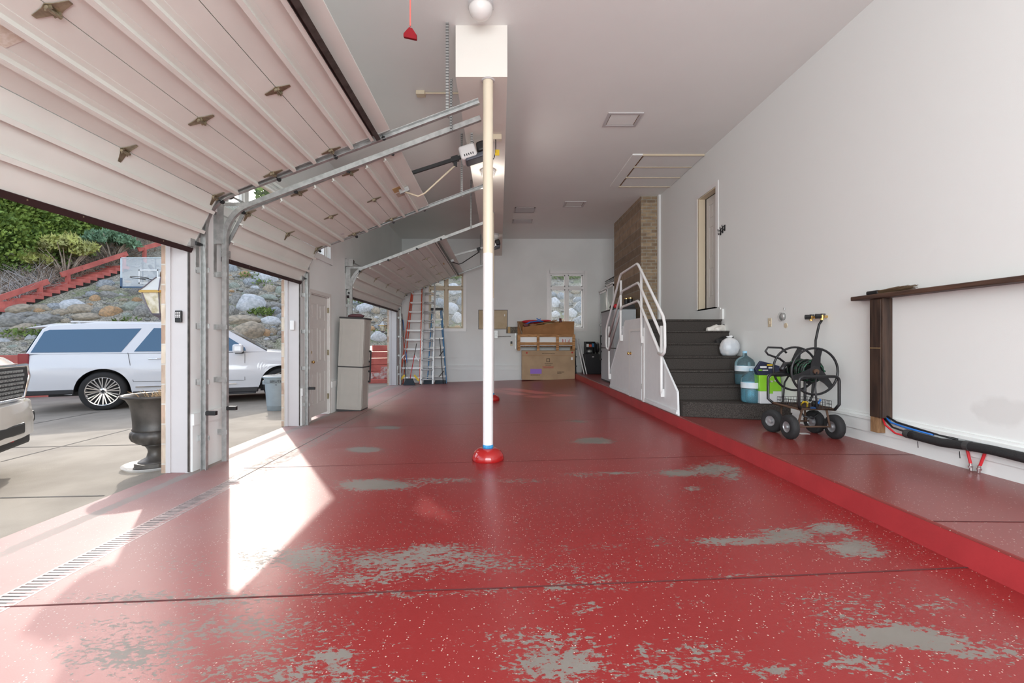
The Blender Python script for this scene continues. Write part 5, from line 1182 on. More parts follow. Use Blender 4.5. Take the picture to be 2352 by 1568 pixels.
for s in (-1, 1):
    m = MB(); m.bar((-0.6, s*0.72, 1.88), (1.7, s*0.72, 1.90), 0.04, 0.03); m.build('roof_rail', M['suvp'], car)
    m = MB()
    for xx, zz0, zz1 in ((0.52, 0.60, 1.22), (1.44, 0.55, 1.22), (2.62, 0.55, 1.20)):
        m.bar((xx, s*1.023, zz0), (xx-0.10 if xx < 1 else xx, s*1.003, zz1), 0.007)
    m.bar((0.52, s*1.018, 0.60), (2.60, s*1.018, 0.55), 0.007); m.build('door_gaps', M['trimb'], car)
    for xx in (0.78, 1.70):
        m = MB(); m.tube([(xx, s*1.02, 1.08), (xx+0.01, s*1.045, 1.085), (xx+0.22, s*1.045, 1.085), (xx+0.23, s*1.02, 1.08)], 0.012, 8); m.build('door_handle', M['chrome'], car, True)
    m = MB(); m.box(0.56, 2.45, s*1.01, s*1.035, 0.47, 0.49); m.build('chrome_strip', M['chrome'], car)
    m = MB(); m.box(0.50, 2.9, s*0.90, s*1.015, 0.27, 0.385); m.build('sill_cladding', M['trimb'], car, bevel=0.02)
    m = MB(); m.box(0.55, 2.85, s*0.94, s*1.06, 0.235, 0.275); m.build('running_board', M['trimb'], car, bevel=0.012)
    m = MB(); m.box(-1.22, -0.47, s*0.93, s*1.012, 0.37, 0.47); m.build('bumper_cladding', M['trimb'], car, bevel=0.02)
    # arch linings
    for (xc, zc, r_) in arch:
        m = MB(); pts = [(xc+(r_+0.0)*math.cos(a), zc+(r_+0.0)*math.sin(a)) for a in [math.pi*i/20 for i in range(21)]]
        for p, q in zip(pts[:-1], pts[1:]): m.quad((p[0], s*0.99, p[1]), (q[0], s*0.99, q[1]), (q[0], s*0.55, q[1]), (p[0], s*0.55, p[1]))
        m.box(xc-r_, xc+r_, s*0.54, s*0.56, 0.25, 0.9); m.build('wheel_arch', M['trimb'], car)
    m = MB(); m.box(2.42, 2.60, s*1.02, s*1.05, 1.18, 1.25); m.build('mirror_arm', M['trimb'], car, bevel=0.01)
    m = MB(); m.box(2.38, 2.60, s*1.06, s*1.27, 1.20, 1.40); m.build('mirror', M['suvp'], car, bevel=0.05, seg=3)
    m = MB(); m.box(-1.325, -1.16, s*0.80, s*1.012, 0.98, 1.22); m.build('taillight', M['lens'], car, bevel=0.02)
    m = MB(); m.box(-1.335, -1.17, s*0.82, s*1.025, 0.72, 0.99); m.build('taillight_lens', M['lensw'], car, bevel=0.02)
    m = MB(); m.box(4.18, 4.38, s*0.78, s*0.93, 0.72, 1.0); m.build('headlight', M['lensw'], car, bevel=0.02)
m = MB(); m.box(4.36, 4.44, -0.6, 0.6, 0.55, 0.95); m.build('grille', M['trimb'], car, bevel=0.02)
m = MB(); m.box(-1.38, -1.2, -0.9, 0.9, 0.50, 0.72); m.build('rear_bumper', M['suvp'], car, bevel=0.05, seg=3)
m = MB(); m.box(-1.0, 4.1, -0.6, 0.6, 0.30, 0.5); m.build('underbody', M['trimb'], car)
for xx in (0, 3.407):
    for s in (-1, 1): wheel(car, xx, s, s*1.01)
car.location = (-8.80, 10.50, -0.272); car.rotation_euler = (0, 0, R(25.7))
# ---- pickup
tk = thing('pickup_truck', 'pearl white pickup truck nosing in beside the nearest door, black grille', 'truck')
top = [(-5.4, 1.30), (-2.2, 1.32), (-1.4, 1.30), (-0.9, 1.28), (-0.25, 1.22), (-0.06, 1.12), (0.0, 0.95)]
bot = [(-5.4, 0.55), (-5.0, 0.50), (-0.3, 0.45), (-0.05, 0.50), (0.0, 0.55)]
arch = [(-0.98, 0.42, 0.50), (-4.65, 0.42, 0.50)]
body(-5.4, 0.0, top, bot, 1.02, arch, 0.08, nose=0.35).build('body_shell', M['truckp'], tk, True, angle=35)
m = MB(); pr = [(-3.7, 1.30), (-3.55, 1.85), (-2.3, 1.95), (-2.0, 1.88), (-1.45, 1.30)]; n = len(pr)
w2 = lambda z: 0.95-0.25*(z-1.3)
m.add([(x, w2(z), z) for x, z in pr]+[(x, -w2(z), z) for x, z in pr], [tuple(range(n)), tuple(range(2*n-1, n-1, -1))]+[(i, i+1, n+i+1, n+i) for i in range(n-1)]); m.build('cabin', M['truckp'], tk, bevel=0.03)
m = MB(); m.add([(-1.46, s*0.88, 1.33) for s in (-1, 1)]+[(-1.99, s*0.78, 1.85) for s in (1, -1)], [(0,1,2,3)]); m.v = [(x+0.025, y, z+0.02) for x, y, z in m.v]; m.build('windscreen', M['cglass'], tk)
for s in (-1, 1):
    m = MB(); m.add([(-3.5, s*0.955, 1.35), (-3.42, s*0.85, 1.80), (-2.25, s*0.82, 1.88), (-1.65, s*0.94, 1.38)], [(0,1,2,3)]); m.build('side_window', M['cglass'], tk)
    m = MB(); m.box(-0.30, -0.03, s*0.74, s*0.93, 0.98, 1.13); m.build('headlight', M['lensw'], tk, bevel=0.03)
    m = MB(); m.box(-0.02, 0.075, s*0.46, s*0.80, 0.50, 0.64); m.build('fog_light_recess', M['black'], tk, bevel=0.03)
    m = MB(); m.lathe([(0.055, 0.0), (0.05, 0.012), (0.001, 0.014)], (0.078, s*0.66, 0.57), 16, 'x', cap=False); m.build('fog_light', M['lensw'], tk)
    m = MB(); m.box(0.0, 0.08, s*0.30, s*0.34, 0.36, 0.44); m.build('tow_hook', M['redp'], tk, bevel=0.01)
# grille
m = MB(); m.prism([(-0.70, 1.14), (0.70, 1.14), (0.74, 1.02), (0.62, 0.80), (-0.62, 0.80), (-0.74, 1.02)], 'x', -0.10, 0.035); m.build('grille_backing', M['black'], tk, bevel=0.02)
m = MB()
for rr in range(7):
    z = 0.83+0.043*rr
    for c_ in range(-11, 12):
        y = c_*0.056+(0.028 if rr % 2 else 0)
        if abs(y) < 0.60: m.box(0.035, 0.05, y-0.018, y+0.018, z-0.010, z-0.004); m.box(0.035, 0.05, y-0.018, y-0.013, z-0.010, z+0.014); m.box(0.035, 0.05, y+0.013, y+0.018, z-0.010, z+0.014)
m.build('grille_mesh', M['galv'], tk)
m = MB(); pts = [(-0.70, 1.15), (0.70, 1.15), (0.75, 1.02), (0.63, 0.79), (-0.63, 0.79), (-0.75, 1.02)]
m.tube([(0.03, p[0], p[1]) for p in pts], 0.018, 8, True); m.build('grille_surround', M['chrome'], tk, True)
# bumper
m = MB(); sec = [(-0.25, -0.99), (-0.02, -0.93), (0.09, -0.70), (0.14, -0.35), (0.15, 0), (0.14, 0.35), (0.09, 0.70), (-0.02, 0.93), (-0.25, 0.99)]
low = [(x, y, 0.40) for x, y in sec]; mid = [(x, y, 0.58) for x, y in sec]; hi = [(x-0.02, y*0.98, 0.76) for x, y in sec]; bk = [(-0.3, y*0.9, 0.76) for x, y in sec]; bl = [(-0.3, y*0.9, 0.40) for x, y in sec]
vs = bl+low+mid+hi+bk; n = len(sec); m.add(vs, [(r*n+i, r*n+i+1, (r+1)*n+i+1, (r+1)*n+i) for r in range(4) for i in range(n-1)]); m.build('front_bumper', M['truckp'], tk, True, bevel=0.0, angle=50)
m = MB(); m.box(0.08, 0.152, -0.38, 0.38, 0.44, 0.56); m.build('lower_intake', M['black'], tk, bevel=0.02)
m = MB(); m.box(-0.3, 0.05, -0.75, 0.75, 0.28, 0.42); m.build('skid_plate', M['trimb'], tk, bevel=0.03)
for xx in (-0.98, -4.65):
    for s in (-1, 1): wheel(tk, xx, s, s*0.99, R_=0.42, rim=0.27, spokes=7)
for s in (-1, 1):
    for (xc, zc, r_) in arch:
        m = MB(); m.box(xc-r_, xc+r_, s*0.54, s*0.56, 0.25, 0.95); m.build('wheel_arch', M['trimb'], tk)
tk.location = (-5.0, 4.42, -0.225); tk.rotation_euler = (0, 0, R(25))
# ================================================================ THINGS IN THE GARAGE
# ---- resin cabinets
def cabinet(name, label, w, d, h, mbody, handle_face, loc, rot, tilt=0, drs=1):
    t = thing(name, label, 'cabinet')
    m = MB(); m.box(0, w, 0, d, 0.04, h-0.03); m.build('carcass', mbody, t, bevel=0.012)
    m = MB(); m.box(-0.008, w+0.008, -0.008, d+0.008, h-0.03, h); m.build('lid', M['cabd'], t, bevel=0.006)
    m = MB(); m.box(0.005, w-0.005, 0.005, d-0.005, 0, 0.04); m.build('base', M['cabd'], t)
    zm = h*0.475; m = MB(); m.box(-0.004, w+0.004, -0.004, d+0.004, zm-0.013, zm+0.013); m.build('band', M['cabd'], t)
    for (z0, z1) in ((0.07, zm-0.04), (zm+0.04, h-0.07)):
        m = MB()
        for (a0, a1, ax) in ((0.03, w-0.03, 'y'), (0.03, d-0.03, 'x')):
            wd = 0.012
            for (u0, u1, q0, q1) in ((a0, a1, z0, z0+wd), (a0, a1, z1-wd, z1), (a0, a0+wd, z0+wd, z1-wd), (a1-wd, a1, z0+wd, z1-wd), (a0+0.03, a1-0.03, z0+0.03, z0+0.035), (a0+0.03, a1-0.03, z1-0.035, z1-0.03), (a0+0.03, a0+0.035, z0+0.035, z1-0.035), (a1-0.035, a1-0.03, z0+0.035, z1-0.035)):
                if ax == 'y': m.box(u0, u1, -0.004, 0.002, q0, q1)
                else: m.box(w-0.002, w+0.004, u0, u1, q0, q1); m.box(-0.004, 0.002, u0, u1, q0, q1)
        m.build('door_panel', mbody, t)
    hx, hy, s = handle_face
    m = MB(); m.bar((hx+s*0.035, hy, zm-0.33), (hx+s*0.035, hy, zm+0.33), 0.028, 0.022)
    for zz in (-0.31, -0.1, 0.1, 0.31): m.box(min(hx, hx+s*0.04), max(hx, hx+s*0.04), hy-0.018, hy+0.018, zm+zz-0.02, zm+zz+0.02)
    m.build('handle', M['black'], t, bevel=0.004)
    t.location = loc; t.rotation_euler = (0, R(tilt), R(rot)); return t
cabinet('storage_cabinet', 'tall taupe resin cabinet with black band standing askew by the entry door', 0.49, 0.44, 1.86, M['cab'], (0.49, 0.38, 1), (-3.205, 8.93, -0.183), -2, 2.2)
cabinet('storage_cabinet', 'tall blue-grey resin cabinet between the boxed stairs and the brick chimney', 0.51, 1.40, 1.82, M['cab2'], (0, 1.33, -1), (2.72, 10.75-0.60+0.6, ZP), 0, 0)
# red jug behind the cabinet
t = thing('fuel_can', 'red plastic can tucked behind the taupe cabinet', 'fuel can'); m = MB(); m.box(-3.21, -3.08, 9.42, 9.62, -0.18, 0.12); m.build('can_body', M['redp'], t, bevel=0.03, seg=3); m = MB(); m.tube([(-3.14, 9.5, 0.12), (-3.14, 9.5, 0.17)], 0.02, 10); m.build('cap', M['black'], t); settle(t, (-3.14, 9.5, -0.18))
# cloth on cabinet
m = MB(); m.ell((-2.88, 9.15, 1.70), (0.16, 0.12, 0.045), 16, 8, None, 0.25, 5); o = m.build('folded_cloth', mat('dusty_purple_cloth', (0.16, 0.07, 0.08), 0.9), smooth=True); tag(o, 'dusty purple cloth heaped on top of the taupe cabinet', 'cloth')
# ---- ladders
def Yk(px, Y): return (px-VX)*Y/K
def Zk(py, Y): return CH+(VY-py)*Y/K
zfl = floor_z(-2.7)
t = thing('stepladder', 'tall stepladder with red-orange rails and white steps at the back corner', 'ladder')
def P3(px, py, Y): return Vector((Yk(px, Y), Y, Zk(py, Y)))
A0 = Vector((-3.19, 14.55, zfl)); A1 = Vector((-2.87, 15.0, 2.95)); B0 = Vector((-2.545, 14.55, zfl)); B1 = Vector((-2.545, 15.0, 2.95))
for a, b_ in ((A0, A1), (B0, B1)):
    m = MB(); m.bar(a, b_, 0.03, 0.08, up=(0,1,0)); m.build('rail', M['orange'], t)
for i in range(10):
    f = (i+0.75)/10.3; a = A0+(A1-A0)*f; b_ = B0+(B1-B0)*f; m = MB(); m.bar(a, b_, 0.085, 0.022); m.box(a.x, b_.x, a.y-0.042, a.y-0.034, a.z-0.045, a.z); m.build('step', M['white2'] if 'white2' in M else M['rail'], t)
A2, B2 = A0+Vector((0.05, 0.28, 0)), B0+Vector((-0.04, 0.28, 0))
for a, b_ in ((A2, A1+Vector((0.02,0.04,-0.1))), (B2, B1+Vector((-0.02,0.04,-0.1)))):
    m = MB(); m.bar(a, b_, 0.025, 0.05, up=(0,1,0)); m.build('rear_rail', M['orange'], t)
for s, c in ((1, A0), (-1, B0)):
    m = MB(); m.bar(c+Vector((s*0.02, -0.05, 0.12)), c+Vector((s*0.17, -0.05, 0.30)), 0.06, 0.012, up=(0,1,0)); m.build('foot_brace', M['yellow'], t)
    m = MB(); m.bar(c+Vector((s*0.02, -0.045, 0.75)), c+Vector((s*0.16, -0.045, 0.95)), 0.03, 0.01, up=(0,1,0)); m.build('brace', M['rail'], t)
settle(t, (-2.9, 14.7, zfl))
t = thing('extension_ladder', 'long bare aluminium extension ladder between the orange and the blue ladder', 'ladder')
for k, (xa, xb, y0, y1, top) in enumerate(((-2.50, -2.10, 14.42, 14.95, 3.02), (-2.47, -2.13, 14.50, 15.03, 3.45))):
    for x in (xa, xb):
        m = MB(); m.bar((x, y0, zfl), (x, y1, top), 0.028, 0.075, up=(0,1,0)); m.build('rail', M['alu'], t)
    n = int((top-zfl)/0.305)
    for i in range(n):
        f = (0.16+0.055*k+0.305*i)/(top-zfl); y = y0+(y1-y0)*f; m = MB(); m.tube([(xa, y, zfl+0.16+0.055*k+0.305*i), (xb, y, zfl+0.16+0.055*k+0.305*i)], 0.016, 8); m.build('rung', M['alu'], t, True)
for x in (-2.50, -2.10):
    m = MB(); m.box(x-0.025, x+0.025, 14.37, 14.47, zfl, zfl+0.03); m.build('foot', M['black'], t)
settle(t, (-2.3, 14.6, zfl))
t = thing('stepladder', 'shorter stepladder with blue rails leaning before the back window', 'ladder')
A0 = Vector((-2.32, 14.66, zfl)); A1 = Vector((-2.21, 14.98, 2.25)); B0 = Vector((-1.70, 14.66, zfl)); B1 = Vector((-1.90, 14.98, 2.25))
for a, b_ in ((A0, A1), (B0, B1)):
    m = MB(); m.bar(a, b_, 0.03, 0.075, up=(0,1,0)); m.build('rail', M['bluef'], t)
for i in range(7):
    f = (i+0.85)/7.9; a = A0+(A1-A0)*f; b_ = B0+(B1-B0)*f; m = MB(); m.bar(a, b_, 0.08, 0.022); m.box(a.x, b_.x, a.y-0.04, a.y-0.034, a.z-0.04, a.z); m.build('step', M['alu'], t)
m = MB(); m.box(-2.25, -1.86, 14.90, 15.06, 2.22, 2.30); m.build('top_cap', M['black'], t, bevel=0.01)
for a, b_ in (((-2.22, 14.95, zfl), (-2.17, 15.05, 2.2)), ((-1.74, 14.95, zfl), (-1.95, 15.05, 2.2))):
    m = MB(); m.bar(a, b_, 0.025, 0.05, up=(0,1,0)); m.build('rear_rail', M['bluef'], t)
for (a, b_) in (((-1.78, 14.62, 0.25), (-1.95, 14.64, 0.05)), ((-1.80, 14.62, 0.9), (-1.93, 14.66, 0.72))):
    m = MB(); m.bar(a, b_, 0.03, 0.008, up=(0,1,0)); m.build('brace', M['dsteel'], t)
settle(t, (-2.0, 14.8, zfl))
# brooms, squeegee
def broom(a, b_, cols, head, label, name='broom'):
    t = thing(name, label, 'broom' if name == 'broom' else 'tool'); a = Vector(a); b_ = Vector(b_); n = len(cols)
    for i, c in enumerate(cols):
        m = MB(); m.tube([a+(b_-a)*(i/n), a+(b_-a)*((i+1)/n)], 0.012, 8); m.build('handle', c, t, True)
    head(t); return settle(t, a)
def bh(x, y, z, w, c):
    def f(t):
        m = MB(); n = 12
        for i in range(n):
            u = (i+0.5)/n-0.5; m.bar((x+u*w*0.55, y, z+0.17), (x+u*w, y-0.01, z+0.005), w/n*0.95, 0.07, up=(0,1,0))
        m.build('bristles', c, t); m = MB(); m.box(x-w*0.30, x+w*0.30, y-0.035, y+0.035, z+0.15, z+0.21); m.build('head', M['black'], t, bevel=0.015)
    return f
M['dbr'] = mat('dark_bristles', (0.035, 0.045, 0.055), 0.9)
broom((-2.80, 14.25, zfl+0.19), (-2.62, 14.40, 1.13), [M['redp'], M['redp'], M['dsteel']], bh(-2.82, 14.25, zfl, 0.38, M['dbr']), 'broom with a red handle and dark bristles before the orange ladder')
broom((-2.88, 14.50, zfl), (-3.12, 14.72, 1.90), [M['alu'], M['alu'], M['bluep'], M['alu'], M['alu'], M['bluep']], lambda t: None, 'long blue and silver pole leaning in the corner before the orange ladder', 'extension_pole')
broom((-2.98, 14.52, zfl), (-3.17, 14.80, 2.1), [M['trimb'], M['redtim'], M['dsteel']], lambda t: None, 'thin dark red pole standing closest to the corner track', 'pole')
for (x0, x1, lb) in ((-2.42, -2.14, 'black rubber wheel block at the foot of the aluminium ladder'), (-2.06, -1.72, 'black foam wedge under the blue stepladder')):
    m = MB(); m.prism([(14.50, zfl), (14.64, zfl), (14.64, zfl+0.13), (14.55, zfl+0.13)], 'x', x0, x1); o = m.build('wheel_chock', M['dbr'], bevel=0.01); tag(o, lb, 'wheel chock')
broom((-1.78, 14.45, zfl), (-1.92, 14.62, 1.30), [M['trimb'], M['trimb']], lambda t: None, 'black thin pole leaning on the blue stepladder', 'pole')
# ---- cartons
zb = floor_z(1.5)
def inkm(n, c): return mat(n, c, 0.8)
M['ink'] = inkm('dark_ink', (0.09, 0.06, 0.04)); M['redink'] = inkm('red_ink', (0.55, 0.06, 0.05)); M['violet'] = inkm('violet_label', (0.36, 0.20, 0.66))
t = thing('furniture_carton', 'large worn cardboard carton with a violet label standing on the red floor', 'carton')
m = MB(); m.box(0.73, 2.43, 14.62, 15.08, zb, 0.90); m.build('box', M['card'], t, bevel=0.01)
m = MB(); m.box(0.73, 2.43, 14.614, 14.62, 0.735, 0.742); m.box(0.735, 2.42, 14.612, 14.62, 0.742, 0.90); m.build('top_flap', M['card'], t)
m = MB(); m.box(0.73, 2.425, 14.609, 14.614, 0.733, 0.741); m.build('flap_edge', M['card2'], t)
def lab(x0, x1, y0, y1, mt, name='printed_mark', Y=14.611):
    m = MB(); m.box(Yk(x0, Y), Yk(x1, Y), Y-0.003, Y+0.004, Zk(y1, Y), Zk(y0, Y)); return m.build(name, mt, t)
lab(1218, 1244, 847, 858, M['violet'], 'violet_label', 14.614)
m = MB(); m.tube([(0.88, 14.605, 0.83), (0.88, 14.615, 0.83)], 0.028, 16); m.build('red_dot', M['redink'], t); m = MB(); m.tube([(2.34, 14.605, 0.84), (2.34, 14.615, 0.84)], 0.028, 16); m.build('red_dot', M['redink'], t)
for (x0, x1, y, mt) in ((1251, 1269, 835, M['ink']), (1253, 1266, 838.5, M['ink']), (1246, 1272, 842, M['redink']), (1247, 1271, 844.5, M['redink']), (1280, 1296, 854, M['ink']), (1280, 1290, 857, M['ink']), (1219, 1240, 861, M['ink']), (1245, 1275, 811.5, M['ink'])):
    m = MB(); Y = 14.615; r_ = random.Random(int(x0*7+y)); x = x0
    while x < x1:
        w = r_.uniform(1.0, 2.4); m.box(Yk(x, Y), Yk(min(x1, x+w), Y), Y-0.004, Y, Zk(y+0.6, Y), Zk(y-0.6, Y)); x += w+0.6
    m.build('printed_line', mt, t)
m = MB(); Y = 14.615
for (a0, a1, c0, c1) in ((1255, 1263, 823, 824), (1255, 1263, 830, 831), (1255, 1256, 823, 831), (1262, 1263, 823, 831)): m.box(Yk(a0, Y), Yk(a1, Y), Y-0.004, Y, Zk(c1, Y), Zk(c0, Y))
m.build('printed_square', M['ink'], t)
m = MB(); m.box(2.30, 2.36, 14.61, 14.615, 0.60, 0.69); m.build('paper_tag', M['rail'], t)
settle(t, (1.58, 14.85, zb))
t = thing('wooden_crate', 'open pine crate with white panels stacked on the large carton', 'crate')
zc0 = 0.90
m = MB(); m.box(0.66, 2.36, 14.66, 15.0, 1.06, 1.36); m.build('white_board', M['rail'], t)
for z in (1.34, 1.08):
    m = MB(); m.box(0.64, 2.40, 14.60, 14.645, z, z+0.09); m.build('slat', M['lwood'], t)
for x in (0.585, 1.20, 1.82, 2.34):
    m = MB(); m.box(x, x+0.085, 14.56, 14.60, zc0, 1.42); m.build('post', M['lwood'], t)
for x in (0.585, 2.34):
    m = MB(); m.box(x, x+0.085, 15.02, 15.06, zc0, 1.42); m.build('post', M['lwood'], t)
for z in (0.96, 1.34):
    for x in (0.60, 2.36):
        m = MB(); m.box(x, x+0.03, 14.60, 15.02, z, z+0.07); m.build('slat', M['lwood'], t)
m = MB(); m.box(0.70, 2.32, 14.70, 14.98, 1.02, 1.06); m.build('floor_board', M['rawwood'], t)
for (x, h) in ((2.03, 0.16), (2.07, 0.14), (2.12, 0.15), (2.21, 0.10), (2.25, 0.15)):
    m = MB(); m.box(x, x+0.016, 14.655, 14.662, 1.16, 1.16+h*0.7); m.build('red_mark', M['redink'], t)
settle(t, (1.5, 14.8, zc0))
t = thing('open_carton', 'open brown cardboard box of odds and ends on top of the pine crate', 'carton')
pts0 = [(0.62, 14.58), (2.42, 14.58), (2.42, 15.05), (0.62, 15.05)]; z0, z1, z2 = 1.43, 1.68, 1.86
m = MB(); th = 0.008
m.add([(0.74, 14.57, z0), (2.38, 14.57, z0), (2.40, 14.55, z2-0.02), (2.1, 14.55, z2-0.04), (0.80, 14.52, z1-0.02), (0.74, 14.53, z1+0.0)]+[(0.74, 14.58, z0), (2.38, 14.58, z0), (2.40, 14.56, z2-0.02), (2.1, 14.56, z2-0.04), (0.80, 14.53, z1-0.02), (0.74, 14.54, z1)], [(0,1,2,3,4,5), (11,10,9,8,7,6)]+[(i, (i+1) % 6, 6+(i+1) % 6, 6+i) for i in range(6)]); m.build('front_wall', M['card2'], t)
m = MB(); m.add([(0.74, 14.57, z0), (0.60, 14.55, z2-0.05), (0.58, 15.0, z2), (0.72, 15.0, z0), (0.75, 14.57, z0), (0.61, 14.55, z2-0.05), (0.59, 15.0, z2), (0.73, 15.0, z0)], [(0,1,2,3), (7,6,5,4), (0,1,5,4), (1,2,6,5), (2,3,7,6), (3,0,4,7)]); m.build('side_wall', M['card'], t)
m = MB(); m.box(2.38, 2.39, 14.57, 15.0, z0, z2-0.02); m.build('side_wall', M['card'], t)
m = MB(); m.box(0.60, 2.38, 15.0, 15.01, z0, z2); m.build('back_wall', M['card2'], t)
m = MB(); m.box(0.74, 2.38, 14.58, 15.0, z0, z0+0.02); m.build('bottom', M['card'], t)
settle(t, (1.5, 14.8, z0))
m = MB(); m.obox((1.45, 14.72, 1.80), (1, 0, 0.20), (0, 1, 0), (-0.2, 0, 1), (0.42, 0.12, 0.012)); o = m.build('cardboard_scrap', M['card2']); tag(o, 'loose slanting cardboard sheet sticking out of the open box', 'cardboard')
for (c, r3, mt, lb, nm) in (((1.05, 14.82, 1.84), (0.32, 0.12, 0.06), M['redp'], 'bright red cloth bundle at the top of the open box', 'cloth_bundle'), ((1.5, 14.86, 1.87), (0.20, 0.10, 0.035), M['redp'], 'smaller red bundle beside the blue strap in the open box', 'cloth_bundle'),
    ((0.86, 14.70, 1.72), (0.09, 0.10, 0.07), mat('dull_pink', (0.25, 0.09, 0.08), 0.9), 'dull pink ball at the corner of the open box', 'ball'), ((1.08, 14.69, 1.71), (0.11, 0.09, 0.07), mat('tan_felt', (0.36, 0.18, 0.10), 0.9), 'tan rounded lump next to the dull pink ball', 'cushion'), ((1.62, 14.70, 1.76), (0.18, 0.09, 0.05), mat('straw_weave', (0.42, 0.32, 0.17), 0.9), 'straw coloured woven roll under the slanting cardboard', 'basket')):
    m = MB(); m.ell(c, r3, 18, 10, None, 0.05, 1); o = m.build(nm, mt, smooth=True); tag(o, lb, nm.replace('_', ' '))
m = MB(); m.tube([(0.82, 14.64, 1.74), (1.0, 14.66, 1.82), (1.25, 14.68, 1.85), (1.42, 14.70, 1.84)], 0.022, 8); o = m.build('blue_hose', M['bluep'], smooth=True); tag(o, 'blue curved hose lying over the open box', 'hose')
m = MB(); m.bar((1.20, 14.72, 1.94), (1.36, 14.72, 1.86), 0.03); m.bar((1.22, 14.72, 1.87), (1.34, 14.72, 1.93), 0.02); o = m.build('strap', M['bluep']); tag(o, 'bright blue knotted strap on the red bundle', 'strap')
m = MB(); m.tube([(2.0, 14.8, 1.72), (1.98, 14.8, 1.95)], 0.04, 12); o = m.build('bottle', mat('dark_maroon', (0.10, 0.015, 0.012), 0.3), smooth=False, bevel=0.008); tag(o, 'dark maroon round-topped post rising from the open box', 'bottle')
# black hand truck + tubes
t = thing('hand_truck', 'folded black hand truck squeezed between carton and walkway edge', 'hand truck')
for x in (2.47, 2.54):
    m = MB(); m.tube([(x-0.04, 14.7, 0.0), (x-0.07, 14.75, 1.0)], 0.017, 8); m.build('rail', M['black'], t)
for z in (0.12, 0.4, 0.7, 0.95):
    m = MB(); m.box(2.40, 2.52, 14.66, 14.78, z-0.012, z+0.012); m.build('crossbar', M['black'], t)
settle(t, (2.46, 14.7, 0)); t.location.x -= 0.02
for (x, lb) in ((2.58, 'white plastic tube leaning nearest the large carton'), (2.66, 'white plastic tube leaning nearest the black mini fridge')):
    m = MB(); m.tube([(x+0.05, 14.12, ZP+0.015), (x-0.06, 14.9, 1.28)], 0.016, 8); o = m.build('plastic_tube', M['rail'], smooth=True); tag(o, lb, 'tube')
t = thing('mini_fridge', 'small black fridge standing on the walkway by the back wall', 'fridge')
m = MB(); m.box(2.70, 3.20, 14.38, 14.9, ZP, 0.79); m.build('body', M['black'], t, bevel=0.008)
m = MB(); m.box(2.70, 3.20, 14.33, 14.375, ZP+0.03, 0.79); fdr = m.build('door', mat('fridge_black', (0.018, 0.019, 0.022), 0.3), t, bevel=0.008)
m = MB(); m.box(2.92, 2.98, 14.325, 14.33, 0.70, 0.72); m.build('badge', M['rail'], fdr); settle(t, (2.95, 14.6, ZP))
t = thing('storage_crate', 'black open crate with small boxes on the mini fridge', 'crate')
m = MB(); m.box(2.74, 3.04, 14.42, 14.75, 0.79, 0.81); m.box(2.74, 2.755, 14.42, 14.75, 0.79, 1.19); m.box(3.025, 3.04, 14.42, 14.75, 0.79, 1.19); m.box(2.74, 3.04, 14.735, 14.75, 0.79, 1.19); m.box(2.74, 3.04, 14.42, 14.75, 1.175, 1.19); m.box(2.755, 3.025, 14.43, 14.74, 1.0, 1.012); m.build('frame', M['black'], t); settle(t, (2.89, 14.6, 0.79))
for (x0, x1, z0, z1, mt, lb) in ((2.77, 2.84, 1.02, 1.12, M['rail'], 'little white carton in the black crate'), (2.85, 2.93, 1.02, 1.10, M['orange'], 'little orange-red carton in the black crate'), (2.94, 3.01, 1.02, 1.13, M['bluef'], 'little blue carton in the black crate')):
    m = MB(); m.box(x0, x1, 14.45, 14.52, z0, z1); o = m.build('small_carton', mt, bevel=0.003); tag(o, lb, 'carton')
m = MB(); m.ell((2.87, 14.56, 0.88), (0.10, 0.09, 0.065), 16, 8); o = m.build('coiled_cable', M['galv'], smooth=True); tag(o, 'grey wrapped bundle in the lower shelf of the black crate', 'bundle')
t = thing('desk_fan', 'black round desk fan seen edge-on beside the black crate', 'fan')
m = MB(); m.lathe([(0.02, -0.05), (0.16, -0.04), (0.185, 0.0), (0.16, 0.04), (0.02, 0.05)], (3.12, 14.55, 1.0), 24, 'x'); m.build('grille', M['black'], t); m = MB(); m.lathe([(0.07, 0.79), (0.07, 0.80), (0.02, 0.82), (0.02, 0.85)], (3.12, 14.55, 0), 16); m.build('base', M['black'], t); settle(t, (3.12, 14.55, 0.79))
# wall things at the back
t = thing('notice_board', 'tan board in a thin dark frame hung on the back wall', 'board'); m = MB(); m.box(-0.70, 0.275, YB-0.02, YB, 1.60, 2.25); m.build('frame', M['dsteel'], t); m = MB(); m.box(-0.68, 0.255, YB-0.024, YB-0.018, 1.62, 2.23); m.build('panel', mat('tan_board', (0.62, 0.52, 0.36), 0.8, col2=(0.55, 0.44, 0.28), vscale=4), t)
m = MB(); m.box(0.16, 0.19, YB-0.026, YB-0.022, 2.03, 2.10); m.build('paper_note', M['rail'], t); settle(t, (-0.2, YB, 1.6))
t = thing('wall_shelf_panel', 'narrow mottled grey-brown panel on the back wall beside the crate', 'panel'); m = MB(); m.box(0.23, 0.62, YB-0.10, YB, 1.47, 1.68); m.build('board', mat('mottled_panel', (0.25, 0.23, 0.18), 0.8, col2=(0.12, 0.10, 0.08), vscale=30), t); m = MB(); m.box(0.28, 0.36, YB-0.104, YB-0.10, 1.47, 1.68); m.build('stripe', M['stick'], t); m = MB(); m.box(0.52, 0.56, YB-0.06, YB, 0.95, 1.47); m.build('bracket', M['galv'], t); settle(t, (0.4, YB, 1.47))
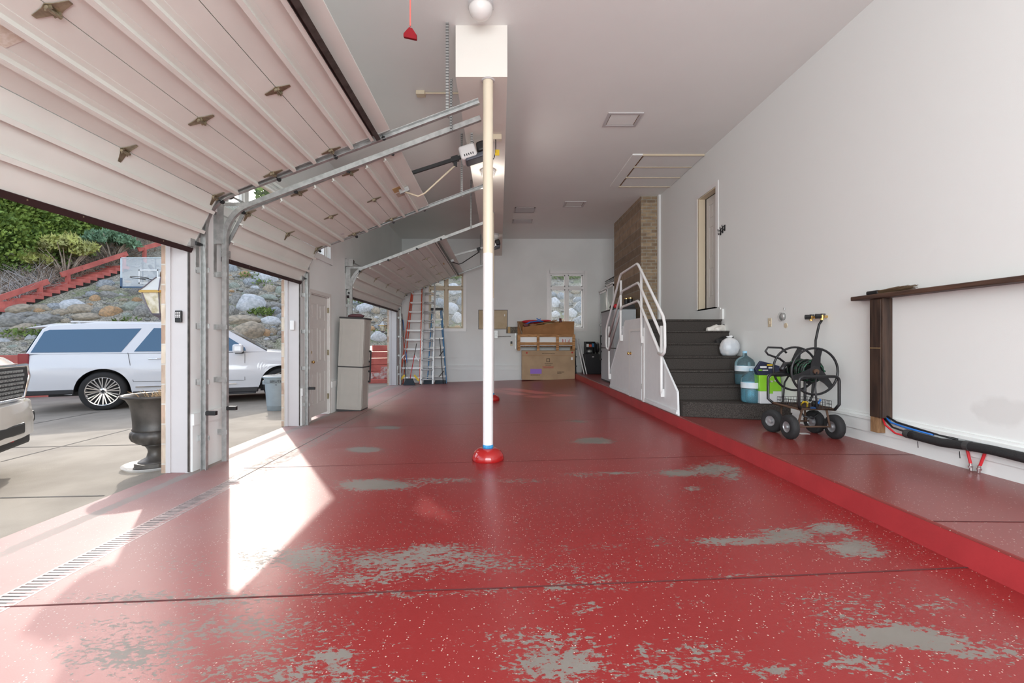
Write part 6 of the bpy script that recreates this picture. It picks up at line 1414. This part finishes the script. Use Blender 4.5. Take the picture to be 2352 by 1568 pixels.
t = thing('electrical_box', 'grey metal electrical box with conduit on the back wall', 'electrical box'); m = MB(); m.box(-0.17, -0.05, YB-0.08, YB, 1.30, 1.56); m.build('box', M['galv'], t, bevel=0.004); m = MB(); m.tube([(-0.05, YB-0.03, 1.36), (0.38, YB-0.03, 1.37)], 0.014, 8); m.build('conduit', M['galv'], t); settle(t, (-0.1, YB, 1.3))
t = thing('wall_socket', 'small wall socket with a black charger below the mottled panel', 'socket'); m = MB(); m.box(0.36, 0.44, YB-0.008, YB, 1.05, 1.17); m.build('plate', M['cream'], t); m = MB(); m.box(0.37, 0.43, YB-0.06, YB-0.008, 1.12, 1.20); m.build('charger', M['black'], t); settle(t, (0.4, YB, 1.05))
# display cabinets past the chimney
for (y0, y1, zt, lb) in ((14.05, 15.08, 2.86, 'white framed glass cabinet in the back corner'), (13.23, 14.02, 2.93, 'taller white framed glass cabinet between chimney and the corner one')):
    t = thing('display_cabinet', lb, 'cabinet')
    m = MB(); m.box(3.34, 3.74, y0, y1, ZP, zt-0.04); m.build('carcass', M['wall'], t); f = 0.05
    m = MB(); m.box(3.31, 3.34, y0, y0+f, ZP, zt-0.04); m.box(3.31, 3.34, y1-f, y1, ZP, zt-0.04)
    for z in (ZP, 0.9, 1.7, zt-0.12): m.box(3.31, 3.34, y0, y1, z, z+0.06)
    m.build('door_frame', M['rail'], t)
    m = MB(); m.box(3.29, 3.75, y0-0.01, y1+0.01, zt-0.04, zt); m.build('cornice', M['rail'], t)
    m = MB(); m.box(3.325, 3.345, y0+f, y1-f, ZP+0.06, zt-0.12); m.build('glass_door', mat('greenish_glass', (0.42, 0.47, 0.44), 0.08, spec=0.8), t)
    settle(t, (3.5, (y0+y1)/2, ZP))
t = thing('wire_basket', 'black wire basket on top of the corner glass cabinets', 'basket'); r_ = random.Random(2)
m = MB()
for i in range(7):
    y = 13.4+0.17*i; m.tube([(3.36, y, 2.93), (3.36, y+0.02, 3.10), (3.5, y+0.03, 3.15), (3.62, y, 3.08), (3.62, y, 2.93)], 0.006, 5)
for z in (2.94, 3.04, 3.10): m.tube([(3.36, 13.35, z), (3.36, 14.5, z), (3.62, 14.5, z), (3.62, 13.35, z)], 0.006, 5, True)
m.build('wires', M['dsteel'], t); settle(t, (3.5, 14, 2.93))
# on the grey cabinet
m = MB(); m.box(3.0, 3.22, 10.80, 11.15, 1.985, 2.07); o = m.build('black_case', M['black'], bevel=0.008); tag(o, 'flat black case on the blue-grey cabinet', 'case')
for (x, y, r_, h, lb) in ((3.03, 10.88, 0.048, 0.15, 'slim black pot with a gold rim on the flat black case'), (3.15, 10.95, 0.062, 0.17, 'wider black pot with a gold rim on the flat black case')):
    t = thing('pot', lb, 'pot'); m = MB(); m.lathe([(r_*0.85, 2.07), (r_, 2.07+h*0.9)], (x, y, 0), 20); m.build('body', M['black'], t, True, angle=40); m = MB(); m.lathe([(r_*1.03, 2.07+h*0.88), (r_*1.03, 2.07+h), (r_*0.5, 2.07+h*1.02)], (x, y, 0), 20); m.build('rim', M['gold'], t); settle(t, (x, y, 2.07))
for (x, y, c, lb) in ((2.80, 10.95, M['redp'], 'red ball on the blue-grey cabinet'), (2.80, 11.35, M['trimb'], 'dark round pot behind the red ball')):
    m = MB(); m.ell((x, y, 2.04), (0.055, 0.055, 0.058), 14, 8); o = m.build('ball', c, smooth=True); tag(o, lb, 'ball')
# ---- things on the stairs
def shoe(x, y, z, rot, mt, sole, label):
    t = thing('shoe', label, 'shoe', None); m = MB(); prof = [(-0.13, 0.036, 0.075), (-0.11, 0.042, 0.085), (-0.05, 0.040, 0.088), (0.0, 0.042, 0.07), (0.06, 0.048, 0.05), (0.11, 0.044, 0.04), (0.14, 0.02, 0.03)]
    vs = []; n = 10
    for (xx, w, h) in prof:
        for k in range(n):
            a = math.pi*k/(n-1); vs.append((xx, -w*math.cos(a), 0.022+h*math.sin(a)**0.7))
    fs = [(i*n+k, i*n+k+1, (i+1)*n+k+1, (i+1)*n+k) for i in range(len(prof)-1) for k in range(n-1)]+[tuple(range(n)), tuple((len(prof)-1)*n+k for k in range(n))]
    m.add(vs, fs); m.build('upper', mt, t, True)
    m = MB(); pl = [(xx, w*1.08) for xx, w, h in prof]; pl = pl+[(xx, -w) for xx, w in reversed(pl)]; m.prism(pl, 'z', 0.0, 0.026); m.build('sole', sole, t)
    m = MB()
    for i in range(4): m.bar((-0.02+0.022*i, -0.025, 0.095-0.009*i), (-0.01+0.022*i, 0.025, 0.095-0.009*i), 0.006)
    m.build('laces', sole, t)
    m = MB(); m.ell((-0.085, 0, 0.10), (0.034, 0.026, 0.014), 12, 6); m.build('opening', M['trimb'], t, True)
    t.location = (x, y, z); t.rotation_euler = (0, 0, R(rot)); return t
M['wsh'] = mat('white_leather', (0.72, 0.69, 0.64), 0.5); M['nsole'] = mat('navy_sole', (0.10, 0.12, 0.20), 0.6); M['bsh'] = mat('black_fabric', (0.012, 0.012, 0.012), 0.8)
shoe(3.56, 7.56, 1.363, 200, M['wsh'], M['wsh'], 'white sneaker lying nearer the middle of the upper tread')
shoe(3.67, 7.56, 1.363, 215, M['wsh'], M['wsh'], 'white sneaker nearest the wall on the upper tread')
shoe(3.56, 7.28, 1.163, 205, M['bsh'], M['bsh'], 'black shoe poking out behind the tied white bag, farther from the wall')
shoe(3.67, 7.32, 1.163, 190, M['bsh'], M['bsh'], 'black shoe behind the tied white bag, beside the wall')
t = thing('plastic_bag', 'tied white translucent plastic bag on the stair tread', 'bag')
M['bag'] = mat('thin_white_plastic', (0.78, 0.78, 0.78), 0.3, col2=(0.58, 0.62, 0.66), vscale=7, bump=0.6, bscale=14)
m = MB(); m.lathe([(0.02, 0.0), (0.10, 0.004), (0.135, 0.05), (0.15, 0.12), (0.14, 0.18), (0.11, 0.235), (0.06, 0.27), (0.015, 0.285)], (3.575, 7.07, 0.965), 26, wob=lambda a, h: 1+0.07*math.sin(3*a+9*h)+0.04*math.sin(8*a+21*h)); bg = m.build('sack', M['bag'], t, True); bg.scale = (1, 0.78, 1); bg.location.y = 7.07*0.22
m = MB(); m.ell((3.545, 7.05, 1.26), (0.035, 0.018, 0.012), 8, 5, None, 0.3, 2); m.ell((3.59, 7.05, 1.265), (0.03, 0.015, 0.018), 8, 5, None, 0.3, 3); m.build('knot', M['bag'], t, True); settle(t, (3.575, 7.07, 0.965))
M['water'] = mat('blue_bottle', (0.62, 0.88, 0.96), 0.04, trans=0.92, spec=0.6); M['water'].node_tree.nodes['Principled BSDF'].inputs['IOR'].default_value = 1.15
M['wlabel'] = mat('pale_bottle_label', (0.62, 0.76, 0.86), 0.4, col2=(0.78, 0.82, 0.86), vscale=12); M['liquid'] = mat('blue_water', (0.30, 0.70, 0.84), 0.03, trans=0.8)
def jug(x, y, z, label, h=0.47, level=0.22):
    t = thing('water_bottle', label, 'water bottle'); r_ = 0.132
    m = MB(); m.lathe([(0.02, 0.01), (r_*0.86, 0.0), (r_*0.95, 0.02), (r_, 0.05), (r_*0.97, 0.10), (r_, 0.12), (r_, 0.19), (r_*0.985, 0.195), (r_*0.985, 0.275), (r_, 0.28), (r_*0.98, 0.32), (r_*0.80, 0.365), (r_*0.45, 0.40), (0.032, 0.42), (0.027, h-0.02)], (x, y, z), 40, wob=lambda a, hh: 1-(0.035*max(0, math.sin(8*a)) if hh < 0.17 else 0)); m.build('bottle', M['water'], t, True)
    m = MB(); m.lathe([(0.02, 0.012), (r_*0.84, 0.01), (r_*0.93, 0.06), (r_*0.94, level)], (x, y, z), 32); m.build('liquid', M['liquid'], t, True, angle=40)
    m = MB(); m.lathe([(r_*1.003, 0.197), (r_*1.003, 0.273)], (x, y, z), 40, cap=False); m.build('label_band', M['wlabel'], t, True)
    m = MB(); m.tube([(x, y, z+h-0.03), (x, y, z+h)], 0.03, 18); m.build('cap', mat('pale_blue_cap', (0.35, 0.62, 0.80), 0.4), t)
    return settle(t, (x, y, z))
jug(3.42, 6.17, 0.363, 'nearer big blue water bottle standing on the bottom step', 0.455, 0.18)
jug(3.56, 6.60, 0.563, 'farther big blue water bottle one step higher', 0.485, 0.15)
t = thing('litter_bag', 'green, white and navy bag of pellets propped on the bottom step', 'bag')
bx0, bx1, by0, by1, bz = 3.44, 3.72, 6.00, 6.12, 0.365
def bagpiece(z0, z1, name, mt, grow=0.0, x0=bx0, x1=bx1, lean=0.0):
    m = MB(); n = 6; vs = []
    for i in range(n+1):
        f = i/n; z = z0+(z1-z0)*f; bul = 0.02*math.sin(math.pi*min(1, (z-bz)/0.45)); l_ = 0.04*(z-bz)/0.45
        vs += [(x0-bul*0.4-l_*0.0, by0-bul-grow+l_, z), (x1+bul*0.2, by0-bul*0.7-grow+l_, z), (x1, by1+l_, z), (x0, by1+l_, z)]
    fs = [(i*4+k, i*4+(k+1) % 4, (i+1)*4+(k+1) % 4, (i+1)*4+k) for i in range(n) for k in range(4)]+[(0,1,2,3), (n*4, n*4+1, n*4+2, n*4+3)]
    m.add(vs, fs); return m.build(name, mt, t, bevel=0.006)
M['bwht'] = mat('white_bag_plastic', (0.75, 0.76, 0.78), 0.35, bump=0.4, bscale=20); M['blime'] = mat('lime_green_print', (0.28, 0.66, 0.03), 0.35, bump=0.3, bscale=20); M['bnavy'] = mat('navy_print', (0.02, 0.025, 0.06), 0.35, bump=0.3, bscale=25); M['bgry'] = mat('grey_print', (0.6, 0.6, 0.58), 0.4)
bagpiece(bz, 0.53, 'bag_bottom', M['bwht']); bagpiece(0.53, 0.74, 'green_print', M['blime'], 0.001); bagpiece(0.74, 0.80, 'white_band', M['bwht'])
m = MB(); m.add([(bx0-0.01, 6.02, 0.74), (bx1, 6.02, 0.74), (bx1-0.01, 6.02, 0.86), (bx0+0.14, 6.03, 0.90), (bx0+0.02, 6.03, 0.93), (bx0-0.05, 6.03, 0.82)]+[(bx0-0.01, 6.12, 0.74), (bx1, 6.12, 0.74), (bx1-0.01, 6.10, 0.86), (bx0+0.14, 6.07, 0.90), (bx0+0.02, 6.06, 0.93), (bx0-0.05, 6.07, 0.82)], [(0,1,2,3,4,5), (11,10,9,8,7,6)]+[(i, (i+1) % 6, 6+(i+1) % 6, 6+i) for i in range(6)]); m.build('navy_print', M['bnavy'], t, bevel=0.006)
for (x0, x1, z0, z1, mt) in ((bx0+0.01, bx0+0.09, 0.835, 0.86, M['bwht']), (bx0+0.10, bx0+0.2, 0.865, 0.885, M['yellow']), (bx0-0.01, bx0+0.03, 0.80, 0.815, M['blime']), (bx0+0.12, bx0+0.17, 0.83, 0.85, M['bwht']), (bx0+0.04, bx0+0.11, 0.80, 0.812, M['bwht'])):
    m = MB(); m.box(x0, x1, 6.010, 6.022, z0, z1); m.build('printed_mark', mt, t)
for (x, z, r_) in ((bx0+0.11, 0.73, 0.022), (bx0+0.10, 0.66, 0.012), (bx0+0.14, 0.66, 0.012), (bx0+0.19, 0.67, 0.012)):
    m = MB(); m.tube([(x, 5.975, z), (x, 6.0, z)], r_, 14); m.build('printed_dot', M['bgry'], t)
m = MB(); m.box(bx0+0.09, bx0+0.16, 5.985, 6.0, 0.50, 0.56); m.build('green_tab', M['blime'], t)
settle(t, (3.58, 6.06, bz))
# ---- hose reel cart
hc = thing('hose_reel_cart', 'black four-wheeled hose reel cart parked on the walkway before the stairs', 'hose reel')
M['frm'] = mat('black_powder_coat', (0.025, 0.025, 0.027), 0.35, 0.2); M['rust'] = mat('rusty_steel', (0.10, 0.055, 0.035), 0.8, 0.2); M['hub'] = mat('silver_hub', (0.38, 0.38, 0.39), 0.35, 0.6)
def ct(name, pts, r_=0.0155, mt=None, closed=False): m = MB(); m.tube(pts, r_, 10, closed); return m.build(name, mt or M['frm'], hc, True)
def rnd_loop(c0, c1, y, z0, z1, rr=0.05):
    """U loop in XZ plane open at the bottom"""
    pts = [(c0, y, z0)]
    for i in range(7): a = math.pi-math.pi/2*i/6; pts.append((c0+rr+rr*math.cos(a), y, z1-rr+rr*math.sin(a)))
    for i in range(7): a = math.pi/2-math.pi/2*i/6; pts.append((c1-rr+rr*math.cos(a), y, z1-rr+rr*math.sin(a)))
    pts.append((c1, y, z0)); return pts
ct('side_frame', [(3.19, 4.83, 0.47)]+rnd_loop(3.16, 3.585, 4.80, 0.52, 0.815)+[(3.56, 4.83, 0.46)])
ct('side_frame', [(3.16, 5.26, 0.48)]+rnd_loop(3.13, 3.56, 5.30, 0.52, 0.80)+[(3.54, 5.27, 0.47)])
ct('base_frame', [(3.19, 4.83, 0.465), (3.56, 4.83, 0.46), (3.54, 5.27, 0.47), (3.16, 5.26, 0.475)], 0.014, M['rust'], True)
# deck & wire basket
m = MB(); m.box(3.18, 3.56, 4.84, 5.26, 0.455, 0.462); m.build('deck', M['rust'], hc)
m = MB(); r2 = 0.0022
def wl_(a, b_): m.tube([a, b_], r2, 4)
for z in (0.48, 0.515, 0.55):
    wl_((3.20, 4.86, z), (3.55, 4.86, z)); wl_((3.20, 5.24, z), (3.55, 5.24, z)); wl_((3.20, 4.86, z), (3.20, 5.24, z)); wl_((3.55, 4.86, z), (3.55, 5.24, z))
for i in range(12):
    x = 3.20+0.35*i/11; wl_((x, 4.86, 0.46), (x, 4.86, 0.552)); wl_((x, 5.24, 0.46), (x, 5.24, 0.552)); y = 4.86+0.38*i/11; wl_((3.20, y, 0.46), (3.20, y, 0.552)); wl_((3.55, y, 0.46), (3.55, y, 0.552))
m.build('wire_basket', M['frm'], hc)
# axle and legs
for (x, y) in ((3.10, 4.79), (3.52, 4.79), (3.14, 5.14), (3.50, 5.14)):
    xx = min(max(x, 3.2), 3.5); ct('axle_leg', [(xx+0.02 if x < 3.3 else xx-0.02, y+0.05, 0.46), (x+(0.04 if x < 3.3 else -0.04), y, ZP+0.125)], 0.011, M['rust'])
ct('axle', [(3.08, 4.79, ZP+0.125), (3.54, 4.79, ZP+0.125)], 0.009, M['rust']); ct('axle', [(3.10, 5.14, ZP+0.125), (3.54, 5.14, ZP+0.125)], 0.009, M['rust'])
ct('pull_handle_hinge', [(3.30, 5.0, 0.44), (3.28, 4.9, 0.38), (3.36, 4.88, 0.36), (3.44, 4.92, 0.40)], 0.009)
for (x, y, rz) in ((3.05, 4.78, 0), (3.53, 4.79, 0), (3.09, 5.15, 20), (3.53, 5.10, 8)):
    w = 0.085; R_ = 0.125; tf = Matrix.Translation((x, y, ZP+R_)) @ Matrix.Rotation(R(rz), 4, 'Z')
    m = MB(); prof = [(0.058, -w/2+0.01), (0.10, -w/2), (0.118, -w/2+0.012), (R_, -w/4), (R_, w/4), (0.118, w/2-0.012), (0.10, w/2), (0.07, w/2-0.01), (0.058, -w/2+0.01)]
    m.lathe(prof, (0,0,0), 36, 'x', cap=False, wob=lambda a, h: 1+(0.014 if abs(h) < 0.032 and math.sin(18*a+(2 if h > 0 else 0)) > 0 else 0)); wh = m.build('wheel', M['rubber'], hc, True, tf=tf, angle=60)
    m = MB(); m.lathe([(0.058, -w/2+0.006), (0.05, -w/2+0.02), (0.028, -w/2+0.022), (0.022, -w/2-0.002), (0.001, -w/2-0.004)], (0,0,0), 28, 'x', cap=False); m.lathe([(0.07, w/2-0.008), (0.05, w/2-0.02), (0.001, w/2-0.02)], (0,0,0), 28, 'x', cap=False); m.build('hub', M['hub'], wh, True, tf=tf, angle=40)
# reel
ra, rb, RR = 4.95, 5.35, 0.252; ca, cb = Vector((3.43, ra, 0.86)), Vector((3.475, rb, 0.865))
for c in (ca, cb):
    ct('reel_rim', [c+Vector((RR*math.cos(a), 0, RR*math.sin(a))) for a in [2*math.pi*i/40 for i in range(40)]], 0.0125, None, True)
    for i in range(3):
        a = R(70)+2*math.pi*i/3; m = MB(); d = Vector((math.cos(a), 0, math.sin(a))); s_ = Vector((-math.sin(a), 0, math.cos(a)))
        vs = []
        for f, w in ((0.02, 0.055), (0.09, 0.050), (0.17, 0.034), (0.252, 0.024)):
            p = c+d*f+s_*0.03*math.sin(f*8); vs += [p-s_*w-Vector((0,0.006,0)), p+s_*w-Vector((0,0.006,0)), p+s_*w+Vector((0,0.006,0)), p-s_*w+Vector((0,0.006,0))]
        m.add(vs, [(j*4+k, j*4+(k+1) % 4, (j+1)*4+(k+1) % 4, (j+1)*4+k) for j in range(3) for k in range(4)]+[(0,1,2,3), (12,13,14,15)]); m.build('spoke', M['frm'], hc)
m = MB(); dd = (cb-ca); m.tube([ca-dd*0.03, cb], 0.06, 20); m.build('drum', M['frm'], hc)
M['hose'] = mat('green_black_hose', (0.008, 0.03, 0.015), 0.5); hb = M['hose'].node_tree.nodes['Principled BSDF']; tc = N(M['hose'], 'ShaderNodeTexCoord'); vo = N(M['hose'], 'ShaderNodeTexVoronoi'); vo.inputs['Scale'].default_value = 75; L(M['hose'], tc.outputs['Object'], vo.inputs['Vector'])
g_ = N(M['hose'], 'ShaderNodeMath', operation='LESS_THAN'); g_.inputs[1].default_value = 0.28; L(M['hose'], vo.outputs['Distance'], g_.inputs[0]); mx = N(M['hose'], 'ShaderNodeMixRGB'); mx.inputs[1].default_value = (0.006, 0.008, 0.008, 1); mx.inputs[2].default_value = (0.03, 0.30, 0.12, 1); L(M['hose'], g_.outputs[0], mx.inputs[0]); L(M['hose'], mx.outputs[0], hb.inputs['Base Color'])
m = MB(); pts = []
for i in range(14*16+1):
    a = 2*math.pi*i/16; f = 0.04+0.9*((i/16) % 14)/14; c = ca+dd*f; r_ = 0.098+0.02*math.sin(i*0.09); pts.append(c+Vector((r_*math.cos(a), 0, r_*math.sin(a))))
m.tube(pts, 0.0125, 7); m.build('wound_hose', M['hose'], hc, True)
# centre bearing, crank handle
m = MB(); m.tube([ca-dd*0.10, ca-dd*0.02], 0.028, 14); m.build('bearing', M['rust'], hc); 
ct('crank_handle', [cb+Vector((0.0, 0.05, 0.0)), (3.34, 5.42, 0.98), (3.20, 5.42, 1.03), (3.17, 5.42, 1.07), (3.20, 5.42, 1.115), (3.36, 5.42, 1.11), (3.42, 5.42, 1.05)], 0.012)
ct('swivel_pipe', [cb+Vector((-0.05, -0.02, 0.02)), (3.30, 5.2, 0.93), (3.20, 5.1, 0.93), (3.13, 5.05, 0.87)], 0.024)
ct('reel_support', [(3.36, 4.81, 0.47), (3.38, 4.87, 0.70), (3.43, 4.92, 0.86)], 0.010); ct('reel_support', [(3.30, 5.30, 0.47), (3.36, 5.36, 0.70), (3.47, 5.38, 0.865)], 0.010)
settle(hc, (3.35, 5.0, ZP))
for (pts, mt, nm, lb) in (([(3.46, 4.9, 0.56), (3.44, 4.92, 0.50), (3.42, 4.9, 0.47), (3.36, 4.92, 0.468)], M['bluep'], 'blue_strap', 'blue strap draped in the hose cart basket'), ([(3.30, 5.0, 0.468), (3.31, 4.95, 0.53), (3.34, 4.93, 0.53), (3.35, 4.95, 0.468)], M['yellow'], 'yellow_hook', 'yellow hook lying in the hose cart basket')):
    m = MB(); m.tube(pts, 0.010, 6); o = m.build(nm, mt, smooth=True); tag(o, lb, nm.split('_')[1])
m = MB(); m.ell((3.47, 5.0, 0.50), (0.035, 0.045, 0.035), 14, 8); m.tube([(3.45, 4.95, 0.50), (3.42, 4.90, 0.50)], 0.02, 10); o = m.build('spray_nozzle', M['black'], smooth=True); tag(o, 'black spray nozzle lying in the hose cart basket', 'nozzle')
m = MB(); m.box(3.33, 3.43, 5.02, 5.09, ZP, ZP+0.002); o = m.build('paper_scrap', M['rail']); tag(o, 'scrap of white paper on the walkway under the hose cart', 'paper')
# spigots and supply hose
t = thing('wall_spigot', 'pair of brass spigots with black knobs on the side wall', 'spigot'); 
for (y, lb) in ((5.40, 0), (5.22, 1)):
    m = MB(); m.tube([(XR, y, 1.47), (XR-0.07, y, 1.47)], 0.016, 10); m.tube([(XR-0.06, y, 1.49), (XR-0.06, y, 1.43)], 0.018, 10); m.build('valve', M['gold'], t)
    m = MB(); m.tube([(XR-0.07, y, 1.475), (XR-0.12, y+0.02, 1.475)], 0.028, 8); m.tube([(XR-0.05, y, 1.49), (XR-0.05, y, 1.505)], 0.026, 8); m.build('knob', M['black'], t)
m = MB(); m.tube([(XR-0.03, 5.42, 1.47), (XR-0.03, 5.20, 1.47)], 0.014, 8); m.build('manifold', M['gold'], t); settle(t, (XR, 5.3, 1.47))
m = MB(); m.tube([(XR-0.06, 5.22, 1.43), (XR-0.085, 5.23, 1.38), (XR-0.11, 5.25, 1.2), (XR-0.10, 5.27, 0.95), (XR-0.12, 5.28, 0.7), (XR-0.13, 5.28, 0.55), (XR-0.18, 5.25, 0.50)], 0.0125, 10); o = m.build('supply_hose', M['black'], smooth=True); tag(o, 'black hose hanging from the spigots to the reel cart', 'hose')
t = thing('light_switch', 'cream narrow switch plate on the side wall', 'switch'); m = MB(); m.box(XR-0.008, XR, 6.28, 6.36, 1.39, 1.51); m.build('plate', M['cream'], t, bevel=0.003); m = MB(); m.box(XR-0.014, XR-0.008, 6.31, 6.33, 1.43, 1.47); m.build('toggle', M['cream'], t); settle(t, (XR, 6.32, 1.39))
t = thing('key_lock_pull', 'round metal fitting with wire loop on the side wall above the cream disc', 'fitting'); m = MB(); m.lathe([(0.05, 0.0), (0.048, -0.03), (0.03, -0.04), (0.001, -0.042)], (XR, 6.02, 1.515), 20, 'x'); m.build('cap', M['galv'], t, True); m = MB(); m.tube([(XR-0.04, 6.02+0.058*math.cos(a), 1.51+0.058*math.sin(a)) for a in [2*math.pi*i/18 for i in range(18)]], 0.002, 5, True); m.tube([(XR-0.01, 5.98, 1.60), (XR-0.02, 5.98, 1.63)], 0.008, 8); m.build('wire_loop', M['galv'], t); settle(t, (XR, 6.02, 1.515))
m = MB(); m.lathe([(0.036, 0.0), (0.034, -0.006), (0.001, -0.007)], (XR, 5.97, 1.395), 20, 'x'); o = m.build('cover_disc', M['cream'], smooth=False); tag(o, 'small cream cover disc under the round metal fitting', 'disc')
t = thing('wall_hooks', 'three small dark hooks in a row high on the side wall by the doorway', 'hooks')
for i in range(3):
    y = 7.72-0.07*i; z = 3.04+0.02*i; m = MB(); m.box(XR-0.012, XR, y-0.012, y+0.012, z-0.05, z+0.05); m.tube([(XR-0.01, y, z+0.03), (XR-0.05, y, z+0.02), (XR-0.05, y, z+0.05)], 0.008, 6); m.tube([(XR-0.01, y, z-0.02), (XR-0.045, y, z-0.04), (XR-0.045, y, z-0.01)], 0.008, 6); m.build('hook', M['black'], t)
settle(t, (XR, 7.65, 3.04))
# wood post and rail
t = thing('boxed_wood_post', 'dark stained boxed wood post fixed to the side wall', 'post')
m = MB(); m.box(3.665, XR, 4.35, 4.50, 0.45, 1.60); m.build('post_box', M['wood'], t, bevel=0.003)
m = MB(); m.box(3.655, 3.667, 4.365, 4.49, 0.45, 1.59); m.build('facing_board', M['wood'], t, bevel=0.002)
m = MB(); m.box(3.654, 3.656, 4.365, 4.49, 1.118, 1.124); m.build('scratch', M['stick'], t)
m = MB(); m.box(3.66, XR-0.002, 4.40, 4.49, 0.30, 0.45); m.build('raw_wood_block', M['rawwood'], t, bevel=0.003); settle(t, (3.71, 4.43, 0.3))
m = MB(); m.box(3.64, XR-0.001, 0.8, 4.72, 1.602, 1.645); o = m.build('wooden_rail', M['woodh'], bevel=0.008); tag(o, 'long brown wood shelf rail running along the side wall above the post', 'rail')
t = thing('hand_broom', 'small brush with black head and tan bristles lying on the wood rail', 'brush'); m = MB(); m.box(3.67, 3.73, 4.42, 4.56, 1.645, 1.685); m.build('head', M['black'], t, bevel=0.012); m = MB(); r_ = random.Random(3)
for i in range(110):
    a = Vector((3.69+r_.uniform(-.015, .03), 4.44, 1.66+r_.uniform(-.012, .02))); m.tube([a, a+Vector((r_.uniform(-.015, .02), -r_.uniform(0.22, 0.40), r_.uniform(-0.012, 0.02)))], 0.0022, 3)
m.build('bristles', mat('tan_bristles', (0.20, 0.13, 0.07), 0.9), t); settle(t, (3.7, 4.4, 1.645))
# pipes along the wall
xp = 3.69
t = thing('insulated_pipe', 'thick black foam-sleeved pipe along the base of the side wall', 'pipe'); pts = [(xp, 4.13, 0.35), (xp, 4.0, 0.345), (xp, 3.8, 0.34), (xp, 3.6, 0.36), (xp, 3.4, 0.37), (xp, 3.2, 0.365), (xp, 2.8, 0.36), (xp, 0.8, 0.36)]
m = MB(); m.tube(pts, 0.036, 16); m.build('foam_sleeve', M['foam'] if 'foam' in M else M['rubber'], t, True)
for y, z in ((4.10, 0.35), (3.58, 0.362)):
    m = MB(); m.tube([(xp, y+0.02, z), (xp, y-0.02, z)], 0.0385, 16); m.build('tape_joint', M['cabd'], t)
for y in (3.98, 3.62): m = MB(); m.tube([(xp-0.03, y, 0.31), (xp-0.045, y-0.02, 0.26)], 0.003, 5); m.build('cable_tie', M['black'], t)
settle(t, (xp, 2.5, 0.36))
for (pts, r_, mt, lb) in (([(3.70, 4.40, 0.46), (3.68, 4.34, 0.39), (3.67, 4.22, 0.335), (xp-0.01, 4.10, 0.325)], 0.0085, M['redp'], 'red hose curving from the wood post into the foam sleeve'), ([(3.71, 4.38, 0.47), (3.70, 4.30, 0.42), (3.70, 4.15, 0.40), (3.72, 3.9, 0.385)], 0.009, M['bluep'], 'blue hose leaving the foot of the wood post'), ([(3.71, 4.36, 0.47), (3.71, 4.25, 0.43), (3.715, 4.0, 0.405), (3.73, 3.7, 0.385)], 0.010, M['black'], 'upper black hose from the wood post along the wall'), ([(3.70, 4.37, 0.44), (3.69, 4.27, 0.38), (xp, 4.10, 0.36)], 0.009, M['black'], 'lower black hose between red hose and blue hose'), ([(3.735, 3.5, 0.335), (3.735, 3.0, 0.32), (3.735, 0.8, 0.31)], 0.007, M['redp'], 'thin red line running under the foam sleeve')):
    m = MB(); m.tube(pts, r_, 8); o = m.build('hose', mt, smooth=True); tag(o, lb, 'hose')
for (y, tilt, lb) in ((3.60, 0.02, 'red pipe stub with chrome end, nearer the wood post'), (3.50, -0.015, 'red pipe stub with chrome end, farther from the wood post')):
    t = thing('pipe_stub', lb, 'pipe'); m = MB(); m.tube([(3.72, y+tilt, 0.33), (3.71, y-tilt, 0.215)], 0.010, 10); m.build('red_tube', M['redp'], t); m = MB(); m.tube([(3.71, y-tilt, 0.225), (3.708, y-tilt*1.3, ZP+0.005)], 0.013, 10); m.tube([(3.71, y-tilt, 0.205), (3.71, y-tilt, 0.19)], 0.017, 8); m.build('chrome_fitting', M['chrome'], t); settle(t, (3.71, y, ZP))
# scuffs on the wall: faint grey patch (thin stain on the paint)
# ceiling conduit
t = thing('ceiling_conduit', 'cream conduit with junction box on the ceiling beside the beam', 'conduit'); m = MB(); m.tube([(-1.05, 6.25, ZC-0.015), (-0.49, 6.25, ZC-0.015)], 0.012, 8); m.build('tube', M['cream'], t); m = MB(); m.box(-1.14, -1.02, 6.20, 6.30, ZC-0.05, ZC); m.build('junction_box', M['cream'], t, bevel=0.005); settle(t, (-0.8, 6.25, ZC))
t = thing('power_outlet', 'cream outlet box with black cord and yellow tag under the beam behind the column', 'outlet'); m = MB(); m.box(-0.12, 0.03, 6.28, 6.36, 3.98, 4.05); m.build('box', M['cream'], t, bevel=0.004); m = MB(); m.tube([(-0.05, 6.3, 3.98), (-0.05, 6.3, 3.80), (-0.08, 6.32, 3.72), (-0.2, 6.35, 3.72)], 0.007, 6); m.build('cord', M['black'], t); m = MB(); m.box(-0.06, 0.0, 6.295, 6.30, 3.76, 3.84); m.build('tag', M['yellow'], t); settle(t, (-0.05, 6.3, 4.05))
